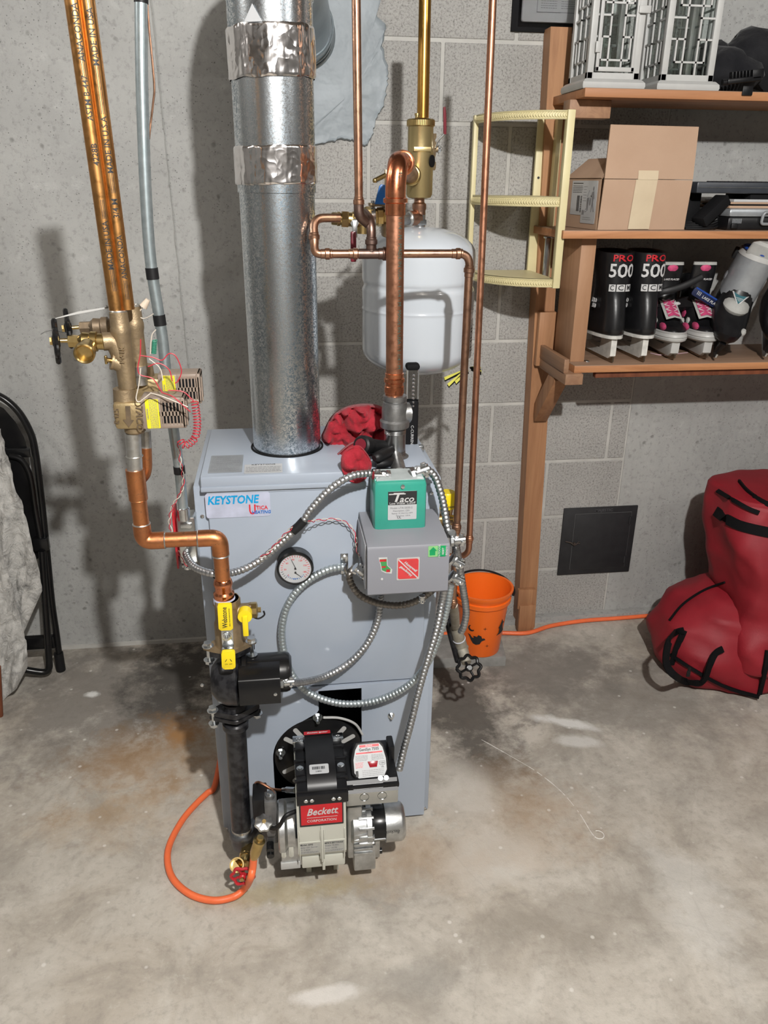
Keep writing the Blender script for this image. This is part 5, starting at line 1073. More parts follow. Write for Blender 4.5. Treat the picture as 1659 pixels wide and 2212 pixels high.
g = MB(brass); g.lathe([(.0145, 0), (.0165, .003), (.0165, .010), (.014, .012)], (sx_+.008, YT+.02, sz(262)-.002), (0, 0, 1), 24); g.out('ferrule', gp)
bv = thing('ball_valve', 'small brass ball valve with a raised slim dark red lever right of the separator', 'valve', P(940, 325, YT))
g = MB(bronze); c = P(936, 322, YT+.01); g.lathe([(.011, -.045), (.013, -.04), (.013, -.028), (.009, -.024), (.012, -.012), (.012, .012), (.009, .018), (.012, .024), (.012, .032)], V((c.x-.006, c.y, c.z)), (0, 0, 1), 18, f=lambda u, h: 1+.08*math.cos(u*2*PI*6)); g.cyl(V((c.x-.006, c.y, c.z)), V((c.x+.012, c.y, c.z)), .007, seg=14); g.out('body', bv)
g = MB(steel); bolt(g, V((c.x+.012, c.y, c.z)), (1, -.3, 0), .0075, .006, .003); g.out('nut', bv)
g = MB(steel, red_p); h = [P(941, 320, YT), P(946, 305, YT), P(958, 292, YT), P(961, 285, YT)]; g.tube(cr(h, 4), .0022, 8); hnd = g.out('lever', bv)
g = MB(red_p); g.tube(cr([P(961, 290, YT), P(961, 260, YT), P(960, 231, YT)], 4), [.0034, .0036, .0036, .0036, .0036, .0036, .0036, .0034, .0026], 10); g.out('grip', bv, label='dark red grip')
# loop piping
YL = -.80; rL = .0082
def pipe(name, label, pts, r, mt, rad=.03, rings=(), cat='pipe', elb=None):
    t = thing(name, label, cat, pts[-1]); g = MB(mt); g.tube(bend(pts, rad, 8), r, 22); g.out('tube', t)
    for p, a in rings: g = MB(elb or mt); press_ring(g, p, a, r); g.out('press_fitting', t)
    return t
zh = P(940, 548, YL).z
xr = P(1010, 650, YL).x
A = V((P(685, 560, YL).x, YL, zh)); 
pl = pipe('loop_pipe', 'horizontal brown copper pipe crossing the tank front and dropping down at its right', [V((P(860, 548, YL).x, YL, zh)), V((P(940, 548, YL).x, YL, zh)), V((xr, YL, zh)), V((xr, YL, P(1000, 800, YL).z)), V((xr, YL, P(985, 1310, YL).z))], rL, cop_old, .024,
  [(V((P(990, 548, YL).x, YL, zh)), (1, 0, 0)), (V((xr, YL, P(1012, 583, YL).z)), (0, 0, 1)), (V((xr, YL, P(985, 1138, YL).z)), (0, 0, 1)), (V((xr, YL, P(983, 1300, YL).z)), (0, 0, 1))])
xl = P(679, 520, YL).x; zu = P(740, 472, YL).z
pipe('loop_pipe', 'left copper hairpin pipe turning from the brass unions round beside the flue', [V((P(735, 472, YL+.02).x, YL+.03, zu)), V((xl, YL+.02, zu)), V((xl, YL, P(679, 520, YL).z)), V((xl, YL, zh)), V((P(800, 548, YL).x, YL, zh)), V((P(835, 548, YL).x, YL, zh))], rL, cop_old, .036,
  [(V((xl, YL+.005, P(679, 512, YL).z)), (0, 0, 1)), (V((P(708, 548, YL).x, YL, zh)), (1, 0, 0)), (V((P(768, 548, YL).x, YL, zh)), (1, 0, 0))])
dk_cop = copper_mat('dark_stained_copper', (.17, .12, .10), (.24, .15, .12), (.10, .08, .08), .38)
pipe('loop_tee', 'dark stained copper tee in the loop beside the riser, feeding up to the brown pipe', [V((P(775, 548, YL).x, YL, zh)), V((P(836, 548, YL).x, YL, zh))], .0098, dk_cop, .01, [(V((P(832, 548, YL).x, YL, zh)), (1, 0, 0))], 'fitting')
xt = P(802, 540, YL).x
pipe('tee_branch', 'short dark copper bend from the loop tee up to the brass valve body', [V((xt, YL, zh)), V((xt, YL, P(802, 478, YL).z)), V((P(790, 468, YL+.04).x, YL+.05, P(790, 462, YL+.05).z))], .0092, dk_cop, .03, [(V((xt, YL, P(802, 522, YL).z)), (0, 0, 1))], 'pipe')
xv = P(775, 430, YL).x
pipe('feed_pipe', 'brown copper pipe descending right of the flue to the dark elbow', [P(769, -30, YL), V((xv, YL, P(775, 425, YL).z)), V((xv, YL, P(775, 462, YL).z)), V((P(797, 482, YL).x, YL+.02, P(797, 482, YL).z)), V((P(804, 486, YL).x, YL+.03, P(804, 486, YL).z))], .0080, cop_old, .02, [(V((xv, YL, P(775, 436, YL).z)), (0, 0, 1))])
g = MB(dk_cop); g.tube(bend([V((xv, YL, P(775, 440, YL).z)), V((xv, YL, P(775, 466, YL).z)), V((P(797, 484, YL).x, YL+.01, P(797, 484, YL).z))], .02, 8), .0098, 20); g.out('dark_elbow', label='dark tarnished copper elbow at the foot of the brown feed pipe', cat='fitting')
YQ = -.60
xq0, xq1 = P(1066, -30, YQ), P(1014, 1165, YQ); xqm = (xq0.x+xq1.x)/2
pipe('tall_copper_pipe', 'tall slim reddish copper pipe passing in front of the cream corner shelf', [V((P(1066, -30, YQ).x, YQ, xq0.z)), V((xq1.x, YQ, xq1.z)), V((xq1.x, YQ, P(1014, 1192, YQ).z)), V((P(1000, 1205, YQ).x, YQ+.01, P(1000, 1206, YQ).z)), V((P(975, 1208, YQ).x, YQ+.02, P(980, 1208, YQ).z))], .0079, cop_pipe, .022, [(V((xq1.x, YQ, P(1014, 1163, YQ).z)), (0, 0, 1))])
# unions, backflow preventer and fast fill
YB = -.62
def bz(x, y, d=0): return P(x, y, YB+d)
un = thing('brass_union', 'row of brass hex unions at the left end of the backflow assembly', 'fitting', bz(735, 475))
a, b = bz(716, 472), bz(755, 474); ax_ = (b-a).normalized(); g = MB(brass)
g.lathe([(.012, 0), (.013, .004), (.013, .012), (.0145, .013), (.0145, .018), (.0125, .019), (.0135, .028)], a, ax_, 24); g.cyl(a+ax_*.022, a+ax_*.036, .018, seg=6); g.cyl(a+ax_*.034, a+ax_*.046, .0145, seg=20); g.cyl(a+ax_*.044, a+ax_*.056, .016, seg=8); g.out('body', un)
lv = thing('red_lever_valve', 'brass ball valve with a dark red lever hanging straight down left of the riser', 'valve', bz(765, 480))
g = MB(brass); a, b = bz(758, 474), bz(800, 474); ax_ = (b-a).normalized(); g.lathe([(.012, 0), (.0165, .006), (.018, .018), (.0165, .03), (.012, .038), (.015, .042), (.015, .054)], a, ax_, 24); g.out('body', lv)
g = MB(steel); p = bz(766, 482, -.025); g.cyl(p+V((0, .012, 0)), p+V((0, -.002, 0)), .009, seg=6); g.box(p+V((0, -.004, -.012)), (.011, .003, .034), None, .001); g.out('lever_arm', lv)
g = MB(red_p); a, b = bz(764, 500, -.03), bz(763, 566, -.03); c = (a+b)/2; g.box(c, (.0125, .006, (a-b).length), F((0, 0, 0)) if 0 else None, .0028); g.out('grip', lv, label='dark red lever grip')
bk = thing('backflow_preventer', 'brass backflow preventer with silver ring nuts half hidden by the copper elbow', 'valve', bz(810, 470))
g = MB(brass, steel); a, b = bz(778, 470), bz(838, 468); ax_ = (b-a).normalized(); L = (b-a).length; g.lathe([(.014, 0), (.018, .004), (.022, .014), (.022, .026), (.017, .032), (.017, L*.6), (.0195, L*.62), (.0195, L*.8), (.014, L*.85), (.015, L)], a, ax_, 8, f=None); g.m(steel).lathe([(.019, L*.36), (.0215, L*.38), (.0215, L*.52), (.019, L*.54)], a, ax_, 28); p = bz(783, 505); g.m(brass).cyl(bz(784, 480), p, .0135, seg=20); g.out('body', bk)
ff = thing('fast_fill_valve', 'bronze feed valve body with a blue lever on top, behind the riser', 'valve', bz(850, 470))
x0, x1, z0_, z1_ = pb(828, 440, 870, 514, YB); g = MB(bronze); g.bx(x0, x1, YB, YB+.04, z0_, z1_-.004, .006); g.bx(P(800, 440, YB).x, x1-.002, YB-.002, YB+.042, z1_-.006, z1_+.001, .0015); g.cyl(bz(836, 462, .02), bz(816, 463, .02), .014, seg=18); g.cyl(bz(848, 500, .02), bz(862, 520, .02), .012, seg=16); g.out('body', ff)
g = MB(steel); g.cyl(P(805, 439, YB), P(805, 433, YB), .004, seg=10); g.out('screw', ff)
g = MB(blue); M = Fp(826, 420, YB, (1, 0, -.05)); g.prism([(-.016, -.020), (.012, -.020), (.012, .018), (-.004, .020), (-.008, .016)], M, .007, .001); g.out('blue_lever', ff, label='blue lever plate')
g = MB(brass); g.bx(P(832, 375, YB).x, P(837, 375, YB).x, YB, YB+.012, P(835, 402, YB).z, P(835, 366, YB).z, .001); a, b = P(833, 378, YB), P(810, 390, YB-.01); g.tube([a, b], .005, 10); g.sph(b, .0055, 10); g.out('brass_lever', ff)
# relief valve with yellow cap at the boiler's right rear
YV = -.74
rv = thing('relief_valve', 'brass relief valve with a yellow cap at the right rear of the boiler', 'valve', P(965, 1120, YV))
g = MB(yellow, ink); a = P(965, 1096, YV); b = P(964, 1062, YV); g.lathe([(.0185, 0), (.019, .003), (.019, a.z and (b.z-a.z)-.003), (.017, b.z-a.z)], (a.x, YV, a.z), (0, 0, 1), 28); g.m(ink).text('BOILER', .006, F(V((a.x+.004, YV-.0195, a.z+.008)), (1, 0, 0)), .0001, off=.02); g.out('cap', rv)
g = MB(brass); g.lathe([(.012, -.045), (.017, -.04), (.017, -.022), (.013, -.018), (.0155, -.004), (.0165, 0)], (a.x, YV, a.z), (0, 0, 1), 24); g.cyl((a.x-.06, YV, a.z-.03), (a.x, YV, a.z-.03), .014, seg=18); g.cyl((a.x, YV, a.z-.03), V((xr, YL, P(985, 1122, YL).z)), .010, seg=18); g.out('body', rv)
# bottom right drain with black wheel
YD = -.62
dr = thing('boiler_drain', 'dull steel drain pipe with a black scalloped handwheel right of the boiler base', 'valve', P(1008, 1438, -.66))
p0, p1, p2, p3 = P(982, 1325, -.74), P(984, 1355, -.62), P(998, 1400, -.60), P(1008, 1432, -.64)
g = MB(mat('limed_brass', (.33, .29, .22), .55, .5, c2=(.46, .44, .38), scale=40, bump=.5, bscale=100)); g.tube([V((xr, YL, P(983, 1305, YL).z)), p0+V((0, 0, .0)), p1], .0115, 20); g.tube([p1, p1+(p2-p1)*.5, p2, p3], [.015, .0165, .0165, .0135], 20); g.torus(p2, p3-p2, .0165, .0025, 20, 6); g.out('valve_body', dr)
g = MB(mat('limescale', (.50, .52, .58), .8, bump=.6, bscale=80)); g.torus(p1+(p2-p1)*.55, p2-p1, .0160, .0024, 20, 6); g.out('limescale_crust', dr)
handwheel('h', dr, p3+V((.004, -.012, -.008)), V((.05, -.8, .55)), .031, black_m, steel, 8, .02, 'black eight-lobed handwheel')
# the dark leg pipe the drain sits on
g = MB(black_i); g.tube([P(965, 1330, -.60), P(975, 1372, -.60), P(990, 1428, -.60)], .010, 12); g.out('support_bar', label='dark metal bar slanting behind the drain pipe at the boiler right', cat='bar')
# ================================================================== wooden shelving
sh = thing('wooden_shelving', 'rough wooden wall shelving with three long boards filling the right upper corner', 'shelving', (1.4, -.1, 0))
SX = 2.35
def board(name, front_y_px_top, fx, fy, Yf, th, xl, mtop=None):
    z = P(fx, fy, Yf).z; g = MB(w_x, w_top); g.bx(xl, SX, Yf, -.035, z-th, z, .0015)
    for f in g.bm.faces:
        if f.normal.z > .9 or (f.calc_center_median().z > z-.001): f.material_index = 1
    return z, g.out(name, sh)
ZL, _ = board('lower_board', 0, 1240, 790, -.30, .021, .829); ZL = ZL
zl = P(1400, 778, -.30).z
ZM, _ = board('middle_board', 0, 1400, 498, -.30, .021, .760)
ZT, _ = board('top_board', 0, 1400, 192, -.30, .021, .783)
def slab(name, c1, c2, mt=None, bev=.002):
    g = MB(mt or w_z); g.bx(c1[0], c2[0], c1[1], c2[1], c1[2], c2[2], bev); return g.out(name, sh)
# post, a little out of plumb
g = MB(w_z); bq = [(P(1118, 1355, -.06).x, P(1155, 1355, -.06).x, -.001), (P(1190, 58, -.06).x, P(1236, 58, -.06).x, P(1210, 58, -.06).z)]
g.rings([[V((a, -.06, z)), V((b, -.06, z)), V((b, -.003, z)), V((a, -.003, z))] for a, b, z in bq]); g.out('post', sh)
x0, x1, z0_, z1_ = pb(1121, 1308, 1155, 1356, -.085); g = MB(w_z); g.bx(x0, x1, -.088, -.06, 0, z1_, .003); g.out('foot_block', sh)
x0, x1, z0_, z1_ = pb(1119, 1274, 1156, 1315, -.075); g = MB(w_z); g.bx(x0, x1, -.078, -.058, z0_, z1_, .003); g.out('foot_block', sh)
x0, x1, z0_, z1_ = pb(1161, 674, 1199, 790, -.08); g = MB(w_z); g.bx(x0, x1, -.085, -.058, z0_, z1_, .003); g.out('cleat', sh)
g = MB(w_y); g.bx(.800, .852, -.315, -.05, ZL-.021-.031, ZL-.021, .002); g.out('lower_arm', sh)
g = MB(w_y); g.bx(.798, .813, -.30, -.05, ZL-.021, ZL+.018, .002); g.out('end_cleat', sh)
za = P(1290, 224, -.24).z; g = MB(w_y); g.bx(P(1258, 240, -.2).x-.05, P(1320, 240, -.24).x, -.24, -.19, P(1290, 256, -.24).z, ZT-.021, .003); g.out('upper_arm', sh)
g = MB(w_z); a, b = P(1172, 880, -.07), P(1206, 806, -.16)
br = [P(1160, 898, -.075), P(1178, 900, -.075)]
d0 = V((P(1162, 893, -.07).x, -.065, P(1165, 893, -.07).z)); d1 = V((.832, -.20, ZL-.052))
ax_ = (d1-d0).normalized(); g.box((0, 0, 0), (.042, .050, (d1-d0).length+.02), F((d0+d1)/2, (1, 0, 0), ax_) @ Matrix.Rotation(-PI/2, 4, 'X'), .002); g.out('brace', sh)
x0, x1 = P(1245, 650, -.25).x-.021, P(1245, 650, -.25).x+.019
xb0, xb1, xt0, xt1 = P(1232, 773, -.25).x, P(1260, 773, -.25).x, P(1256, 530, -.25).x, P(1291, 530, -.25).x
g = MB(w_pale); xa_, xb_ = (xb0+xt0)/2, (xb1+xt1)/2; g.bx(xa_, xb_, -.25, -.11, ZL, ZM-.021, .0015); g.out('upright', sh)
g = MB(w_red); g.bx(.90, SX, -.285, -.265, ZL-.040, ZL-.021, .001); g.out('under_rail', sh)
g = MB(steel); p = P(1266, 768, -.27); g.bx(xb_+.002, xb_+.012, -.262, -.245, ZL, ZL+.004, .001); g.out('corner_plate', sh)
g = MB(mat('chrome_bracket', (.5, .52, .53), .2, 1.0)); a, b = P(1178, 510, -.1), P(1190, 610, -.1); g.bx(a.x-.004, a.x+.012, -.12, -.11, b.z, a.z, .002); g.bx(a.x-.006, a.x+.03, -.12, -.10, a.z-.006, a.z+.002, .002); g.out('metal_bracket', label='shiny metal bracket hanging behind the cream shelf under the middle board', cat='bracket')

# ================================================================== cream corner shelf
cs = thing('corner_shelf', 'cream painted quarter-round corner shelf hanging on the wooden post', 'shelf', (.70, -.1, P(1200, 625, -.25).z))
cxr = .757; yb = -.035
def level(ypx, Y=-.26, x=1215): return P(x, ypx, Y).z
levels = [(level(238, -.27, 1225), level(258, -.27, 1225)), (level(425, -.27, 1210), level(447, -.27, 1210)), (level(602, -.27, 1200), level(620, -.27, 1195))]
XL0 = P(1020, 440, yb-.03).x
Wc, Dc = cxr-XL0, .245
for i, (za, zb) in enumerate(levels):
    arc = [(cxr-Wc*math.cos(t)*1.0, yb-.03-(Dc-.03)*math.sin(t)) for t in [PI/2*k/14 for k in range(15)]]
    g = MB(cream); g.prism([(cxr, yb)]+[(XL0, yb)]+arc, F((0, 0, za-.004), (1, 0, 0), (0, 1, 0)), .004)
    # rim with raised scale pattern
    rim = [[V((x, y, z)) for x, y in arc] for z in (zb, za)]; inner = [[V((x+.006, y+.006, z)) for x, y in arc] for z in (za, zb)]
    n = len(arc); vs = [[g.bm.verts.new(p) for p in r] for r in rim+inner]
    for a_ in range(4):
        for k in range(n-1): g.face([vs[a_][k], vs[a_][k+1], vs[(a_+1) % 4][k+1], vs[(a_+1) % 4][k]])
    bd = g.out('tier', cs, ang=40)
    g = MB(cream); L = 0
    fine = [(cxr-Wc*math.cos(t), yb-.03-(Dc-.03)*math.sin(t)-.0006) for t in [PI/2*k/44 for k in range(1, 44)]]
    for x, y in fine: g.torus((x, y, (za+zb)/2), (.3, -1, 0), (za-zb)*.26, .0007, 10, 4)
    for z in (za-.0025, zb+.0025): g.tube([V((x, y, z)) for x, y in fine], .0012, 5)
    g.out('rim_pattern', bd)
ztc, zbc = levels[0][0], levels[2][1]
g = MB(cream); g.bx(cxr-.008, cxr+.012, yb-Dc-.008, yb-Dc+.014, zbc-.002, ztc+.001, .002); g.out('front_rail', cs)
g = MB(cream); g.bx(XL0-.005, XL0+.008, yb-.03, yb-.01, zbc, ztc, .002); g.out('left_rail', cs)
xr0, xr1 = P(1145, 500, yb-.01).x, P(1180, 500, yb-.01).x
g = MB(cream, ink); g.bx(xr0, xr1, yb-.012, yb, zbc, ztc-.004, .001); g.bx(xr1-.006, xr1+.008, yb-.05, yb, zbc, ztc-.004, .001); g.m(ink).cyl(P(1163, 384, yb-.012)+V((0, .002, 0)), P(1163, 384, yb-.012)+V((0, -.001, 0)), .0035, seg=12); g.out('corner_stile', cs)

# ================================================================== lanterns
def lantern(label, xa, xb, door, group='white lanterns on the top board'):
    w = xb-xa; Yf = -.275; zb = ZT; t = thing('lantern', label, 'lantern', ((xa+xb)/2, Yf+w/2, zb), group=None)
    g = MB(white); g.rings([[V(((xa+xb)/2+sx*(w/2+o), Yf+w/2+sy*(w/2+o), zb+h)) for sx, sy in ((-1, -1), (1, -1), (1, 1), (-1, 1))] for o, h in ((.012, 0), (.014, .006), (.013, .014), (.006, .021), (.004, .022))]); g.out('base', t)
    H_ = .30; z0, z1 = zb+.022, zb+H_; ins = .004
    g = MB(white)
    for sx in (0, 1):
        for sy in (0, 1): g.bx(xa+sx*(w-.016), xa+sx*(w-.016)+.016, Yf+sy*(w-.016), Yf+sy*(w-.016)+.016, z0, z1, .001)
    for z in (z0, z1-.014):
        g.bx(xa, xb, Yf+.001, Yf+.013, z, z+.014); g.bx(xa, xb, Yf+w-.013, Yf+w-.001, z, z+.014); g.bx(xa+.001, xa+.013, Yf, Yf+w, z, z+.014); g.bx(xb-.013, xb-.001, Yf, Yf+w, z, z+.014)
    g.out('frame', t)
    def face(M, wd, parent):
        a, b, c, d = .016, wd-.016, .016, z1-z0-.016; g = MB(white); th = .004; s = .0022
        def hb(x0, x1, y): g.box(((x0+x1)/2, y, 0), (x1-x0+2*s, 2*s, th), M)
        def vb(x, y0, y1): g.box((x, (y0+y1)/2, 0), (2*s, y1-y0+2*s, th), M)
        u = (b-a); vb(a+u*.33, c, d); vb(a+u*.67, c, d)
        for q in range(2):
            o = c+.026+q*.122
            hb(a+u*.14, a+u*.86, o); vb(a+u*.14, o, o+.050); vb(a+u*.86, o, o+.050); hb(a, a+u*.33, o+.050); hb(a+u*.67, b, o+.050)
            hb(a, b, o+.086) if 0 else None; hb(a, a+u*.33, o+.096); hb(a+u*.67, b, o+.096)
        lt = g.out('lattice', parent)
        g = MB(glass); g.box(((a+b)/2, (c+d)/2, -.004), (b-a+.006, d-c+.006, .002), M); g.out('pane', lt)
    face(F((xa, Yf+.004, z0)), w, t); face(F((xb, Yf+w-.004, z0), (-1, 0, 0)), w, t); face(F((xa+.004, Yf+w, z0), (0, -1, 0)), w, t); face(F((xb-.004, Yf, z0), (0, 1, 0)), w, t)
    g = MB(white); g.bx(xa+.016, xb-.016, Yf+.016, Yf+w-.016, zb+.016, zb+.022); g.bx(xa-.01, xb+.01, Yf-.01, Yf+w+.01, z1, z1+.012, .002); g.out('roof_plate', t)
    if door:
        g = MB(white); M = F((xa, Yf-.0035, z0)); 
        for (p, q, r, s_) in ((.018, w-.018, .016, .026), (.018, .026, .016, .25), (w-.026, w-.018, .016, .25)): g.box(((p+q)/2, (r+s_)/2, 0), (q-p, s_-r, .007), M, .001)
        g.out('door', t)
        g = MB(white); g.box((.018, .068, -.0065 if 0 else .005), (.012, .024, .006), M, .001); g.out('hinge', t)
        g = MB(white); g.box((w-.008, .150, .004), (.030, .016, .008), M, .001); g.out('catch', t)
    return t
lantern('white fretwork lantern with a hinged door, left of the two on the top board', P(1268, 180, -.28).x, P(1380, 180, -.28).x, True)
lantern('white fretwork lantern without a door, right of the two and beside black fleece', P(1428, 180, -.28).x, P(1541, 180, -.28).x, False)
# black fleece heap and tool
def heap(name, label, cat, pcs, mt, seed):
    t = thing(name, label, cat, pcs[0][0])
    for i, (c, r) in enumerate(pcs):
        g = lump('', '', '', c, 0, r, mt, seed+i*7, .28, 3); g.out('fold', t, ang=80)
heap('fleece_bundle', 'black fleece bundle slumped at the right end of the top board', 'fabric', [(V((1.235, -.15, ZT+.064)), (.085, .075, .052)), (V((1.30, -.13, ZT+.10)), (.075, .08, .060)), (V((1.22, -.10, ZT+.09)), (.055, .06, .048)), (V((1.40, -.15, ZT+.08)), (.10, .09, .075))], fleece, 5)
tl = thing('plastic_tool', 'ribbed black plastic tool lying in front of the fleece on the top board', 'tool', (1.22, -.27, ZT))
g = MB(black); a, b = P(1560, 178, -.285), P(1650, 168, -.285); ax_ = (b-a).normalized(); M = F((a+b)/2, ax_, (0, 0, 1)); g.box((0, 0, 0), (.09, .012, .02), M, .003); g.cyl(a, a+ax_*.02, .007, seg=12)
for k in range(7): g.box((-.032+k*.009, .012, 0), (.003, .018, .016), M @ Matrix.Rotation(0, 4, 'Z'), .001)
g.box((.035, .010, 0), (.03, .022, .02), M, .002); g.out('body', tl)
g = MB(black); g.box(P(1615, 196, -.304), (.028, .004, .022), None, .002); g.out('hook', tl)

# ================================================================== cardboard box
cbx = thing('cardboard_box', 'opened brown cardboard box with a taped front flap standing up on the middle board', 'box', (.98, -.2, ZM))
A0, B0 = P(1289, 497, -.293), P(1484, 497, -.293); A0.z = B0.z = ZM+.001; A0.y = -.293; B0.y = -.270
hbx = P(1310, 388, -.29).z-ZM; fx = (B0-A0).normalized(); Lb = (B0-A0).length; bk_ = V((-fx.y, fx.x, 0)); Db = .215
Mb = F(A0, fx, (0, 0, 1)) # local x right, y up, z toward viewer
def bp(x, y, z): return Mb @ V((x, y, -z))
tc_ = .004
lean = .010
g = MB(card, card_d)
def panel(g, pts, th=.004):
    n = (pts[1]-pts[0]).cross(pts[2]-pts[0]).normalized()*th
    va = [g.bm.verts.new(p) for p in pts]; vb_ = [g.bm.verts.new(p+n) for p in pts]; g.face(va); g.face(list(reversed(vb_)))
    for i in range(len(pts)): g.m(card_d).face([va[i], va[(i+1) % len(pts)], vb_[(i+1) % len(pts)], vb_[i]])
    g.m(card)
g.m(card)
panel(g, [bp(0, 0, 0), bp(Lb, 0, 0), bp(Lb+.004, hbx, -.002), bp(.004, hbx, -.002)])
panel(g, [bp(0, 0, 0), bp(0, hbx, 0), bp(0, hbx, Db), bp(0, 0, Db)]); panel(g, [bp(Lb, 0, 0), bp(Lb, 0, Db), bp(Lb, hbx, Db), bp(Lb, hbx, 0)]); panel(g, [bp(0, 0, Db), bp(0, hbx, Db), bp(Lb, hbx, Db), bp(Lb, 0, Db)]); panel(g, [bp(0, .003, 0), bp(0, .003, Db), bp(Lb, .003, Db), bp(Lb, .003, 0)])
g.out('body', cbx)
hf = P(1330, 270, -.29).z-P(1310, 388, -.29).z
g = MB(card, card_d); panel(g, [bp(.004, hbx+.001, -.002), bp(Lb+.004, hbx+.001, -.002), bp(Lb+.008, hbx+hf, .012), bp(.012, hbx+hf, .012)]); g.out('front_flap', cbx)
g = MB(card, card_d); panel(g, [bp(0, hbx, 0), bp(.055, hbx+.05, .02), bp(.055, hbx+.05, Db-.02), bp(0, hbx, Db)]); g.out('side_flap', cbx)
g = MB(tape_m); cx_ = Lb*.45; wT = .033
for (xa, xb, ya, yb_, z) in ((-wT, wT, .002, hbx, .0078), (-wT+.004, wT+.0, hbx, hbx+.022, .0088)):
    g.face([g.bm.verts.new(bp(cx_+xx+(yy*.06), yy, -z+ (0 if yy < hbx+.001 else .004))) for xx, yy in ((xa+.004, ya), (xb, ya), (xb, yb_), (xa+.004, yb_))])
bmesh.ops.solidify(g.bm, geom=g.bm.faces[:], thickness=.0005); g.out('masking_tape', cbx)
ML = F(bp(-.0046, hbx*.5, Db*.22), -bk_ if 0 else (A0-bp(0, 0, 1)+V((0, 0, .001))), (0, 0, 1))
lab_side = F(bp(-.0046, hbx*.54, .052), V((bp(0, 0, 0)-bp(0, 0, 1))), (0, 0, 1))
g = MB(label_w, ink, ink_g); g.prism(rrect(.084, hbx*.86, .003), lab_side, .0006); Ms = T(lab_side, 0, 0, .0008)
g.m(ink_g); g.sph((.022, .034, 0), (.004, .006, .0004), 10, Ms); g.prism([(.016, .026), (.027, .028), (.031, .008), (.027, .010), (.026, .0), (.034, -.022), (.030, -.024), (.022, -.006), (.020, -.024), (.016, -.024), (.018, .004), (.015, .014), (.010, .018), (.009, .014)], Ms, .0003)
g.sph((.008, .002, 0), (.005, .011, .0004), 10, Ms); g.prism([(-.012, .010), (.001, .012), (-.002, -.020), (-.010, -.022)], Ms, .0003); g.torus(Ms @ V((-.012, -.020, .0002)), Ms.to_3x3() @ V((0, 0, 1)), .0035, .0008, 14, 4); g.tube([Ms @ V((-.010, .014, .0004)), Ms @ V((.0, .030, .0004))], .0005, 4)
lines(g, Ms, -.036, -.016, .0, .042, 6, .003, ink_g, 41); lines(g, Ms, -.030, .020, -.046, -.036, 2, .0025, ink_g, 42); xx = -.036; rr_ = random.Random(8)
while xx < -.022: w = rr_.choice((.0006, .0012)); g.quad(Ms, xx, xx+w, -.032, -.020, .0002); xx += w+.001
g.out('recycling_label', cbx, label='white label with a figure binning a bag')
lab2_ = F(bp(-.0044, hbx*.62, .125), V((bp(0, 0, 0)-bp(0, 0, 1))), (0, 0, 1)); g = MB(label_w, ink); g.prism(rrect(.075, hbx*.70, .002), lab2_, .0005); Ms = T(lab2_, 0, 0, .0007); g.m(ink); g.quad(Ms, -.03, .030, .036, .038); lines(g, Ms, -.03, .030, .012, .032, 5, .003, ink, 51); xx = .0
while xx < .016: w = rr_.choice((.0006, .0012, .0018)); g.quad(Ms, xx, xx+w, -.034, .006, .0002); xx += w+.001
yy = -.036
while yy < .006: w = rr_.choice((.0008, .0015, .0022)); g.quad(Ms, .022, .030, yy, yy+w, .0002); yy += w+.0012
g.out('shipping_label', cbx, label='white barcoded shipping label')
# electronics beside the box
kb = thing('keyboard', 'flat dark grey keyboard resting on the pile at the right of the middle board', 'keyboard', (1.25, -.2, P(1580, 420, -.25).z))
z0_, z1_ = P(1580, 418, -.26).z, P(1580, 393, -.26).z; kx = P(1505, 405, -.26).x
g = MB(mat('slate_plastic', (.035, .04, .05), .35), steel); g.bx(kx, SX-.5, -.262, -.12, z0_, z1_, .004); g.m(steel).bx(kx+.004, SX-.5, -.2635, -.26, (z0_+z1_)/2-.0005, (z0_+z1_)/2+.0012); g.out('case', kb)
for k in range(24): pass
g = MB(black)
for k in range(22): g.bx(kx+.05+k*.012, kx+.06+k*.012, -.225, -.215, z1_-.001, z1_+.002)
g.out('keys', kb, kind='stuff')
zc0 = ZM
bc = thing('hard_case', 'black and silver hard case lying at the right end of the middle board', 'case', (1.35, -.2, ZM))
cx0, z1_ = P(1572, 470, -.28).x, P(1620, 450, -.28).z
g = MB(black, silver); g.bx(cx0, SX-.6, -.285, -.10, ZM, ZM+(z1_-ZM)*.62, .008); g.out('lower_shell', bc)
g = MB(silver); g.bx(cx0, SX-.6, -.286, -.10, ZM+(z1_-ZM)*.60, z1_, .008); g.out('upper_shell', bc)
g = MB(silver); hx = P(1645, 475, -.29).x; zm_ = ZM+(z1_-ZM)*.55; g.tube(bend([V((hx+.05, -.292, zm_+.016)), V((hx, -.296, zm_+.016)), V((hx-.004, -.296, zm_-.014)), V((hx+.05, -.292, zm_-.014))], .01), .004, 10); g.out('handle', bc)
g = MB(silver)
for k in range(7): g.bx(cx0+.012+k*.004, cx0+.014+k*.004, -.2865, -.284, ZM+.018, ZM+.030)
g.out('latch_ribs', bc)
zz = z1_
for i, (nm, lab, th, mt_, x_) in enumerate((('cardboard_sheet', 'thin brown cardboard sheet directly above the hard case', .006, card, 1575), ('magazine', 'dark magazine sandwiched between cardboard sheets under the keyboard', .004, matte, 1585), ('cardboard_sheet', 'upper brown cardboard sheet just under the papers', .005, card, 1572), ('paper_stack', 'white and black papers on top of the cardboard under the keyboard', .007, label_w, 1590))):
    g = MB(mt_, ink); x_ = P(x_, 440, -.27).x; g.bx(x_, SX-.55, -.275+.006*i, -.10, zz, zz+th, .001); zz += th; g.out(nm, label=lab, cat=('cardboard' if 'card' in nm else 'paper'))
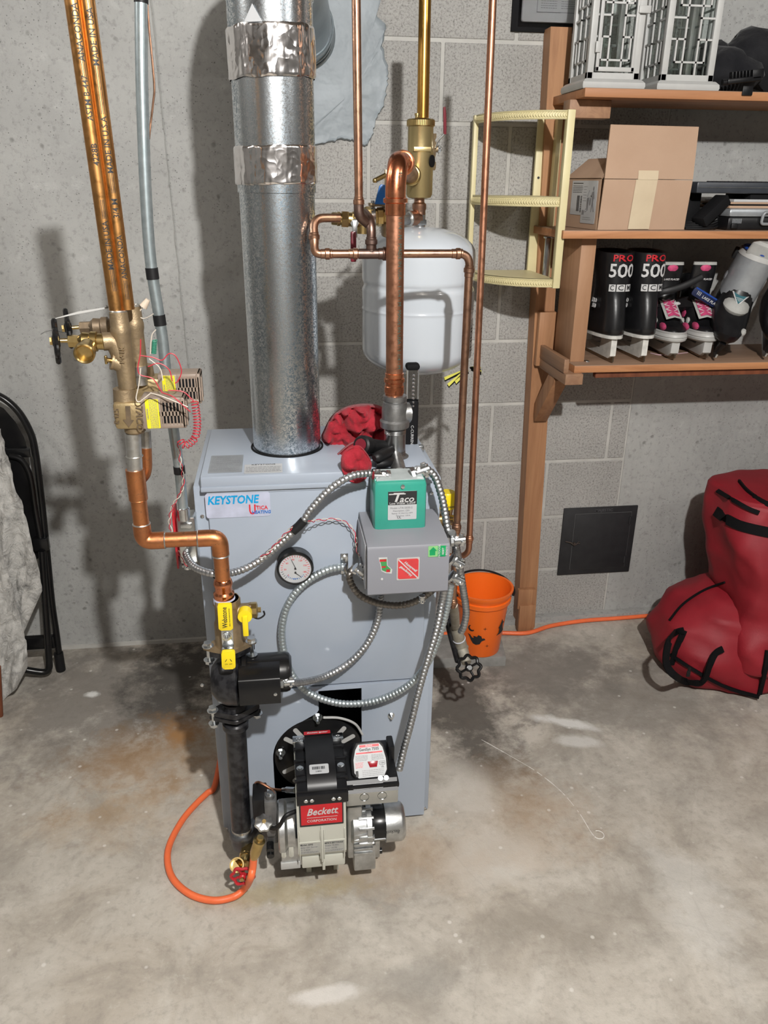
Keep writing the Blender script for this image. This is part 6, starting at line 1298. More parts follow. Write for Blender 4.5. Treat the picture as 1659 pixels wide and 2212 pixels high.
g = MB(matte); g.bx(kx+.01, kx+.05, -.2, -.12, ZM, z0_, .002); g.bx(1.30, 1.6, -.25, -.12, zz, z0_, .001); g.out('black_tray', label='dark tray carrying the keyboard at the back of the middle board', cat='tray')
ad = thing('power_adapter', 'black power adapter brick leaning up to the right beside the cardboard box', 'adapter', P(1520, 480, -.27))
a, b = P(1512, 478, -.275), P(1560, 432, -.255); ax_ = (b-a).normalized(); g = MB(matte); g.box((0, 0, 0), ((b-a).length+.01, .028, .045), F((a+b)/2, ax_, (0, 0, 1)), .003); g.out('brick', ad)
g = MB(rubber)
for k in range(5): 
    y0 = ZM+.004+k*.004; g.tube(cr([V((1.115, -.27+.01*k, y0)), V((1.15, -.285+.008*k, y0)), V((1.19, -.28+.012*k, y0+.002)), V((1.215, -.25, y0+.006+.002*k)), V((1.19, -.22, y0)), V((1.13, -.23, y0))], 5), .003, 6)
g.out('cord', ad)
g = MB(rubber); g.box(P(1585, 488, -.285), (.02, .014, .014), None, .003); pg = g.out('plug', ad)

# ================================================================== papers in plastic sleeve
ps = thing('paper_sleeve', 'white printed sheets in a clear plastic sleeve hung on the block wall', 'document', P(1180, 40, -.02))
x0, x1, z0_, z1_ = P(1124, 30, -.02).x, P(1262, 30, -.02).x, P(1180, 48, -.02).z, P(1180, -60, -.02).z
g = MB(label_w, ink_g, ink); M = F(((x0+x1)/2, -.012, (z0_+z1_)/2)); g.prism(rrect(x1-x0-.01, z1_-z0_, .006), M, .010); Mp = T(M, .01, 0, .0103); g.m(ink_g)
w2, h2 = (x1-x0)/2, (z1_-z0_)/2
for q in ((-w2+.034, w2-.01, -h2+.022, -h2+.0235), (-w2+.034, -w2+.0355, -h2+.022, h2)): g.quad(Mp, *q)
lines(g, Mp, -w2+.045, .0, -h2+.030, h2-.01, 14, .0035, ink_g, 61); lines(g, Mp, .012, w2-.02, -h2+.030, h2-.01, 14, .0035, ink_g, 62); g.out('sheets', ps)
g = MB(clear); g.bx(x0-.004, x1+.002, -.026, -.024, z0_-.008, z1_); g.out('sleeve', ps)
g = MB(matte); g.bx(x0-.02, x1-.01, -.009, -.003, z0_-.022, z1_, .001); g.out('black_folder', ps)

# ================================================================== ash door
ad_ = thing('ash_door', 'square black metal clean-out door low on the block wall', 'clean-out door', (1.094, -.01, .178))
x0, x1, z0_, z1_ = .960, 1.229, .179, .437; cxm, czm = (x0+x1)/2, (z0_+z1_)/2
bkd = mat('soot_black_metal', (.018, .018, .020), .55, .2, c2=(.026, .026, .028), scale=30)
g = MB(bkd); g.bx(x0, x1, -.007, .0, z0_, z1_, .0015); g.out('frame', ad_)
dx0, dx1, dz0, dz1 = P(1241, 1205, -.01).x-.0, P(1355, 1160, -.01).x, P(1290, 1227, -.01).z, P(1290, 1110, -.01).z
dx0, dx1 = P(1238, 1170, -.01).x, P(1356, 1170, -.01).x
g = MB(bkd, mat('bare_edge', (.10, .10, .10), .5)); g.m(g.mats[1]).bx(dx0-.0015, dx1+.0015, -.0078, -.006, dz0-.0015, dz1+.0015); g.m(bkd).bx(dx0, dx1, -.010, -.006, dz0, dz1, .0008)
door = g.out('door', ad_)
for z in (dz0+.03, dz1-.03): g = MB(bkd); g.cyl((dx1-.004, -.011, z-.014), (dx1-.004, -.011, z+.014), .004, seg=10); g.out('hinge', door)
g = MB(mat('rusty_latch', (.08, .06, .05), .6, .5)); p = V((dx0+.002, -.012, (dz0+dz1)/2-.002)); g.tube(cr([p+V((-.03, 0, .008)), p+V((-.012, -.003, .004)), p+V((.0, -.006, -.004)), p+V((.014, -.004, .002))], 5), .0022, 8); g.cyl(p, p+V((0, -.010, 0)), .005, seg=10); g.torus(p+V((.018, -.002, .002)), (0, 1, 0), .004, .001, 12, 5); g.out('latch', door)
g = MB(mat('cast_letter', (.075, .075, .08), .5)); g.text('MAJESTIC', .014, F((cxm+.01, -.0072, (dz1+z1_)/2)), .0006, off=.01, sx=1.1); g.out('lettering', ad_)

# ================================================================== bucket on slab
sl = MB(stone); M = F(V((.585, -.205, .0)), (1, -.10, 0), (0.1, 1, 0)); sl.prism([(-.16, -.075), (.125, -.065), (.13, .07), (-.15, .08)], M, .036, .004); sl.out('stone_slab', label='grey stone slab on the floor under the orange bucket', cat='slab')
bkt = thing('bucket', 'orange plastic bucket with black night decorations standing on a stone slab', 'bucket', (.628, -.225, .037))
bx_, by_ = .630, -.215; zr = P(1045, 1270, by_).z
z_r = .268; R0, R1 = .066, .094
g = MB(orange_b); g.lathe([(.001, .040), (R0-.004, .040), (R0-.001, .037), (R0, .040), (R1-.009, z_r-.045), (R1-.002, z_r-.044), (R1-.001, z_r-.030), (R1-.006, z_r-.028), (R1-.002, z_r-.018), (R1+.004, z_r-.006), (R1+.004, z_r), (R1-.003, z_r), (R1-.010, z_r-.040), (R0-.004, .045), (.001, .045)], (bx_, by_, 0), (0, 0, 1), 64); g.out('pail', bkt, ang=40)
def on_pail(x, z):
    r = R0+(R1-.009-R0)*(z-.04)/(z_r-.085)+.0022; a = x/r; d0_ = math.atan2((CAM-V((bx_, by_, 0))).y, (CAM-V((bx_, by_, 0))).x); a2 = d0_+a
    return V((bx_+r*math.cos(a2), by_+r*math.sin(a2), z))
def pdec(poly, cx_, cz_2, s=1.0, nm='decoration', lab=None):
    g = MB(ink); pl_ = [on_pail(cx_+x*s, cz_2+z*s) for x, z in poly]; g.face([g.bm.verts.new(p) for p in pl_]); bmesh.ops.triangulate(g.bm, faces=g.bm.faces[:]); g.out(nm, bkt, label=lab, smooth=False)
def star(n, r0, r1): return [((r0 if k % 2 == 0 else r1)*math.sin(PI*k/n), (r0 if k % 2 == 0 else r1)*math.cos(PI*k/n)) for k in range(2*n)]
moon = [(.012*math.cos(a), .012*math.sin(a)) for a in [2.0+k*.45 for k in range(9)]]+[(.003+.009*math.cos(a), .003+.009*math.sin(a)) for a in [5.4-k*.40 for k in range(9)]]
pdec(moon, -.030, .150, 1.0, 'moon_decoration', 'black crescent moon'); pdec(star(4, .008, .0012), .015, .153, 1, 'star_decoration'); pdec(star(4, .008, .0012), .025, .085, 1, 'star_decoration')
ghost = [(-.030, .018), (-.024, .010), (-.018, -.004), (-.010, -.016), (0, -.020), (.012, -.016), (.018, -.004), (.030, .002), (.026, .008), (.019, .007), (.016, .016), (.006, .020), (.002, .012), (-.010, .014), (-.008, .006), (-.014, .006), (-.022, .016)]
pdec(ghost, -.012, .108, 1.0, 'ghost_decoration', 'black ghost shape'); wit = [(-.022, -.022), (-.010, -.012), (-.008, .006), (-.014, .010), (-.002, .026), (.004, .044), (.010, .030), (.022, .026), (.010, .020), (.012, .004), (.020, -.012), (.014, -.016), (.0, -.020)]
pdec(wit, .076, .138, .9, 'figure_decoration', 'black hatted figure shape')
g = MB(rubber); hp = [V((bx_+(R1+.006)*math.cos(a), by_+(R1+.006)*math.sin(a), z_r-.012+.018*math.sin(max(0, a))*(1 if math.sin(a) > 0 else 0))) for a in [(-.55+k*(PI+.9)/24) for k in range(25)]]; g.tube(hp, .0042, 8, flat=.8); g.out('carry_handle', bkt)

# ================================================================== skates
def ellip(cx, cy, rx, ry, z, n=24, p=2.4, M=None, tilt=0):
    out = []
    for k in range(n):
        a = 2*PI*k/n; c_, s_ = math.cos(a), math.sin(a); x = cx+rx*abs(c_)**(2/p)*(1 if c_ > 0 else -1); y = cy+ry*abs(s_)**(2/p)*(1 if s_ > 0 else -1)
        out.append(M @ V((x, y, z+tilt*(x-cx))))
    return out
def boot(M, shaft=.30, L=.13, W_=.038, mt=None, toe=.12):
    g = MB(mt or leather); R_ = []
    for cx, rx, ry, z, ti in ((.0, L*.94, W_*.9, .078, 0), (.0, L, W_, .084, 0), (.0, L, W_, .095, -.03), (-.006, L*.93, W_*.97, .112, -.14), (-.018, L*.80, W_*.92, .130, -.22), (-.035, L*.62, W_*.88, .152, -.30), (-.050, L*.48, W_*.86, .178, -.22), (-.056, L*.43, W_*.9, .205, -.10), (-.056, L*.43, W_*.98, .24, 0), (-.053, L*.45, W_*1.05, .27, 0), (-.050, L*.46, W_*1.06, shaft, .05)):
        R_.append(ellip(cx, 0, rx, ry, z, M=M, tilt=ti))
    R_.append(ellip(-.050, 0, L*.38, W_*.85, shaft-.002, M=M)); R_.append(ellip(-.050, 0, L*.33, W_*.75, shaft-.04, M=M)); g.rings(R_); return g
def hockey_skate(label, loc, ang, rot=None):
    t = thing('ice_skate', label, 'skate', loc); M = Matrix.Translation(loc) @ Matrix.Rotation(ang, 4, 'Z') @ (rot or Matrix())
    g = boot(M, .302, .132, .0455); bt = g.out('boot', t, ang=60)
    def w_(p, zc):
        a = p.x/.047; c_, s_ = math.cos(a), math.sin(a)
        return M @ V((-.0550-.0612*abs(c_)**(2/2.4), -.0502*abs(s_)**(2/2.4)*(1 if s_ > 0 else -1), zc+p.y))
    g = MB(white_i, red_v, ink); g.m(red_v).text('PRO', .024, Matrix(), .0001, off=.02, sx=1.1, wrap=lambda p: w_(p, .286)); g.m(white_i).text('500', .050, Matrix(), .0001, off=.018, sx=.88, wrap=lambda p: w_(p, .252))
    for q in (-1, 0, 1):
        n_ = 4; row = [[g.bm.verts.new(w_(V((q*.0195-.0085+.017*k/n_, y, 0)), .208)) for k in range(n_+1)] for y in (-.0095, .0095)]
        g.m(white_i)
        for k in range(n_): g.face([row[0][k], row[0][k+1], row[1][k+1], row[1][k]])
        g.m(ink).text('CCM'[q+1], .019, Matrix(), .0001, off=.012, sx=.82, wrap=lambda p, q=q: w_(V((p.x+q*.0195, p.y, 0)), .208)+(M.to_3x3() @ V((-.0007, -.0007*q, 0))))
    g.out('cuff_lettering', bt)
    g = MB(white_i)
    for tx, z in (('PRO', .168), ('500', .153)): g.text(tx, .016, M @ F((-.052, .0445, z), (-1, 0, 0), (0, -.1, 1)), .0008, off=.03)
    g.out('side_lettering', bt)
    g = MB(skate_w); g.rings([ellip(0, 0, .131, .042, z, M=M) for z in (.070, .079)]); g.out('outsole', t)
    g = MB(skate_w); pr = [(-.118, .074), (-.118, .020), (-.105, .012), (.10, .012), (.118, .024), (.120, .074), (.070, .074), (.058, .036), (-.040, .030), (-.050, .074)]
    g.prism(pr, M @ F((0, .009, 0), (1, 0, 0), (0, 0, 1)), .018, .003); g.out('blade_holder', t)
    g = MB(blade_m); g.prism([(-.122, .004), (-.10, .0005), (.10, .0005), (.125, .008), (.125, .018), (-.122, .018)], M @ F((0, .002, 0), (1, 0, 0), (0, 0, 1)), .004); g.out('blade', t)
    return t
zs = ZL
s1 = hockey_skate('black hockey skate lettered 500, leftmost and half behind the wooden upright', V((.946, -.160, zs)), PI/2+.02)
s2 = hockey_skate('black hockey skate lettered 500, second from the wooden upright', V((1.040, -.160, zs)), PI/2+.02)
def pink_skate(label, loc, ang):
    t = thing('ice_skate', label, 'skate', loc); M = Matrix.Translation(loc) @ Matrix.Rotation(ang, 4, 'Z')
    g = MB(black); R_ = []
    for cx, rx, ry, z, ti in ((0, .112, .042, .070, 0), (0, .115, .044, .085, 0), (-.004, .110, .043, .10, -.08), (-.018, .092, .041, .118, -.25), (-.034, .072, .038, .14, -.38), (-.046, .056, .036, .165, -.3), (-.052, .050, .040, .195, -.1), (-.052, .055, .044, .228, .12)): R_.append(ellip(cx, 0, rx, ry, z, M=M, tilt=ti))
    R_.append(ellip(-.052, 0, .042, .034, .226, M=M)); R_.append(ellip(-.052, 0, .036, .028, .18, M=M)); g.rings(R_); bt = g.out('boot', t, ang=60)
    g = MB(white); g.rings([ellip(0, 0, a, b, z, M=M) for a, b, z in ((.106, .038, .052), (.119, .047, .058), (.121, .049, .064), (.1185, .047, .066), (.121, .049, .069), (.120, .048, .074), (.117, .0465, .077), (.119, .047, .081), (.113, .043, .084))]); g.out('welt', t)
    g = MB(pink, grey_fab)
    def top(x, y): # approx surface point on the instep
        z = .098+(.085-x)*.62 if x > -.01 else .157+(-.01-x)*1.4
        return M @ V((x, y, z+.012-abs(y)*.25))
    g.m(grey_fab); g.sheet([[top(.070-.085*i/6, (-.024+.008*j)) for j in range(7)] for i in range(7)]); g.m(pink); g.sheet([[top(.064-.072*i/6, (-.017+.0057*j))+(M.to_3x3() @ V((.001, 0, .002))) for j in range(7)] for i in range(7)])
    for s in (1, -1):
        g.sph((.074, s*.0335, .0945), (.024, .0065, .011), 12, M @ Matrix.Rotation(0, 4, 'Z')); g.sph((-.012, s*.0385, .112), (.018, .004, .020), 12, M); g.m(grey_fab).sph((.03, s*.040, .102), (.010, .006, .012), 10, M); g.m(pink)
    bmesh.ops.recalc_face_normals(g.bm, faces=g.bm.faces); g.out('mesh_panels', bt, label='pink mesh panels')
    g = MB(mat('lace_grey', (.55, .45, .47), .7) if 'lace_grey' not in bpy.data.materials else bpy.data.materials['lace_grey'])
    for i in range(4):
        x = .058-.018*i
        for s in (1, -1): g.tube([top(x, s*.018)+V((0, 0, .004)), top(x-.018, -s*.018)+V((0, 0, .005))], .0016, 6)
    g.out('laces', t)
    g = MB(black, white_i); g.rings([[M @ V((x, y, z)) for x, y, z in ((.0, -.048, .128), (.0, .048, .128), (-.022, .050, .152), (-.022, -.050, .152))], [M @ V((x, y, z)) for x, y, z in ((.012, -.050, .140), (.012, .050, .140), (-.012, .050, .166), (-.012, -.050, .166))]]); g.m(white_i)
    for k in range(3): g.box((.006, -.012+.006*k, .1545), (.012, .0022, .003), M @ Matrix.Rotation(0, 4, 'Z'), 0)
    g.sph((.010, .022, .150), (.008, .014, .006), 10, M); g.out('strap', t)
    g = MB(pink, leather, grey_fab); g.m(leather).rings([ellip(-.020, 0, .014, .034, .19, M=M), ellip(-.010, 0, .012, .036, .235, M=M), ellip(-.006, 0, .010, .034, .262, M=M)]); g.m(grey_fab).rings([ellip(-.005, 0, .011, .035, .258, M=M), ellip(-.006, 0, .011, .034, .266, M=M)]); g.m(pink).sph((.004, .0, .250), (.004, .016, .010), 12, M); g.m(white_i).text('LAKE PLACID', .0075, M @ F((.0045, 0, .218), (0, 1, 0), (.1, 0, 1)), .0004, .3, .02); g.out('tongue', t)
    g = MB(white); g.prism([(-.100, .056), (-.104, .020), (-.095, .010), (.085, .010), (.103, .022), (.106, .056), (.055, .056), (.045, .034), (-.040, .034), (-.048, .056)], M @ F((0, .012, 0), (1, 0, 0), (0, 0, 1)), .024, .004); g.out('blade_holder', t)
    g = MB(blade_m); g.prism([(-.108, .003), (-.09, .0005), (.09, .0005), (.112, .010), (.112, .018), (-.108, .018)], M @ F((0, .002, 0), (1, 0, 0), (0, 0, 1)), .004); g.out('blade', t)
    return t
def at_shelf(x, y): return PZ(x, y, ZL)
p = at_shelf(1452, 765); pink_skate('pink and black ice skate half hidden behind the second black skate', V((1.150, -.160, zs)), -1.66)
p = at_shelf(1520, 762); pink_skate('pink and black ice skate with white sole, fully visible in mid shelf', V((1.252, -.160, zs)), -1.68)
g = MB(rubber); g.tube(cr([P(1395, 635, -.2), P(1430, 630, -.24), P(1475, 618, -.25), P(1517, 598, -.25)], 6), .0036, 12, flat=2.6); g.out('ratchet_strap', label='loose black ribbed strap sticking out right above the pink skates', cat='strap')
g = MB(mat('pink_lace', (.62, .42, .46), .7)); g.tube(cr([at_shelf(1405, 764)+V((0, 0, .002)), at_shelf(1425, 768)+V((0, 0, .002)), at_shelf(1450, 767)+V((0, 0, .002)), at_shelf(1485, 763)+V((0, 0, .002))], 5), .0015, 6); g.out('lace_end', label='pale pink lace end lying on the lower board below the pink skates', cat='lace')
def inline(label, loc, ang, roll, pitch):
    t = thing('adjustable_skate', label, 'skate', loc); M = Matrix.Translation(loc) @ Matrix.Rotation(ang, 4, 'Z') @ Matrix.Rotation(pitch, 4, 'Y') @ Matrix.Rotation(roll, 4, 'X') @ Matrix.Scale(1.14, 4)
    g = MB(black); g.rings([ellip(cx, 0, rx, ry, z, M=M, tilt=ti) for cx, rx, ry, z, ti in ((0, .100, .030, .045, 0), (0, .118, .042, .060, 0), (0, .122, .046, .080, 0), (-.006, .112, .045, .098, -.12), (-.020, .09, .042, .118, -.28), (-.036, .066, .040, .14, -.3), (-.044, .052, .038, .16, 0))]); sh_ = g.out('shell', t, ang=60)
    g = MB(black); g.prism([(-.11, .05), (-.105, .012), (.09, .012), (.115, .05)], M @ F((0, .008, 0), (1, 0, 0), (0, 0, 1)), .016, .004); g.out('blade_holder', t)
    g = MB(steel); g.prism([(-.112, .0), (.095, .0), (.118, .012), (.118, .022), (.1, .014), (-.112, .014)], M @ F((0, .002, 0), (1, 0, 0), (0, 0, 1)), .004); g.out('blade', t)
    g = MB(silver); g.rings([ellip(cx, 0, rx, ry, z, M=M, tilt=ti) for cx, rx, ry, z, ti in ((-.040, .062, .046, .120, -.1), (-.044, .058, .047, .15, -.05), (-.048, .055, .046, .185, .1), (-.052, .055, .046, .215, .2), (-.052, .049, .040, .214, .2), (-.050, .045, .036, .17, 0))]); cu = g.out('cuff', t, ang=60)
    for s in (1, -1): g = MB(silver); g.sph((-.046, s*.046, .150), (.012, .004, .012), 12, M); g.out('pivot', cu)
    g = MB(grey_fab); g.rings([ellip(-.026, 0, .012, .034, .19, M=M), ellip(-.016, 0, .012, .036, .235, M=M), ellip(-.014, 0, .012, .033, .262, M=M), ellip(-.016, 0, .008, .022, .268, M=M)]); g.out('tongue', t)
    g = MB(blue_f, white, grey_fab); g.m(white).rings([ellip(-.052, 0, .056, .047, .214, M=M, tilt=.2), ellip(-.052, 0, .052, .044, .226, M=M, tilt=.2), ellip(-.052, 0, .044, .036, .224, M=M, tilt=.2)]); g.m(blue_f).tube([M @ V((-.052+.046*math.cos(a), .038*math.sin(a), .230+.010*math.cos(a))) for a in [2*PI*k/20 for k in range(20)]], .004, 8, closed=True); g.out('liner', t)
    g = MB(grey_fab, mat('badge_teal', (.05, .16, .19), .4) if 'badge_teal' not in bpy.data.materials else bpy.data.materials['badge_teal'], white_i)
    g.m(grey_fab).sph((.020, 0, .112), (.040, .034, .020), 16, M @ Matrix.Translation((0, 0, 0))); Mt = M @ F((.026, -.002, .134), (0, 1, 0), (-.9, 0, .44)); g.m(white_i).prism([(-.022, .016), (.022, .016), (0, -.024)], Mt, .0015, .0005); g.m(g.mats[1]).prism([(-.017, .013), (.017, .013), (0, -.018)], T(Mt, 0, 0, .0016), .0005); g.m(white_i)
    for k in range(3): g.quad(T(Mt, 0, 0, .0023), -.009+k*.003, .009-k*.003, -.001-k*.004, .0005-k*.004)
    g.out('toe_badge', t)
    g = MB(grey_fab); g.sph((.085, .034, .082), (.010, .008, .010), 10, M); g.out('side_vent', t)
    g = MB(rubber); g.box((-.06, -.048, .205), (.02, .012, .026), M, .003); g.out('buckle', t)
    return t
p = at_shelf(1545, 760); inline('silver cuffed black skate leaning with its toe down, showing a triangular badge', V((P(1590, 700, -.2).x-.045, -.175, zs+.046)), -2.05, -.30, .34)
p = at_shelf(1620, 760); inline('rightmost black skate with silver cuff, cut off by the photo edge', V((P(1665, 700, -.2).x-.002, -.175, zs+.046)), -2.05, -.30, .34)
g = MB(ink, blue_f, white_i, mat('navy_strap', (.008, .015, .06), .4)); a, b = P(1500, 628, -.20), P(1556, 662, -.20); ax_ = (b-a).normalized(); M = F((a+b)/2, ax_, (0, 0, 1)); L = (b-a).length+.01
g.m(g.mats[3]).prism(rrect(L, .026, .006), M, .003, .001); g.m(blue_f).quad(M, -L/2+.004, L/2-.004, .008, .012, .0034); g.m(white_i).text('LAKE PLACID', .0115, T(M, .014, -.003, .0034), .0002, .2, .02)
for k in range(3): g.box((-L/2+.016+k*.005, 0, .0036), (.0018, .011, .0006), M @ Matrix.Rotation(0, 4, 'Z'))
g.out('power_strap', label='dark blue strap with white lettering between the pink and silver skates', cat='strap')

# ================================================================== red duffel bag
db = thing('duffel_bag', 'large red duffel bag with black webbing slumped on the floor at the right edge', 'bag', (1.55, -.45, 0))
def lobes(name, secs, n=36, lab=None, mt=bag, wr_=.006, seed=3):
    "secs: list of (center, rx, ry, p) rings stacked"
    g = MB(mt); R_ = []; s2 = []
    for i in range(len(secs)-1):
        (c0, a0, b0, q0_), (c1_, a1, b1, q1) = secs[i], secs[i+1]
        m_ = 5
        for k in range(m_):
            t = k/m_; s2.append((tuple(u+(v-u)*t for u, v in zip(c0, c1_)), a0+(a1-a0)*t, b0+(b1-b0)*t, q0_+(q1-q0_)*t))
    s2.append(secs[-1])
    for c, rx, ry, p_ in s2:
        ring = []
        for k in range(n):
            a = 2*PI*k/n; c_, s_ = math.cos(a), math.sin(a); q = V((c[0]+rx*abs(c_)**(2/p_)*(1 if c_ > 0 else -1), c[1]+ry*abs(s_)**(2/p_)*(1 if s_ > 0 else -1), c[2]))
            d = wr_*(noise.noise(q*9+V((seed, 0, 0)))+1.1*(1-3*abs(noise.noise(V((q.x*5+q.z*4, q.y*5, q.z*3.2-q.x*3))+V((0, seed, 0)))))+.5*(1-3*abs(noise.noise(q*11+V((0, seed, 4)))))); q += V((c_, s_, 0))*d
            if len(c) > 3: q.z += c[3]*(q.x-c[0])
            ring.append(q)
        R_.append(ring)
    g.rings(R_); return g.out(name, db, ang=70, label=lab)
zt_b = P(1600, 1050, -.38).z
xe = P(1538, 1100, -.36).x
xm = P(1560, 1240, -.40).x
def sx_bag(y, Y): return P({1050: 1543, 1100: 1536, 1150: 1537, 1200: 1545, 1250: 1560, 1300: 1575, 1360: 1590, 1420: 1600}[y], y, Y)
secs = []
for y, Y, w, dp_ in ((1420, -.43, .30, .17), (1360, -.42, .31, .175), (1300, -.41, .31, .17), (1250, -.40, .31, .165), (1200, -.39, .315, .165), (1150, -.38, .32, .165), (1100, -.37, .32, .165), (1060, -.36, .315, .16)):
    q = P({1060: 1541, 1100: 1536, 1150: 1537, 1200: 1544, 1250: 1552, 1300: 1556, 1360: 1540, 1420: 1530}[y], y, Y-.05); secs.append(((q.x+w, Y, q.z), w, dp_, 4.5))
secs = [((secs[0][0][0]+.0, -.43, .10), .30, .17, 4)]+secs[0:]
secs = [((c[0]+.062, c[1], c[2]-(.030 if c[2] > .3 else 0)), a, b, p) for c, a, b, p in secs]
ztop_ = secs[-1][0][2]
secs.append(((secs[-1][0][0], -.355, ztop_+.010), .308, .152, 4.5)); secs.append(((secs[-1][0][0]+.004, -.35, ztop_+.014), .29, .135, 4)); secs.append(((secs[-1][0][0]+.01, -.35, ztop_+.016), .12, .05, 3))
lobes('main_body', secs, 110, wr_=.011)
# lower slumped end
secs = []
for z, x0_, x1_, y0, y1 in ((.0, 1.22, 1.95, -.50, -.20), (.012, 1.185, 1.97, -.54, -.17), (.06, 1.155, 1.98, -.555, -.155), (.12, 1.15, 1.98, -.555, -.15), (.18, 1.170, 1.98, -.54, -.16), (.235, 1.22, 1.97, -.52, -.18), (.275, 1.29, 1.95, -.49, -.22), (.31, 1.38, 1.90, -.45, -.26), (.325, 1.48, 1.85, -.42, -.30)):
    secs.append((((x0_+x1_)/2+.045, (y0+y1)/2, z, -.03 if z > .02 else 0), (x1_-x0_)/2, (y1-y0)/2, 3.2))
lobes('slumped_end', secs, 120, wr_=.012, seed=8)
from mathutils.bvhtree import BVHTree
_vs, _fs = [], []
for ob in [o for o in C.objects if o.parent == db]:
    k0 = len(_vs); _vs += [MX[db.name] @ v.co for v in ob.data.vertices]; _fs += [[k0+i for i in p.vertices] for p in ob.data.polygons]
bag_tree = BVHTree.FromPolygons(_vs, _fs)
def onbag(p, off=.0):
    h, nrm, _i, _d = bag_tree.ray_cast(CAM, (p-CAM).normalized())
    return h-(p-CAM).normalized()*off if h is not None else p
def strip(name, pts, w, th, mt, up=(0, -1, 0), lab=None, free=0.0):
    g = MB(mt); pp = cr(pts, 8)
    if free: pp = [onbag(p, free) if (onbag(p)-p).length < .25 else p for p in pp]
    else: pp = [onbag(p, .007) for p in pp]
    for _k in range(3): pp = [pp[0]]+[(pp[i-1]+pp[i]*2+pp[i+1])/4 for i in range(1, len(pp)-1)]+[pp[-1]]; n = len(pp); R_ = []
    for i in range(n):
        t = (pp[min(i+1, n-1)]-pp[max(i-1, 0)]).normalized(); u = V(up); s_ = t.cross(u).normalized(); nn = s_.cross(t).normalized()
        R_.append([pp[i]+s_*w/2-nn*th, pp[i]-s_*w/2-nn*th, pp[i]-s_*w/2+nn*th, pp[i]+s_*w/2+nn*th])
    g.rings(R_); return g.out(name, db, label=lab)
# zips and webbing follow the front faces
Yg = -.545
strip('webbing_band', [P(1546, 1104, -.555), P(1566, 1119, -.558), P(1600, 1136, -.56), P(1659, 1150, -.56), P(1720, 1160, -.56)], .030, .0025, web, lab='black webbing band under the top')
strip('zip', [P(1550, 1060, -.50), P(1575, 1075, -.52), P(1615, 1098, -.53), P(1640, 1108, -.53)], .012, .003, web); strip('zip', [P(1596, 1040, -.42), P(1615, 1062, -.48), P(1650, 1085, -.52), P(1690, 1100, -.52)], .014, .003, web)
strip('zip', [P(1446, 1340, -.50), P(1475, 1305, -.44), P(1520, 1275, -.40), P(1565, 1258, -.42)], .005, .003, web)
strip('zip', [P(1659, 1405, -.575), P(1652, 1450, -.575), P(1640, 1500, -.56)], .014, .004, web)
strip('carry_handle', [P(1478, 1362, -.575), P(1455, 1368, -.60), P(1441, 1400, -.62), P(1441, 1440, -.62), P(1470, 1468, -.63), P(1505, 1476, -.63), P(1522, 1468, -.62), P(1532, 1440, -.62), P(1545, 1412, -.61), P(1562, 1402, -.585)], .021, .003, web, (.2, -1, .2), 'loose black webbing handle', free=.022)
strip('handle_anchor', [P(1478, 1362, -.575), P(1462, 1400, -.60), P(1452, 1436, -.60)], .020, .0025, web)
strip('bottom_piping', [PZ(1447, 1412, .045)+V((0, -.006, 0)), P(1500, 1448, -.572), P(1570, 1485, -.578), P(1640, 1506, -.575)], .010, .004, web)
g = MB(rubber); p = P(1487, 1455, -.60); g.box(p, (.012, .004, .022), None, .002); g.cyl(p+V((0, 0, .012)), p+V((0, 0, .022)), .004, seg=10); g.out('zip_pull', db)

# ================================================================== folding chair with draped cloth
fc_ = thing('folding_chair', 'black metal folding chair folded flat and leaning on the left wall', 'chair', PZ(60, 1440))
YA = -.12
def q(x, y, Y): return P(x, y, Y)
g = MB(black_m); g.tube(cr([q(-60, 850, -.10), q(-25, 848, -.10), q(10, 862, -.10), q(42, 892, -.10), q(66, 935, -.10), q(76, 975, -.105), q(86, 1050, -.11), q(98, 1160, -.12), q(112, 1300, -.13), q(122, 1370, -.135), q(131, 1442, -.14)], 8), .0125, 14, flat=.8); g.out('front_frame', fc_)
g = MB(black_m); n_ = 10; out = [q(-60, 868, -.10), q(-20, 868, -.10), q(8, 882, -.10), q(34, 912, -.10), q(52, 945, -.10), q(60, 972, -.10), q(0, 966, -.10), q(-60, 966, -.10)]
f_ = g.face([g.bm.verts.new(p) for p in out]); bmesh.ops.solidify(g.bm, geom=g.bm.faces[:], thickness=.003); g.out('back_panel', fc_)
g = MB(black_m); g.bx(q(-40, 978, -.105).x, q(66, 978, -.105).x, -.112, -.098, q(30, 988, -.105).z, q(30, 968, -.105).z, .003); g.out('upper_rail', fc_)
g = MB(black_m); out = [q(-40, 985, -.12), q(25, 985, -.12), q(45, 995, -.12), q(60, 1018, -.12), q(68, 1044, -.12), q(85, 1162, -.13), q(92, 1200, -.13), q(60, 1220, -.13), q(-40, 1210, -.13)]
g.face([g.bm.verts.new(p) for p in out]); bmesh.ops.solidify(g.bm, geom=g.bm.faces[:], thickness=.008); g.tube(cr([q(20, 984, -.13), q(45, 992, -.13), q(60, 1014, -.13), q(68, 1044, -.13), q(76, 1100, -.135), q(88, 1165, -.14)], 6), .008, 10); g.out('seat', fc_)
g = MB(black_m); g.bx(q(72, 1180, -.15).x, q(105, 1180, -.15).x, -.155, -.13, q(88, 1190, -.15).z, q(88, 1163, -.15).z, .004); g.out('hinge_plate', fc_)
g = MB(black_m); g.tube(bend([q(90, 1190, -.155), q(97, 1300, -.165), q(108, 1455, -.19), q(60, 1448, -.20), q(20, 1440, -.20)], .035, 8), .0105, 14); g.out('rear_leg', fc_)
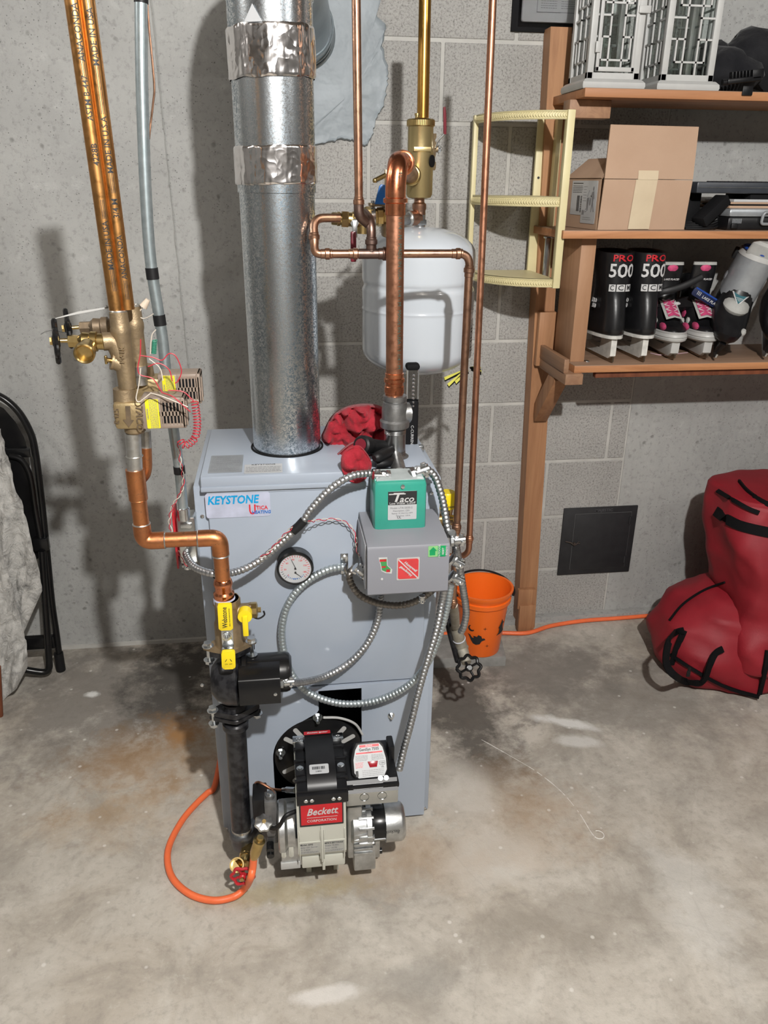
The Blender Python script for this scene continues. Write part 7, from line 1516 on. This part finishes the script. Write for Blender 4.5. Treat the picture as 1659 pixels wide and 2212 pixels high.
g = MB(black_m); g.bx(q(40, 1385, -.15).x, q(118, 1385, -.15).x, -.155, -.135, q(80, 1402, -.15).z, q(80, 1376, -.15).z, .004); g.out('cross_bar', fc_)
g = MB(rubber); a, b = q(126, 1410, -.14), q(132, 1447, -.14); g.cyl(a, b, .0145, seg=16); g.out('foot_cap', fc_)
cl = thing('draped_cloth', 'stained off-white cloth draped over the black folding chair at the left edge', 'cloth', q(20, 1500, -.25))
def drape(name, rows, seed, amp=.018, mt=sheet_m):
    g = MB(mt); gr = []
    rows2 = []
    for i in range(len(rows)-1):
        for k in range(6):
            t = k/6; a, b = rows[i], rows[i+1]; rows2.append(tuple(a[j]+(b[j]-a[j])*t for j in range(4)))
    rows2.append(rows[-1])
    for i, (y, xa, xb, Y) in enumerate(rows2):
        row = []
        for j in range(31):
            s_ = j/30; x = xa+(xb-xa)*s_; p = P(x, y, Y); d = amp*(noise.noise(V((x*.035+seed, y*.006, 0)))+.7*(1-2*abs(noise.noise(V((x*.05+y*.012, y*.010, seed)))))+.35*noise.noise(V((x*.09, y*.03, seed))))
            row.append(p+V((0, -abs(d)*1.2-(.01 if 0 < s_ < 1 else 0), 0)))
        gr.append(row)
    g.sheet(gr); bmesh.ops.solidify(g.bm, geom=g.bm.faces[:], thickness=.004); return g.out(name, cl, ang=80)
drape('back_layer', [(925, -40, 2, -.16), (960, -40, 12, -.16), (1010, -40, 25, -.165), (1080, -40, 48, -.17), (1150, -40, 68, -.175), (1220, -40, 84, -.18), (1275, -40, 92, -.19), (1320, -40, 72, -.20), (1370, -40, 50, -.21), (1400, -40, 45, -.21)], 4, .020)
drape('front_layer', [(1180, -40, 2, -.22), (1240, -40, 22, -.225), (1300, -40, 36, -.23), (1360, -40, 52, -.24), (1405, -40, 63, -.25), (1440, -40, 60, -.255), (1475, -40, 42, -.26), (1508, -40, 12, -.27)], 9, .022)
g = MB(w_red); a, b = P(-6, 1440, -.36), P(2, 1568, -.36); g.tube([a, b], [.010, .008], 10); g.out('wooden_stick', label='slim reddish wooden stick standing at the extreme left edge', cat='stick')
